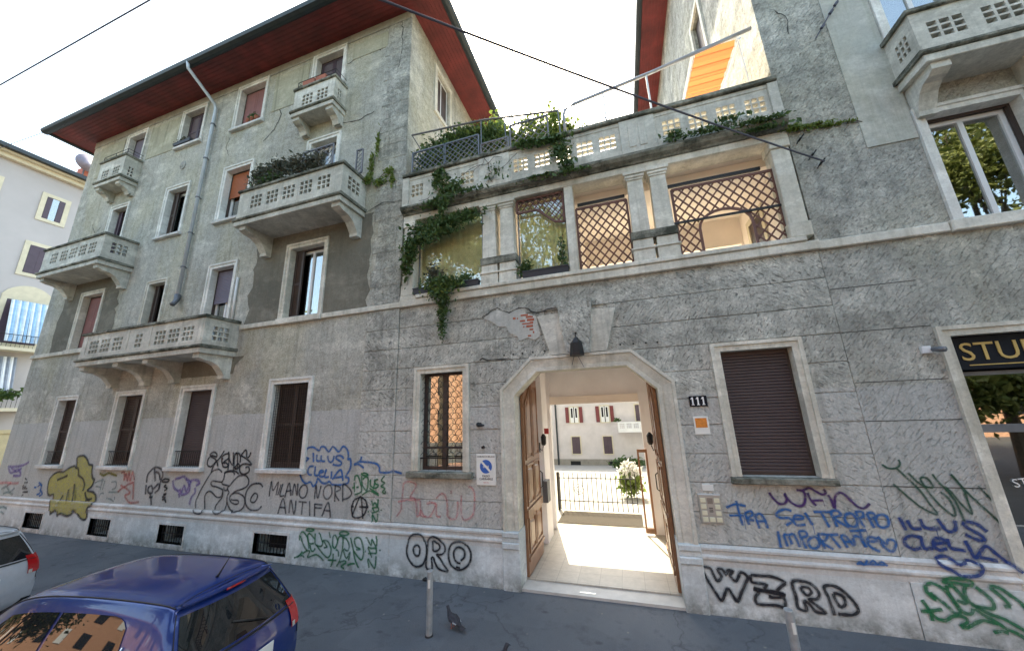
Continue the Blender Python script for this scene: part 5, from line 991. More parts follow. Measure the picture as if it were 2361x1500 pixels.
# ------------------------------------------------------------------ graffiti (points measured on the facade, metres/1.15)
def cr_spline(P, step=.025):
    if len(P) < 3: return [Vector(q) for q in P]
    out = []
    Q = [P[0]]+P+[P[-1]]
    if (Vector(P[0])-Vector(P[-1])).length < 1e-4: Q = [P[-2]]+P+[P[1]]
    for i in range(1, len(Q)-2):
        p0, p1, p2, p3 = [Vector(q) for q in Q[i-1:i+3]]; L = (p2-p1).length; n = max(2, min(12, int(L/step)+1))
        for k in range(n):
            t = k/n
            out.append(.5*((2*p1)+(p2-p0)*t+(2*p0-5*p1+4*p2-p3)*t*t+(3*p1-p0-3*p2+p3)*t**3))
    out.append(Vector(P[-1])); return out
def wall_y(x, z):
    if z > .872: return -.029 if -5.30 < x < -4.40 else (-.009 if -4.42 < x < 3.08 else -.007)
    if z > .60: return -.062
    return -.054 if x > 3.08 else -.043
GSEQ = 0
for label, colr, wd, fill, strokes in GRAF:
    mb = MB(); par = LB if strokes[0][0] < -4.42 and strokes[0][0] < -4 else (GB if strokes[0][0] < 3.08 else RBd)
    GSEQ += 1; off = .0011*(GSEQ % 5); rnd = random.Random(GSEQ)
    for st in strokes:
        P = [(st[i], st[i+1]) for i in range(0, len(st), 2)]
        mb.m = 0
        if fill:
            Q = cr_spline(P+[P[0]], .06)
            for lo, hi in ((-1, .60), (.60, .872), (.872, 9)):
                R2 = [tuple(q) for q in Q]
                for lim, keep in ((lo, 1), (hi, -1)):
                    o2 = []
                    for i in range(len(R2)):
                        a, b = R2[i], R2[(i+1) % len(R2)]; ia, ib = (a[1]-lim)*keep >= 0, (b[1]-lim)*keep >= 0
                        if ia: o2.append(a)
                        if ia != ib: t = (lim-a[1])/(b[1]-a[1]); o2.append((a[0]+(b[0]-a[0])*t, lim))
                    R2 = o2
                if len(R2) > 2:
                    y = wall_y(R2[0][0], (max(q[1] for q in R2)+min(q[1] for q in R2))/2)-off
                    mb.add([(q[0], y, q[1]) for q in R2], [tuple(range(len(R2)))])
        else:
            if len(P) == 2 and abs(P[0][0]-P[1][0])+abs(P[0][1]-P[1][1]) < .03:
                x, z = P[0]; mb.add([(x+wd*.7*math.cos(a), wall_y(x, z)-off, z+wd*.7*math.sin(a)) for a in [k*math.pi/4 for k in range(8)]], [tuple(range(8))]); continue
            Q = cr_spline(P); n = len(Q); vs = []
            for i, q in enumerate(Q):
                d = (Q[min(i+1, n-1)]-Q[max(i-1, 0)]); d = d.normalized() if d.length > 1e-6 else Vector((1, 0)); nn = Vector((-d.y, d.x))*wd*.5*rnd.uniform(.85, 1.15)
                y = wall_y(q.x, q.y)-off-.0002*(i % 3)
                vs += [(q.x+nn.x, y, q.y+nn.y), (q.x-nn.x, y, q.y-nn.y)]
            mb.add(vs, [(2*i, 2*i+1, 2*i+3, 2*i+2) for i in range(n-1)])
            mb.m = 1; vs = []
            for i, q in enumerate(Q):
                d = (Q[min(i+1, n-1)]-Q[max(i-1, 0)]); d = d.normalized() if d.length > 1e-6 else Vector((1, 0)); nn = Vector((-d.y, d.x))*wd*.5*1.9
                y = wall_y(q.x, q.y)-off+.0006; vs += [(q.x+nn.x, y, q.y+nn.y), (q.x-nn.x, y, q.y-nn.y)]
            mb.add(vs, [(2*i, 2*i+1, 2*i+3, 2*i+2) for i in range(n-1)]); mb.m = 0
            if rnd.random() < .22 and colr not in ('dark_green', 'black'):     # a run of paint
                q = Q[rnd.randrange(n)]; L_ = rnd.uniform(.06, .2)
                if q.y-L_ > .88: mb.add([(q.x-.004, wall_y(q.x, q.y)-off, q.y), (q.x+.004, wall_y(q.x, q.y)-off, q.y), (q.x+.003, wall_y(q.x, q.y)-off, q.y-L_), (q.x-.003, wall_y(q.x, q.y)-off, q.y-L_)], [(0, 1, 2, 3)])
    mb.build('graffiti', [M['g_'+colr], M['h_'+colr]], par, label=label)

# ------------------------------------------------------------------ signs and small fittings on the walls
t = thing('house_number', 'dark enamel plate with the white number 111 on the right pier', 'number plate', (1.085, 0, 2.78))
s = MB(); s.slab(.96, 1.21, -.022, -.003, 2.775, 2.935, .006); s.build('plate', M['sign_dark'], t)
for i, x in enumerate((.985, 1.06, 1.135)):
    s = MB(); s.box(x+.012, x+.032, -.027, -.0225, 2.80, 2.915); s.box(x+.002, x+.042, -.0271, -.0226, 2.795, 2.807); s.prism([(x+.012, 2.915), (x-.004, 2.893), (x-.004, 2.88), (x+.012, 2.892)], -.0268, -.0227); s.build('digit', M['sign_text'], t)
t = thing('notice_board', 'white paper notice with an orange picture below the house number', 'notice', (1.085, 0, 2.36))
s = MB(); s.slab(.975, 1.185, -.014, -.004, 2.36, 2.625, .003); s.build('board', M['sign_white'], t)
s = MB(); s.box(1.0, 1.16, -.017, -.0145, 2.46, 2.60); s.build('picture', M['sign_orange'], t)
t = thing('intercom', 'metal intercom panel with cream bell buttons right of the arch', 'intercom', (1.03, 0, 1.13))
s = MB(); s.slab(.875, 1.175, -.032, -.003, 1.135, 1.525, .008); s.build('faceplate', M['plate'], t)
for cx in (.935, 1.115):
    for k in range(4): s = MB(); s.slab(cx-.035, cx+.035, -.040, -.0325, 1.16+k*.085, 1.16+k*.085+.06, .003); s.build('button', M['button'], t)
for k in range(1): s = MB(); s.slab(.99, 1.06, -.040, -.0325, 1.16, 1.22, .003); s.build('button', M['button'], t)
s = MB()
for k in range(5): s.box(.99, 1.06, -.036, -.0325, 1.40+k*.016, 1.406+k*.016)
for k in range(3): s.box(1.0, 1.05, -.036, -.0325, 1.29+k*.024, 1.30+k*.024)
s.build('speaker_grille', M['sign_ink'], t)
s = MB(); s.slab(.955, 1.105, -.014, -.003, 1.565, 1.655, .004); tag(s.build('small_plaque', M['sign_white']), 'small blank white plaque above the intercom', 'plaque')
t = thing('driveway_sign', 'white passo carrabile sign with a blue disc left of the arch', 'sign', (-2.48, 0, 1.56))
s = MB(); s.slab(-2.665, -2.29, -.020, -.005, 1.555, 2.08, .006); s.build('board', M['sign_white'], t)
s = MB(); s.prism([(-2.478+.115*math.cos(a), 1.865+.115*math.sin(a)) for a in [k*math.pi/16 for k in range(32)]], -.0225, -.0205); s.build('disc', M['sign_blue'], t)
s = MB(); s.add([(-2.478+r_*math.cos(a), -.0235, 1.865+r_*math.sin(a)) for a in [R(135-9), R(135+9), R(-45-9), R(-45+9)] for r_ in (.118,)], [(0, 1, 2, 3)]); s.build('disc_bar', M['sign_white'], t)
text(t, 'caption', 'COMUNE DI MILANO', -2.478, -.0215, 2.020, .036, M['sign_ink'], ext=.0005, align='CENTER', bold=.0004)
text(t, 'caption', 'PASSO', -2.478, -.0215, 1.692, .05, M['sign_ink'], ext=.0005, align='CENTER', bold=.001)
text(t, 'caption', 'CARRABILE', -2.478, -.0215, 1.645, .05, M['sign_ink'], ext=.0005, align='CENTER', bold=.001)
text(t, 'caption', 'AUT. N.', -2.478, -.0215, 1.592, .03, M['sign_red'], ext=.0005, align='CENTER')
text(t, 'disc_lettering', '0-24', -2.478, -.0245, 1.845, .06, M['sign_white'], ext=.0005, align='CENTER', bold=.001)
t = thing('door_holder', 'black conical iron door stop sticking out of the wall left of the arch', 'door stop', (-2.53, 0, 2.58))
s = MB(); s.tube([(-2.62, -.01, 2.585), (-2.60, -.05, 2.585), (-2.46, -.13, 2.575)], [.045, .035, .014], 8); s.box(-2.64, -2.56, -.012, -.005, 2.55, 2.62); s.build('cone', M['black_metal'], t)
s = MB(); s.tube([(-2.53, -.005, 2.19), (-2.53, -.05, 2.19)], [.03, .022], 8); tag(s.build('bell_knob', M['black_metal']), 'small dark round knob on the wall above the driveway sign', 'knob')
t = thing('entrance_lantern', 'black iron lantern hanging in front of the keystone', 'lamp', (PC, -.2, 3.66))
s = MB(); s.lathe([(.12, 3.68), (.12, 3.72), (.10, 3.90), (.05, 3.96), (.02, 4.0)], PC, -.24, 6); s.build('shade', M['black_metal'], t)
s = MB(); s.tube([(PC, -.13, 4.10), (PC, -.24, 4.08), (PC, -.24, 3.98)], .012, 6); s.build('bracket', M['black_metal'], t)
s = MB(); s.tube([(PC, -.22, 3.70), (PC+.08, -.05, 3.50)], .005, 4); s.tube([(PC-.05, -.22, 3.7), (PC-.12, -.06, 3.55)], .005, 4); s.build('wire', M['cable'], t)
t = thing('security_camera', 'small white security camera on the wall left of the shop sign', 'camera', (4.0, 0, 3.4))
s = MB(); s.slab(3.90, 4.0, -.05, -.003, 3.36, 3.46, .01); s.build('base', M['white_frame'], t)
s = MB(); s.tube([(4.0, -.05, 3.41), (4.03, -.12, 3.40), (4.05, -.17, 3.39)], [.025, .038, .035], 10); s.build('head', M['grey_metal'], t, smooth=True)
def hook(x, z, y=-.0, label='rusty iron hook in the upper wall'):
    s = MB(); s.tube([(x, y, z), (x+.02, y-.06, z+.02), (x+.06, y-.07, z+.07)], .012, 5); s.tube([(x-.04, y-.01, z-.05), (x+.03, y-.015, z+.06)], .008, 4); return s.build('iron_hook', M['black_metal'])
tag(hook(3.40, 6.48), 'dark iron anchor hook where the overhead wire ends on the right wall', 'hook')
tag(hook(3.32, 6.66), 'small rusty hook just above the wire anchor', 'hook'); tag(hook(3.22, 7.0), 'small rusty hook beside the creeper on the right wall', 'hook')
# overhead wires
def wire(pts, label, r=.016):
    s = MB(); s.tube(pts, r, 6); tag(s.build('overhead_wire', M['cable']), label, 'wire', None)
def sag(a, b, d=.15, n=14): a, b = Vector(a), Vector(b); return [tuple(a.lerp(b, k/n)-Vector((0, 0, 4*d*(k/n)*(1-k/n)))) for k in range(n+1)]
wire(sag((3.44, -.07, 6.50), (-1.98, -4.0, 6.96), .06)+sag((-1.98, -4, 6.96), (-9, -9.2, 7.5), .0)[1:], 'overhead cable running from the hook on the right wall across the gateway', .014)
wire(sag((-30, -2.5, 13.75), (8, -2.5, 13.35), .0), 'overhead cable crossing the sky at the top left', .019)
wire(sag((-33.9, -1.0, 14.9), (-18.6, -.95, 13.62), .0), 'thin cable ending at the left tip of the eaves', .014)
s = MB(); s.tube([(3.84, -.03, 8.92), (3.98, -.06, 9.12), (4.12, -.07, 9.33), (4.42, -.04, 9.75)], .010, 5)
for q in ((3.93, 9.05), (4.10, 9.30), (4.2, 9.44)): s.tube([(q[0], -.07, q[1]), (q[0]+.05, -.07, q[1]+.06)], .025, 6)
tag(s.build('loose_cable', M['cable']), 'loose black cable with clips high on the right wall', 'cable')

# ------------------------------------------------------------------ climbing plants and planters
def blob(cx, cy, cz, rx, ry, rz, n, rnd):
    return [(cx+rnd.gauss(0, .45)*rx, cy+rnd.gauss(0, .45)*ry, cz+rnd.gauss(0, .45)*rz) for _ in range(n)]
DENS = 1.9
def plant(name, label, cat, blobs, size=.035, mat='leaf', stems=(), seed=1, group=None, stem_r=.006, extra=None):
    rnd = random.Random(seed); random.seed(seed); mb = MB(); pts = []
    for b in blobs: pts += blob(*b[:6], int(b[6]*DENS), rnd)
    leaves(mb, pts, size*1.12)
    c = blobs[0]; t = thing(name, label, cat, (c[0], c[1], c[2]), group)
    mb.build('foliage', M[mat], t)
    if extra: 
        mb = MB(); pts = []
        for b in extra[1]: pts += blob(*b[:6], int(b[6]*DENS), rnd)
        leaves(mb, pts, size); mb.build('foliage', M[extra[0]], t)
    sm = MB()
    for st in stems: sm.tube(st, stem_r, 4)
    if stems: sm.build('stem', M['bark'], t)
    return t
def wig(a, b, n=8, j=.05, seed=0):
    rnd = random.Random(seed); a, b = Vector(a), Vector(b); return [tuple(a.lerp(b, k/n)+Vector((rnd.uniform(-j, j), rnd.uniform(-j*.3, 0), rnd.uniform(-j, j)))) for k in range(n+1)]
plant('climbing_ivy', 'dark green ivy draped over the head of the left loggia bay', 'ivy',
  [(-3.3, -.12, 6.85, .8, .10, .18, 420), (-3.8, -.12, 6.62, .40, .10, .22, 330), (-4.15, -.12, 6.35, .22, .10, .35, 230), (-4.25, -.1, 5.95, .14, .08, .4, 110), (-2.85, -.12, 6.88, .35, .10, .16, 170), (-3.35, -.12, 6.62, .5, .08, .10, 130)],
  .034, 'leaf', [wig((-4.2, -.06, 5.5), (-4.1, -.08, 7.0), seed=1), wig((-4.2, -.06, 6.5), (-2.7, -.08, 7.0), seed=2)], 11)
plant('climbing_ivy', 'ivy hanging over the left end of the terrace parapet', 'ivy',
  [(-3.45, -.17, 7.9, .22, .05, .38, 150), (-3.15, -.17, 7.6, .30, .05, .28, 170), (-3.5, -.2, 7.3, .40, .05, .14, 120), (-2.75, -.22, 7.42, .5, .04, .06, 60), (-3.3, -.2, 7.15, .16, .05, .2, 60), (-2.1, -.2, 7.75, .35, .03, .3, 30)],
  .032, 'leaf', [wig((-3.9, -.14, 7.5), (-2.0, -.15, 8.1), 12, .08, 3), wig((-3.3, -.15, 7.2), (-2.3, -.16, 8.15), 10, .08, 4), wig((-2.6, -.15, 7.2), (-1.7, -.16, 8.1), 10, .1, 5), wig((-2.2, -.16, 7.5), (-2.3, -.16, 8.1), 8, .05, 6), wig((-3.6, -.2, 7.3), (-.6, -.21, 7.2), 16, .06, 7)], 12)
plant('climbing_ivy', 'dark ivy clump spilling over the middle of the parapet', 'ivy',
  [(-.95, -.2, 8.15, .45, .06, .10, 200), (-.70, -.2, 7.85, .22, .06, .24, 130), (-1.35, -.2, 8.22, .3, .05, .06, 70), (-.60, -.2, 7.45, .2, .05, .2, 60), (-.5, -.2, 7.3, .5, .04, .05, 50), (-1.1, -.2, 7.35, .5, .04, .06, 40)],
  .034, 'leaf', [wig((-1.6, -.16, 8.2), (-.5, -.17, 8.1), 9, .05, 8), wig((-.7, -.17, 8.1), (-.55, -.17, 7.2), 9, .05, 9), wig((-1.7, -.2, 7.2), (0, -.2, 7.3), 12, .07, 10)], 13)
plant('hanging_creeper', 'light green creeper hanging from the left loggia sill down the stone wall', 'creeper',
  [(-3.35, -.22, 5.42, .42, .08, .14, 330), (-3.32, -.22, 5.2, .30, .07, .2, 260), (-3.33, -.14, 4.9, .15, .05, .3, 200), (-3.34, -.12, 4.55, .10, .05, .3, 110), (-3.0, -.2, 5.35, .25, .06, .1, 90)],
  .026, 'leaf', [wig((-3.4, -.14, 5.4), (-3.33, -.1, 4.35), 8, .04, 12)], 14, extra=('leaf_light', [(-3.35, -.24, 5.3, .3, .07, .2, 120)]))
plant('climbing_ivy', 'ivy strip along the cornice at the right end of the loggia', 'ivy',
  [(1.9, -.22, 7.46, .45, .05, .06, 110), (2.6, -.22, 7.42, .45, .05, .05, 130), (2.3, -.18, 7.62, .35, .03, .08, 40), (1.35, -.2, 7.52, .22, .05, .12, 70), (2.7, -.2, 7.27, .4, .05, .04, 70)],
  .028, 'leaf', [wig((1.2, -.2, 7.5), (3.0, -.2, 7.4), 12, .04, 14)], 15)
plant('creeper_shoot', 'thin green shoot creeping along the right building wall', 'creeper',
  [(3.35, -.04, 7.22, .35, .03, .03, 110), (3.7, -.03, 7.16, .35, .02, .02, 50), (3.15, -.06, 7.25, .15, .03, .06, 60)], .024, 'leaf_light', [wig((3.08, -.03, 7.25), (4.1, -.02, 7.1), 12, .015, 15)], 16)
plant('wall_creeper', 'yellow-green creeper climbing beside the hedge balcony', 'creeper',
  [(-5.42, -.06, 8.95, .07, .03, .35, 60), (-5.28, -.05, 9.5, .05, .03, .4, 55), (-5.15, -.05, 8.35, .18, .04, .1, 50), (-4.9, -.05, 8.6, .12, .03, .12, 45), (-4.78, -.05, 8.35, .08, .03, .2, 35), (-5.45, -.1, 8.5, .12, .08, .15, 70)],
  .030, 'leaf_light', [wig((-5.45, -.03, 8.4), (-5.22, -.03, 10.0), 8, .03, 16), wig((-5.4, -.03, 8.4), (-4.8, -.03, 8.7), 6, .04, 17), wig((-4.85, -.03, 8.7), (-4.7, -.03, 8.1), 6, .03, 18)], 17)
plant('terrace_shrub', 'bushy climber behind the grey trellis at the left end of the terrace', 'shrub',
  [(-3.7, .45, 8.95, .5, .22, .35, 700), (-3.0, .5, 9.15, .55, .25, .4, 800), (-2.5, .6, 9.4, .4, .25, .35, 420), (-4.1, .4, 8.6, .25, .15, .4, 200), (-3.5, .3, 8.6, .9, .12, .3, 600), (-3.3, .3, 9.2, .9, .15, .35, 650), (-2.4, .3, 8.9, .5, .12, .5, 480), (-3.2, .4, 9.45, .9, .15, .25, 420), (-4.0, .3, 9.0, .35, .12, .4, 260)],
  .034, 'leaf', [wig((-3.6, .5, 7.5), (-3.4, .5, 9.2), seed=19), wig((-2.8, .5, 7.5), (-2.7, .6, 9.6), seed=20)], 18, extra=('leaf_light', [(-2.35, .65, 9.65, .3, .2, .4, 260), (-2.9, .3, 9.3, .6, .2, .3, 260), (-3.6, .25, 8.8, .6, .12, .3, 200)]))
plant('terrace_shrub', 'tall backlit shrub behind the middle trellis of the terrace', 'shrub',
  [(-1.6, .3, 8.6, .6, .12, .25, 400), (-1.9, .3, 9.0, .4, .12, .25, 180), (-1.0, .3, 8.7, .4, .12, .35, 240), (-1.7, .5, 8.9, .5, .2, .35, 260), (-1.15, .5, 9.1, .35, .2, .45, 260), (-.85, .4, 9.2, .2, .15, .40, 110), (-1.5, .5, 9.35, .25, .15, .15, 70), (-.55, .4, 8.75, .25, .12, .35, 170)],
  .036, 'leaf_light', [wig((-1.6, .5, 7.5), (-1.3, .5, 9.5), seed=21), wig((-.8, .4, 7.5), (-.75, .4, 9.9), seed=22)], 19, extra=('leaf', [(-1.4, .4, 8.7, .6, .2, .3, 240), (-.7, .35, 8.7, .25, .1, .35, 120)]))
plant('terrace_plant', 'sparse pale plants behind the coping on the right of the trellis', 'plant',
  [(-.25, .3, 8.6, .2, .1, .25, 60), (.05, .3, 8.5, .3, .1, .15, 60), (.35, .3, 8.45, .15, .08, .12, 30)], .022, 'leaf', [wig((-.25, .3, 8.2), (-.25, .3, 8.95), seed=23), wig((.1, .3, 8.2), (.15, .3, 8.8), seed=24)], 20)
plant('balcony_hedge', 'dry grey-green hedge along the second floor balcony', 'hedge',
  [(-8.4, -.62, 8.95, .35, .10, .35, 420), (-7.9, -.62, 9.0, .4, .10, .32, 480), (-7.3, -.62, 8.95, .4, .10, .30, 460), (-6.7, -.62, 8.9, .35, .10, .28, 330), (-8.65, -.5, 8.6, .12, .2, .15, 90)],
  .030, 'leaf_dry', [wig((-8.5+k*.22, -.62, 8.5), (-8.4+k*.22, -.62, 9.2), 5, .04, 30+k) for k in range(9)], 21, extra=('leaf', [(-8.1, -.65, 8.8, .6, .08, .2, 160)]))
# balcony hedge trellis
def mesh_trellis(label, x0, x1, z0, z1, y, mat, pitch=.11, w=.012, plane='x', arch=0):
    root = lattice(None, 'garden_trellis', (lambda x, z: z < z1-arch*((x-(x0+x1)/2)/((x1-x0)/2))**2), (x0, x1, z0, z1), pitch, w, y, mat, slope=1.0, frame=[((x0, z0), (x0, z1), .03), ((x1, z0), (x1, z1), .03), ((x0, z1), (x1, z1), .03), ((x0, z0), (x1, z0), .02)], one=True)
    return tag(root, label, 'trellis')
_b = MB.build
def lattice_fix(): pass
mesh_trellis('dark diamond trellis behind the balcony hedge', -7.1, -6.15, 8.52, 9.35, -.55, M['grey_trellis'])
mesh_trellis('small dark trellis at the right end of the hedge balcony', -5.66, -5.48, 8.53, 9.2, -.30, M['grey_trellis'], pitch=.09)
mesh_trellis('grey diamond trellis at the left end of the terrace parapet', -4.28, -3.42, 8.29, 8.98, .03, M['grey_metal'], pitch=.10)
mesh_trellis('second grey diamond trellis from the left on the terrace parapet', -3.40, -2.55, 8.29, 8.98, .03, M['grey_metal'], pitch=.10)
mesh_trellis('dark trellis panel in front of the tall backlit shrub', -1.80, -.95, 8.29, 9.0, .05, M['grey_trellis'], pitch=.12)
mesh_trellis('low dark trellis between the grey panels and the tall shrub', -2.50, -1.85, 8.29, 8.72, .05, M['grey_trellis'], pitch=.10)
s = MB()
for k in range(9):
    x = -.52+k*.105; h = .16+.03*math.sin(k*2)+(.10 if k > 6 else 0)
    s.bar((x, .05, 8.28), (x+.13, .05, 8.28+h), .016, .012); s.bar((x+.13, .064, 8.28), (x, .064, 8.28+h), .016, .012)
tag(s.build('low_trellis', M['grey_trellis']), 'low stretched trellis on the coping right of the shrub', 'trellis')
s = MB()
for k in range(20):
    x = 1.08+k*.095; h = .13+.04*math.sin(k*1.7)
    s.bar((x, .05, 8.28), (x+.11, .05, 8.28+h), .014, .012); s.bar((x+.11, .064, 8.28), (x, .064, 8.28+h), .014, .012)
tag(s.build('low_trellis', M['white_trellis']), 'low white trellis on the coping below the orange awning', 'trellis')
# planters in the loggia
def planter(x0, x1, label, y=-.04, mat='planter', z=5.285, h=.13, d=.13):
    s = MB(); s.prism([(y-d/2+.012, z), (y+d/2-.012, z), (y+d/2, z+h), (y-d/2, z+h)], x0, x1, 'x'); s.box(x0-.006, x1+.006, y-d/2-.008, y+d/2+.008, z+h-.02, z+h+.004); return tag(s.build('planter_box', M[mat]), label, 'planter')
planter(-4.06, -3.64, 'dark planter box at the left end of the loggia sill'); planter(-3.12, -2.56, 'dark planter box against the left column pair')
planter(-1.62, -.74, 'long dark planter box on the sill of the second loggia bay')
plant('potted_plant', 'small leafy plant in the planter left of the first column pair', 'plant', [(-2.85, -.04, 5.5, .14, .06, .12, 90)], .024, 'leaf', [], 41)
plant('potted_plant', 'bright green plant at the foot of the second column', 'plant', [(-1.58, -.05, 5.5, .16, .06, .14, 130)], .026, 'leaf', [wig((-1.5, -.04, 5.4), (-1.35, -.04, 5.8), seed=42)], 42)
plant('potted_plant', 'climber growing up the inside of the thin loggia post', 'plant', [(-.85, -.02, 5.7, .08, .05, .35, 100)], .022, 'leaf', [wig((-.85, -.03, 5.4), (-.8, -.03, 6.1), seed=43)], 43)
plant('potted_plant', 'dark dry shrub behind the hanging creeper in the left bay', 'plant', [(-3.65, .04, 5.75, .2, .06, .28, 150)], .028, 'leaf_dry', [wig((-3.65, .04, 5.3), (-3.6, .04, 6.1), seed=44)], 44)
for k, (a, b) in enumerate(((-7.66, -7.24), (-7.20, -6.86))):
    s = MB(); s.prism([(-.40, 11.80), (-.27, 11.80), (-.25, 11.96), (-.42, 11.96)], a, b, 'x'); tag(s.build('flower_box', M['terracotta']), ('left' if k == 0 else 'right')+' terracotta box on the top floor balcony of the fourth window column', 'planter')
plant('potted_flowers', 'orange pot plant on the sill of the red shuttered window', 'plant', [(-10.05, -.05, 11.95, .22, .05, .14, 90)], .026, 'leaf', [], 45)
for k in range(3): s = MB(); s.lathe([(.05, 11.77), (.07, 11.89), (.075, 11.90)], -10.25+k*.18, -.04, 10); tag(s.build('flower_pot', M['terracotta'], smooth=True), ['left', 'middle', 'right'][k]+' of three small orange pots on the red shuttered window sill', 'pot')
plant('potted_flowers', 'row of pot plants on the sill beside the downpipe', 'plant', [(-13.3, -.06, 12.02, .4, .05, .12, 150)], .026, 'leaf_dry', [], 46)
s = MB(); s.prism([(-.12, 11.87), (0, 11.87), (.01, 11.98), (-.13, 11.98)], -13.6, -12.8, 'x'); tag(s.build('planter_box', M['planter']), 'dark planter box on the top floor sill beside the downpipe', 'planter')
# pergola frame, awning
t = thing('steel_pergola', 'dark steel bar frame over the left end of the terrace', 'pergola', (-3, .3, 8.3))
s = MB(); s.tube([(-4.40, .12, 9.62), (-2.5, .12, 9.45), (-.70, .12, 9.10)], .022, 6); s.build('top_bar', M['grey_metal'], t)
for a, b in (((-4.38, .12, 9.6), (-4.05, .5, 8.9)), ((-3.3, .12, 9.5), (-2.95, .6, 8.9)), ((-1.95, .12, 9.35), (-1.9, .1, 8.3)), ((-.72, .1, 9.12), (-.70, .1, 8.3)), ((-2.52, .12, 9.45), (-2.52, .1, 8.3))):
    s = MB(); s.tube([a, b], .014, 5); s.build('strut', M['grey_metal'], t)
t = thing('terrace_awning', 'orange canvas awning on a pale tubular frame over the right half of the terrace', 'awning', (1.5, .15, 8.3))
Yp = .15
s = MB(); s.tube([(-.60, Yp, 8.3), (-.61, Yp, 8.98), (-.57, Yp, 9.10), (-.38, Yp, 9.19), (1.21, Yp, 9.41), (3.05, Yp, 9.75)], .035, 8); s.build('arm', M['awning_arm'], t, smooth=True)
for x, z in ((.25, 9.24), (1.12, 9.38)): s = MB(); s.tube([(x, Yp, 8.3), (x, Yp, z)], .02, 6); s.build('post', M['white_frame'], t)
s = MB(); s.tube([(2.82, Yp, 8.4), (2.80, Yp, 9.65)], .008, 5); s.build('cord', M['white_frame'], t)
for x in (2.02, 2.84): s = MB(); s.bar((x, Yp, 9.60), (x+.02, 1.75, 9.70), .05, .05) if 0 else s.tube([(x, Yp, 9.60), (x+.02, 1.75, 9.68)], .028, 6); s.build('side_rail', M['white_frame'], t)
aw = MB(); n = 16; vs = []
for i in range(n+1):
    f = i/n
    for j in range(9):
        g = j/8; vs.append((2.07+.70*g, Yp+.02+1.5*f, 9.62+.08*f-.05*math.sin(math.pi*(f*6 % 1))))
aw.add(vs, [(i*9+j, i*9+j+1, (i+1)*9+j+1, (i+1)*9+j) for i in range(n) for j in range(8)])
aw.build('canvas', leafmat('orange translucent canvas', (.42, .15, .05), (.46, .17, .06), .5), t)
for k in range(6): s = MB(); s.tube([(2.05, Yp+.15+k*.24, 9.60+k*.012), (2.79, Yp+.15+k*.24, 9.60+k*.012)], .010, 5); s.build('batten', M['far_trim'], t)

# ------------------------------------------------------------------ street furniture and pigeons
def bollard(x, y, h, label):
    t = thing('bollard', label, 'bollard', (x, y, 0), 'steel bollards on the pavement')
    s = MB(); s.lathe([(.041, -.01), (.041, h-.012), (.036, h-.002), (.0, h)], x, y, 20); s.build('post', M['steel'], t, smooth=False)
    s = MB(); s.lathe([(.055, .001), (.052, .012), (.042, .016)], x, y, 16); s.build('base_ring', M['rubber'], t)
    s = MB(); s.add([(x+.0425*math.cos(a), y+.0425*math.sin(a), z) for a in [R(-100+k*9) for k in range(6)] for z in (h-.2, h-.1)], [(2*i, 2*i+2, 2*i+3, 2*i+1) for i in range(5)]); s.build('sticker', M['sign_white'], t)
bollard(-2.755, -1.40, .755, 'steel bollard in front of the ORO graffiti'); bollard(1.352, -1.41, .765, 'steel bollard in front of the WZRD graffiti, cut by the bottom of the photo')
def pigeon(x, y, rz, label, sc=1.0):
    t = thing('pigeon', label, 'pigeon', (0, 0, 0), 'pigeons on the pavement'); t.location = (x, y, .002); t.rotation_euler = (0, 0, rz); t.scale = (sc, sc, sc)
    def B(mb, name, mat):
        me = bpy.data.meshes.new(name); me.from_pydata([tuple(v) for v in mb.v], [], mb.f); me.materials.append(mat); me.polygons.foreach_set('use_smooth', [True]*len(me.polygons)); o = bpy.data.objects.new(name, me); COL.objects.link(o); o.parent = t; return o
    b = MB(); b.tube([(-.155, 0, .055), (-.10, 0, .075), (-.05, 0, .10), (0, 0, .115), (.05, 0, .13), (.075, 0, .165), (.085, 0, .20), (.10, 0, .225), (.118, 0, .225)], [.012, .028, .045, .052, .045, .027, .020, .022, .010], 12)
    B(b, 'body', M['pigeon'])
    w = MB()
    for sg in (-1, 1): w.tube([(.045, sg*.035, .13), (0, sg*.05, .12), (-.07, sg*.042, .095), (-.145, sg*.014, .065)], [.012, .026, .022, .004], 8)
    B(w, 'wing', M['pigeon'])
    w = MB(); w.tube([(-.06, .058, .10), (-.11, .045, .085)], [.012, .006], 6); w.tube([(-.06, -.058, .10), (-.11, -.045, .085)], [.012, .006], 6); B(w, 'wing_bar', M['pigeon_w'])
    w = MB(); w.add([(-.13, -.025, .064), (-.13, .025, .064), (-.215, .035, .04), (-.215, -.035, .04), (-.13, -.02, .056), (-.13, .02, .056)], [(0,1,2,3), (4,5,2,3)]); B(w, 'tail', M['pigeon'])
    w = MB(); w.tube([(.116, 0, .224), (.142, 0, .216)], [.006, .001], 6); B(w, 'beak', M['rubber'])
    for sg in (-1, 1):
        w = MB(); w.tube([(0, sg*.022, .075), (.005, sg*.022, .035), (-.003, sg*.022, .006)], [.008, .0045, .004], 5)
        for a in (-.5, 0, .5): w.tube([(-.003, sg*.022, .006), (-.003+.028*math.cos(a), sg*.022+.028*math.sin(a), .003)], [.003, .0015], 4)
        B(w, 'leg', M['terracotta'])
    return t
pigeon(-2.53, -1.17, R(160), 'dark pigeon walking beside the bollard left of the arch', 1.0)
pigeon(-1.66, -1.80, R(20), 'dark pigeon at the bottom edge of the photo in front of the arch', 1.15)
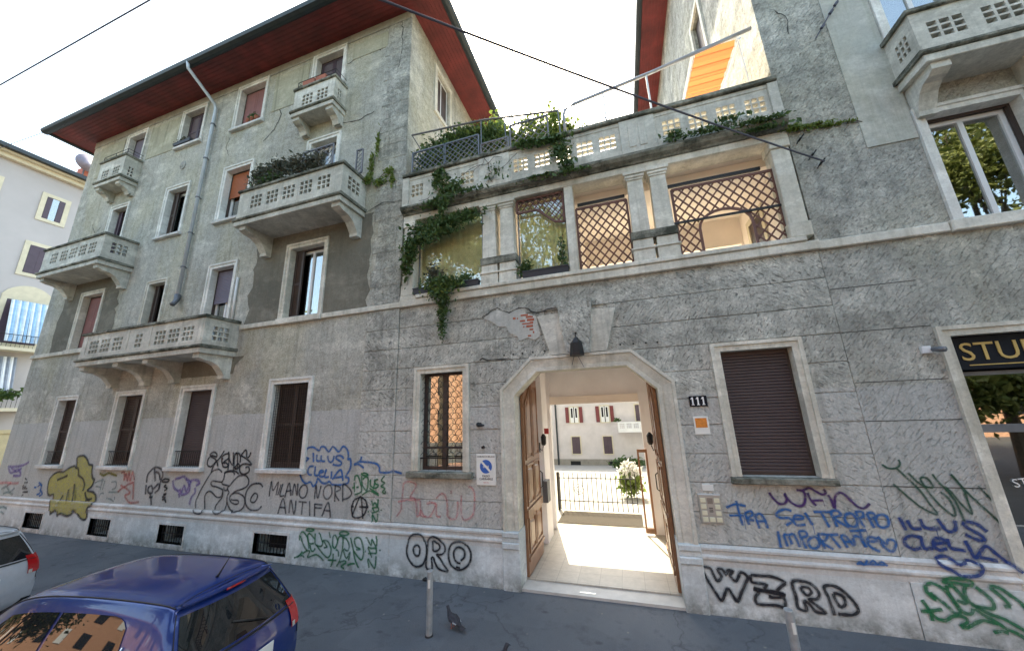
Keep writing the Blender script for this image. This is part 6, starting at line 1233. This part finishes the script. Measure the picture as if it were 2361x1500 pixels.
# litter on the pavement
for k, (x, y, m_) in enumerate(((-3.62, -.06, 'rubber'), )):
    s = MB(); s.tube([(x-.05, y, .02), (x, y-.01, .04), (x+.06, y, .02)], [.02, .03, .015], 7); tag(s.build('litter', M[m_]), 'small dark scrap of litter at the foot of the wall below the ORO graffiti', 'litter')

# ------------------------------------------------------------------ parked cars
def catm(P, t):
    n = len(P)-1; t = min(max(t, 0), n-1e-6); i = int(t); f = t-i
    p0, p1, p2, p3 = P[max(i-1, 0)], P[i], P[min(i+1, n)], P[min(i+2, n)]
    return .5*((2*p1)+(p2-p0)*f+(2*p0-5*p1+4*p2-p3)*f*f+(3*p1-p0-3*p2+p3)*f**3)
ST = [ # u, belt half width, belt z, cant half width, cant z, roof z
 (.00, .60, .86, .47, 1.215, 1.265), (.12, .645, .86, .49, 1.225, 1.285), (.40, .675, .855, .505, 1.245, 1.31), (.8, .685, .845, .515, 1.255, 1.33), (1.3, .69, .83, .52, 1.25, 1.335),
 (1.8, .69, .815, .515, 1.215, 1.31), (2.15, .685, .80, .50, 1.13, 1.225), (2.5, .68, .795, .50, .93, 1.02), (2.75, .67, .79, .52, .84, .865), (3.1, .65, .76, .48, .80, .82), (3.4, .58, .66, .42, .70, .72), (3.55, .46, .50, .3, .53, .54)]
def ring(i):
    u, bw, bz, cw, cz, rz = ST[i]
    g = 0.0; ro = [.06, -.03, -.04, .02, .24, .285, .295, .30] if i == 0 else ([.1, .08, .08, .10, .14, .18, .2, .2] if i == 1 else [0]*8)
    pts = [(bw*.93, .20), (bw*1.0, .36), (bw*1.015, .60), (bw, bz), (cw, cz), (cw*.84, rz-.012), (cw*.45, rz+.008), (0, rz+.014)]
    return [Vector((u+ro[k], pts[k][0], pts[k][1])) for k in range(8)]
RG = [ring(i) for i in range(len(ST))]
def CS(a, k):    # body side surface: a along stations, k up the ring
    return catm([catm(r, k) for r in RG], a)
def HB(a, k):    # hatch (rear) surface, a in -1..1
    p = catm(RG[0], k); bul = .07*(1-a*a)*(1 if k < 4.2 else .35)
    return Vector((p.x-bul, p.y*a, p.z))
def car(loc, yaw, paint, label):
    t = thing('parked_car', label, 'car', loc); t.rotation_euler = (0, 0, yaw)
    def B(mb, name, mat, par=t, smooth=True, lab=None):
        me = bpy.data.meshes.new(name); me.from_pydata([(-v[0], v[1], v[2]) for v in mb.v], [], mb.f); me.materials.append(mat)
        me.polygons.foreach_set('use_smooth', [smooth]*len(me.polygons)); o = bpy.data.objects.new(name, me); COL.objects.link(o); o.parent = par
        if lab: o['label'] = lab
        return o
    def grid(fn, A, K, off=None):
        m = MB(); vs = []
        for a in A:
            for k in K:
                p = fn(a, k)
                if off is not None:
                    e = 1e-3; d1 = fn(a+e, k)-p; d2 = fn(a, k+e)-p; n = d1.cross(d2)
                    n = n.normalized() if n.length > 1e-12 else Vector((0, 0, 1)); c = p-Vector((1.6, 0, .7)); 
                    if n.dot(c) < 0: n = -n
                    p = p+n*off
                vs.append(p)
        nk = len(K); m.add(vs, [(i*nk+j, i*nk+j+1, (i+1)*nk+j+1, (i+1)*nk+j) for i in range(len(A)-1) for j in range(nk-1)]); return m
    lin = lambda a, b, n: [a+(b-a)*i/n for i in range(n+1)]
    m = MB(); nA = len(ST)-1
    for sg in (1, -1):
        g = grid(CS, lin(0, nA, nA*5), lin(0, 7, 42)); m.add([(v[0], v[1]*sg, v[2]) for v in g.v], g.f)
    g = grid(HB, lin(-1, 1, 20), lin(0, 4.6, 30)); m.add(g.v, g.f)
    me_body = B(m, 'body', paint)
    bm_merge(me_body)
    # side windows
    def side_poly(aA, aB, kA, kB, sg, ra=0, rb=0, n=14):
        m = MB(); vs = []
        for i in range(n+1):
            a = aA+(aB-aA)*i/n; sh = 0
            fa = (a-aA)/max(ra, 1e-6); fb = (aB-a)/max(rb, 1e-6)
            kb, kt = kA, kB
            if ra and fa < 1: q = 1-math.sqrt(max(0, 1-(1-fa)**2)); kt = kB-(kB-kA)*.62*q; kb = kA+(kB-kA)*.10*q
            if rb and fb < 1: kt = kA+(kB-kA)*(fb*.96+.04)
            for j in range(9):
                k = kb+(kt-kb)*j/8; p = CS(a, k); e = 1e-3; nn = (CS(a+e, k)-p).cross(CS(a, k+e)-p).normalized()
                if nn.y < 0: nn = -nn
                p = p+nn*.006; vs.append((p.x, p.y*sg, p.z))
        m.add(vs, [(i*9+j, i*9+j+1, (i+1)*9+j+1, (i+1)*9+j) for i in range(n) for j in range(8)]); return m
    DG = M['car_dark_glass']
    for sg in (1, -1):
        B(side_poly(2.45, 4.15, 3.14, 3.90, sg, ra=.55), 'side_window', DG); B(side_poly(4.22, 6.9, 3.14, 3.90, sg, rb=1.3), 'side_window', DG)
        for a, b, r1, r2, nm in ((2.42, 6.9, .5, 0, 'window_trim'),):
            mm = MB(); pts = [(2.40+.0, 3.5), (2.44, 3.22), (2.65, 3.09)]+[(x, 3.08) for x in lin(3.2, 7.0, 12)]
            P3 = []
            for a_, k_ in pts: p = CS(a_, k_); P3.append((p.x, (p.y+.006)*sg, p.z))
            mm.tube(P3, .009, 6); B(mm, nm, M['chrome'])
        mm = MB(); P3 = []
        for a_ in lin(.6, 6.8, 24): p = CS(a_, 4.55); P3.append((p.x, p.y*sg, p.z+.004))
        mm.tube(P3, .006, 4); B(mm, 'roof_gutter', M['rubber'])
        mm = MB()
        for q in ((.62, 1), (2.85, 1)):
            n = 20; r = .30
            mm.add([(q[0]+r*math.cos(2*math.pi*i/n), sg*y_, .28+r*math.sin(2*math.pi*i/n)) for y_ in (.52, .665) for i in range(n)], [tuple(range(n)), tuple(range(2*n-1, n-1, -1))]+[(i, (i+1) % n, (i+1) % n+n, i+n) for i in range(n)])
        for q in (.62, 2.85):
            w_ = MB(); n = 20; r = .275
            w_.add([(q+r*s_*math.cos(2*math.pi*i/n), sg*y_, .28+r*s_*math.sin(2*math.pi*i/n)) for y_, s_ in ((.54, 1), (.67, 1), (.69, .93), (.69, .62)) for i in range(n)], [tuple(range(n))]+[(k*n+i, k*n+(i+1) % n, (k+1)*n+(i+1) % n, (k+1)*n+i) for k in range(3) for i in range(n)])
            wh = B(w_, 'wheel', M['tyre'])
            w_ = MB()
            w_.add([(q+r*.62*math.cos(2*math.pi*i/n), sg*.682, .28+r*.62*math.sin(2*math.pi*i/n)) for i in range(n)], [tuple(range(n))]); B(w_, 'rim', M['rim'], wh)
    # rear window, wiper, lights, spoiler seam, plate
    B(grid(HB, lin(-.93, .93, 20), lin(3.10, 3.97, 8), .007), 'rear_window', DG)
    m = MB(); a0 = HB(.35, 3.15); a1 = HB(-.2, 3.45); a0.x -= .02; a1.x -= .02; m.tube([a0, (a0+a1)/2+Vector((-.012, 0, 0)), a1], .007, 6); B(m, 'wiper', M['rubber'])
    sp = MB(); P = []
    for a in lin(-1, 1, 16):
        p = HB(a*.98, 4.25); q = HB(a*.98, 4.75); P += [(p.x-.075*(1-.25*a*a), p.y, p.z+.035), (p.x+.02, p.y, p.z-.02), (q.x+.10, q.y*1.0, q.z+.022), (q.x+.02, q.y, q.z+.024)]
    sp.add(P, [(i*4+j, i*4+(j+1) % 4, (i+1)*4+(j+1) % 4, (i+1)*4+j) for i in range(16) for j in range(4)]+[(0, 1, 2, 3), (64, 67, 66, 65)]); B(sp, 'spoiler', paint)
    m = MB()
    q = [HB(a, 4.25) for a in lin(-.2, .2, 4)]; m.tube([(p.x-.07, p.y, p.z+.022) for p in q], .010, 5); B(m, 'brake_light', M['tail'])
    for sg in (1, -1):
        mm = MB(); vs = []
        for i in range(7):
            for j in range(9):
                a = .80+.20*i/6; k = 2.35+.85*j/8; 
                if i == 6: k = 2.45+.80*j/8
                p = HB(a, k); vs.append((p.x-.012, p.y*sg*1.012, p.z))
        for i in range(4):
            for j in range(9):
                k = 2.5+.72*j/8; p = CS(.16*(i+1), k); vs.append((p.x, (p.y+.012)*sg, p.z-.02*(i+1)*(j-4)/4*.5))
        mm.add(vs, [(i*9+j, i*9+j+1, (i+1)*9+j+1, (i+1)*9+j) for i in range(10) for j in range(8)]); tl = B(mm, 'tail_light', M['tail'])
        mm = MB(); vs = []
        for i in range(4):
            for j in range(4): p = HB(.82+.07*i/3, 2.36+.06*j); vs.append((p.x-.018, p.y*sg, p.z))
        mm.add(vs, [(i*4+j, i*4+j+1, (i+1)*4+j+1, (i+1)*4+j) for i in range(3) for j in range(3)]); B(mm, 'reversing_lens', M['lampglass'], tl)
    mm = MB(); p = HB(0, 2.3); mm.box(p.x-.02, p.x-.012, -.22, .22, p.z-.05, p.z+.05); B(mm, 'number_plate', M['sign_white'], smooth=False)
    mm = MB(); mm.add([(-.02, -.6, .22), (-.02, .6, .22), (-.05, .6, .36), (-.05, -.6, .36)], [(0, 1, 2, 3)]); B(mm, 'bumper_insert', M['rubber'], smooth=False)
    # panel gaps, fuel flap, handles, road dirt line
    for sg in (1, -1):
        for pts in ([(2.62, k) for k in lin(3.05, 1.3, 10)], [(4.18, k) for k in lin(3.1, .8, 12)], [(1.25, k) for k in lin(4.6, 5.0, 3)]):
            mm = MB(); P3 = []
            for a_, k_ in pts: q = CS(a_, k_); P3.append((q.x, (q.y+.002)*sg, q.z))
            mm.tube(P3, .0035, 4); B(mm, 'door_gap', M['rubber'])
        mm = MB(); P3 = [HB(.985*sg, k) for k in lin(2.0, 4.1, 12)]; mm.tube([(q.x-.004, q.y, q.z) for q in P3], .0045, 4); B(mm, 'hatch_gap', M['rubber'])
        mm = MB(); q = CS(3.0, 2.75); mm.tube([(q.x, (q.y+.012)*sg, q.z), (q.x+.14, (q.y+.014)*sg, q.z)], .012, 6); B(mm, 'door_handle', paint)
    q = CS(1.7, 2.4); mm = MB(); mm.tube([(q.x+.07*math.cos(t_), q.y+.004, q.z+.07*math.sin(t_)) for t_ in [k*math.pi/8 for k in range(16)]], .003, 4, closed=True); B(mm, 'fuel_flap_gap', M['rubber'])
    mm = MB(); mm.tube([CS(.85, k)+Vector((0, 0, .001)) for k in lin(5.0, 7, 10)], .0035, 4); mm2 = [(v[0], -v[1], v[2]) for v in mm.v]; mm.add(mm2, list(mm.f)); B(mm, 'roof_seam', M['rubber'])
    mm = MB(); P3 = [HB(a_, 3.04) for a_ in lin(-.95, .95, 12)]; mm.tube([(q.x-.006, q.y, q.z) for q in P3], .010, 5); B(mm, 'window_seal', M['rubber'])
    # antenna
    p = CS(2.05, 7); m = MB(); m.tube([(p.x, 0, p.z-.005), (p.x-.02, 0, p.z+.02), (p.x-.13, 0, p.z+.19)], [.016, .009, .003], 6); B(m, 'antenna', M['rubber'])
    m = MB(); m.add([CS(7.4, 5.0)+Vector((0, 0, .01))]*3, [(0, 1, 2)])
    m = grid(CS, lin(6.25, 7.75, 8), lin(4.75, 7, 8), .006); m2 = MB()
    for sg in (1, -1): m2.add([(v[0], v[1]*sg, v[2]) for v in m.v], m.f)
    B(m2, 'windscreen', DG)
    return t
def bm_merge(o):
    import bmesh
    bm = bmesh.new(); bm.from_mesh(o.data); bmesh.ops.remove_doubles(bm, verts=bm.verts, dist=.002); bmesh.ops.recalc_face_normals(bm, faces=bm.faces); bm.to_mesh(o.data); bm.free()
    for p in o.data.polygons: p.use_smooth = True
def darkglass():
    m, N, L, P = newmat('tinted car window'); P.inputs['Base Color'].default_value = (.012, .014, .016, 1); P.inputs['Roughness'].default_value = .02
    P.inputs['Specular IOR Level'].default_value = .5; P.inputs['Coat Weight'].default_value = .5; P.inputs['Coat Roughness'].default_value = .01
    return m
M['car_dark_glass'] = darkglass()
car((-3.60, -3.28, 0), R(6), M['blue_paint'], 'blue metallic hatchback parked at the kerb in the left foreground')
car((-8.9, -3.2, 0), R(5), M['silver_paint'], 'pale silver hatchback parked ahead of the blue car, cut by the left edge')

# ------------------------------------------------------------------ far corner building across the side street
FB = thing('apartment_building', 'lilac grey apartment house with cream window trims across the side street', 'building', (-40, 0, -.13))
FX = -34.0
s = MB(); s.box(-50, FX, -14, 30, 2.6, 18.9); s.build('wall', M['far_wall'], FB)
s = MB(); s.box(-50, FX+.02, -14.02, 30.02, -.5, 2.6); s.box(FX-.02, FX+.10, -14, 30, 2.6, 2.8); s.build('base', M['far_base'], FB)
s = MB(); s.box(-50.6, FX+.55, -14.6, 30.6, 18.9, 19.02); s.box(FX, FX+.3, -14.3, 30.3, 18.65, 18.9); s.build('cornice', M['far_trim'], FB)
s = MB(); s.box(-50.9, FX+.85, -14.9, 30.9, 19.021, 19.25); s.build('gutter', M['gutter'], FB)
s = MB(); s.add([(-50.9,-14.9,19.26),(FX+.85,-14.9,19.26),(FX+.85,30.9,19.26),(-50.9,30.9,19.26),(-42,-6,22),(-42,22,22)], [(0,1,4),(1,2,5,4),(2,3,5),(3,0,4,5)]); s.build('roof', M['rooftile'], FB)
def fwin(y0, y1, z0, z1, op, arch=False):
    s = MB(); s.plate(y0-.22, y1+.22, z0-.2, z1+.22, FX, FX+.05, [(y0, y1, z0, z1)], plane='y')
    if arch: s.prism([(y0-.25+(y1-y0+.5)*i/12, z1+.221+.75*math.sin(math.pi*i/12)**.6) for i in range(13)], FX, FX+.05, 'x')
    w = s.build('window', M['far_trim'], FB)
    s = MB(); s.box(FX+.001, FX+.01, y0+.001, y1-.001, z0+.001, z1-.001); s.build('pane', M['glass_mirror'], w)
    m = (y0+y1)/2; wd = (y1-y0)/2
    f = .62 if op else 1.0
    for a, b in ((y0+.01, y0+wd*f), (y1-wd*f, y1-.01)):
        s = MB(); s.slab(a, b, 0, .04, z0+.01, z1-.01, .006); s.v = [(FX+.06-yy, xx, zz) for xx, yy, zz in s.v]; s.build('shutter', M['violet_wood'], w)
for y in (3.6, .9, -1.9, -4.8, 6.4): fwin(y, y+.78, 15.75, 17.25, y == 3.6); fwin(y-.05, y+.75, 12.05, 13.85, False)
fwin(3.35, 4.85, 7.7, 10.3, False, True)
def striped(name, y0, y1, z0, z1, a, b, label, cat):
    t = thing(name, label, cat, (FX+.4, (y0+y1)/2, z0))
    n = 12; w = (y1-y0)/n
    for i in range(n):
        s = MB(); ya = y0+i*w; s.add([(FX+.9, ya, z0), (FX+.9+.06*math.sin(i), ya+w, z0), (FX+.25, ya+w, z1), (FX+.25, ya, z1), (FX+.93, ya+w/2, z0), (FX+.28, ya+w/2, z1)], [(0,4,5,3),(4,1,2,5)]); s.build('stripe', M[a] if i % 2 else M[b], t)
M['stripe_blue'] = simple('pale blue curtain stripe', (.30, .50, .72), .8); M['stripe_teal'] = simple('white curtain stripe', (.66, .74, .78), .8); M['stripe_grey'] = simple('grey awning stripe', (.22, .25, .30), .8)
striped('striped_curtain', 3.45, 5.0, 7.7, 10.25, 'stripe_blue', 'stripe_teal', 'blue and white striped curtain on the balcony across the side street', 'curtain')
striped('striped_awning', 2.8, 4.3, 4.8, 6.9, 'stripe_grey', 'white_frame', 'grey and white striped awning below the blue curtain', 'awning')
for z in (7.2, 3.8):
    s = MB(); s.box(FX+.001, FX+1.0, -3, 5.2, z, z+.18); s.build('balcony_slab', M['far_trim'], FB)
    s = MB(); s.tube([(FX+.02, 5.15, z+.9), (FX+.95, 5.15, z+.9), (FX+.95, -3, z+.9)], .02, 5)
    for k in range(50): s.tube([(FX+.95, 5.15-k*.16, z+.18), (FX+.95, 5.15-k*.16, z+.9)], .008, 4)
    s.build('railing', M['black_metal'], FB)
plant('balcony_plants', 'green plants along the lower balcony across the side street', 'plants', [(FX+1.0, 3.6, 4.7, .15, 1.0, .3, 260)], .10, 'leaf', [], 60)
t = thing('satellite_dish', 'white satellite dish on the roof across the side street', 'satellite dish', (FX+.2, 4.6, 19.3))
s = MB(); s.lathe([(.02, 0), (.3, .05), (.55, .16), (.62, .22)], 0, 0, 20); s.v = [(FX+.6+z, 4.55+x, 20.25+y) for x, y, z in s.v]; s.build('reflector', M['dish'], t, smooth=True)
s = MB(); s.tube([(FX+.5, 4.55, 19.2), (FX+.5, 4.55, 20.2)], .04, 6); s.build('mast', M['grey_metal'], t)
s = MB(); s.box(FX-.2, FX+.5, 4.5, 5.3, 19.25, 20.0); s.build('chimney', M['terracotta'], FB)

# ------------------------------------------------------------------ courtyard building
CB = thing('courtyard_building', 'pale pink building with dark shutters seen through the gateway', 'building', (-2.5, 20, -1.3))
cw_ = [(-4.05, -3.05), (-1.95, -1.05)]
s = MB(); s.box(-16, 9, 20, 24, -1.4, 5.9); s.build('wall', M['court_wall'], CB)
s = MB(); s.box(-16, 9, 19.95, 20, -1.5, -.62); s.build('plinth', simple('grey courtyard plinth', (.30, .28, .25), .9), CB)
s = MB(); s.box(-16, 9, 19.97, 20, 1.70, 1.78); s.build('string_course', M['court_wall'], CB)
s = MB(); s.box(-16.5, 9.5, 19.3, 24.5, 5.901, 6.1); s.build('roof', M['rooftile'], CB)
for k, (x, z0, z1, op) in enumerate(((-3.62, -.26, .88, 0), (-1.43, -.26, .88, 0), (-3.62, 1.85, 2.95, 1), (-1.45, 1.85, 2.95, 1), (-5.9, 1.85, 2.95, 0), (-5.9, -.26, .88, 0), (.9, 1.85, 2.95, 0))):
    s = MB(); s.plate(x-.36, x+.36, z0-.06, z1+.06, 19.94, 20.0, [(x-.29, x+.29, z0, z1)]); w_ = s.build('window', M['far_trim'], CB)
    s = MB(); s.box(x-.289, x+.289, 19.97, 19.98, z0+.001, z1-.001); s.build('pane', M['dark'], w_)
    if op:
        for u in (-.28, .03): s = MB(); s.plate(x+u, x+u+.25, z0+.002, z1-.01, 19.955, 19.968, [(x+u+.06, x+u+.19, z0+.35, z1-.08)]); s.build('sash_frame', M['white_frame'], w_)
    for sg in (-1, 1):
        s = MB()
        if op: a, b = sorted((x+sg*.37, x+sg*.62)); s.slab(a, b, 19.90, 19.93, z0, z1, .005)
        else: a, b = sorted((x+sg*.004, x+sg*.285)); s.slab(a, b, 19.95, 19.968, z0+.01, z1-.01, .005)
        s.build('shutter', M['maroon_wood'] if op else M['violet_wood'], w_)
for x in (-3.75, -1.15):
    s = MB(); s.box(x-.35, x+.35, 19.93, 19.949, -1.05, -.75); s.build('cellar_window', M['dark'], CB)
s = MB(); s.plate(-.62, 2.0, 1.30, 1.85, 19.1, 19.2, pierced(-.35, 1.6, .3, .3)+pierced(.1, 1.6, .3, .3)+pierced(.55, 1.6, .3, .3)); s.box(-.62, 2.0, 19.1, 19.95, 1.18, 1.299); bb = s.build('balcony', M['white_frame'], CB)
s = MB(); s.box(-.5, 2, 19.2, 19.95, 3.75, 3.9); s.build('upper_balcony', M['white_frame'], CB)
plant('balcony_plant', 'green plant on the courtyard balcony', 'plant', [(-.6, 19.15, 1.98, .22, .1, .12, 60)], .05, 'leaf', [], 61)
s = MB(); s.tube([(-4.95, 19.9, -1.2), (-4.95, 19.9, 5.8)], .06, 8); s.build('downpipe', M['gutter'], CB)
plant('flowering_shrub', 'white flowering shrub in the courtyard right of the iron gate', 'shrub', [(-.10, 6.5, .80, .26, .26, .26, 300)], .06, 'flowers', [wig((-.22, 6.5, 0), (-.2, 6.5, .7), seed=62)], 62, extra=('leaf_light', [(-.10, 6.5, .45, .35, .35, .35, 420)]))
plant('courtyard_hedge', 'green hedge at the foot of the courtyard building', 'hedge', [(-.2, 17.8, -.6, .9, .4, .35, 500)], .08, 'leaf', [], 63)

# ------------------------------------------------------------------ across the street, seen in the reflections
OB = thing('apartment_building', 'orange five-storey apartment house across the street behind the camera', 'building', (0, -30, -.1))
s = MB(); s.box(-78, 36, -38, -28, -.2, 10.5); s.build('wall', M['orange_bldg'], OB)
for i in range(37):
    for j in range(3):
        x = -76.5+i*3.0; z = 1.4+j*3.4; s = MB(); s.box(x, x+1.1, -28.001, -27.94, z, z+1.8); s.build('window', M['sign_dark'] if (i+j) % 3 else M['white_frame'], OB)
s = MB(); s.box(-79, 37, -39, -27.2, 10.51, 10.9); s.build('roof', M['rooftile'], OB)
def tree(x, y, h, r, seed, label):
    rnd = random.Random(seed); random.seed(seed); t = thing('street_tree', label, 'tree', (x, y, -.13), 'trees lining the far side of the street')
    s = MB(); s.tube([(x, y, -.2), (x+.05, y, h*.25), (x-.05, y+.1, h*.5), (x, y, h*.8)], [.24, .19, .13, .04], 9)
    cl = []
    for k in range(15):
        a = rnd.uniform(0, 6.28); q = rnd.uniform(.3, 1)*r; zz = h*rnd.uniform(.42, .98); e = (x+q*math.cos(a), y+q*math.sin(a), zz); cl.append(e)
        s.tube([(x, y, h*.35+k*.04*h), ((x+e[0])/2, (y+e[1])/2, (h*.45+e[2])/2), e], [.07, .05, .015], 5)
    s.build('trunk', M['bark'], t)
    m = MB(); pts = []
    for e in cl: pts += [(e[0]+rnd.gauss(0, .42)*r*.55, e[1]+rnd.gauss(0, .42)*r*.55, e[2]+rnd.gauss(0, .40)*r*.45) for _ in range(1100)]
    leaves(m, pts, .105); m.build('crown', M['leaf_tree'], t)
for k, (x, y, h_, r) in enumerate(((-10.5, -12.5, 15, 3.0), (-3.2, -12.8, 16, 3.4), (5.5, -13.5, 9, 2.6), (15.5, -12.5, 16, 3.6), (-19, -11.5, 8.5, 2.8), (-27, -12, 9, 3.0), (13.2, -11.2, 5.6, 2.4))):
    tree(x, y, h_, r, 70+k, ['tall street tree left of the camera position', 'tall street tree almost straight behind the camera', 'low street tree right of the camera position', 'rightmost street tree behind the camera', 'low street tree left of the tall ones behind the camera', 'low street tree farthest along the street behind the camera', 'small bushy street tree opposite the shop'][k])
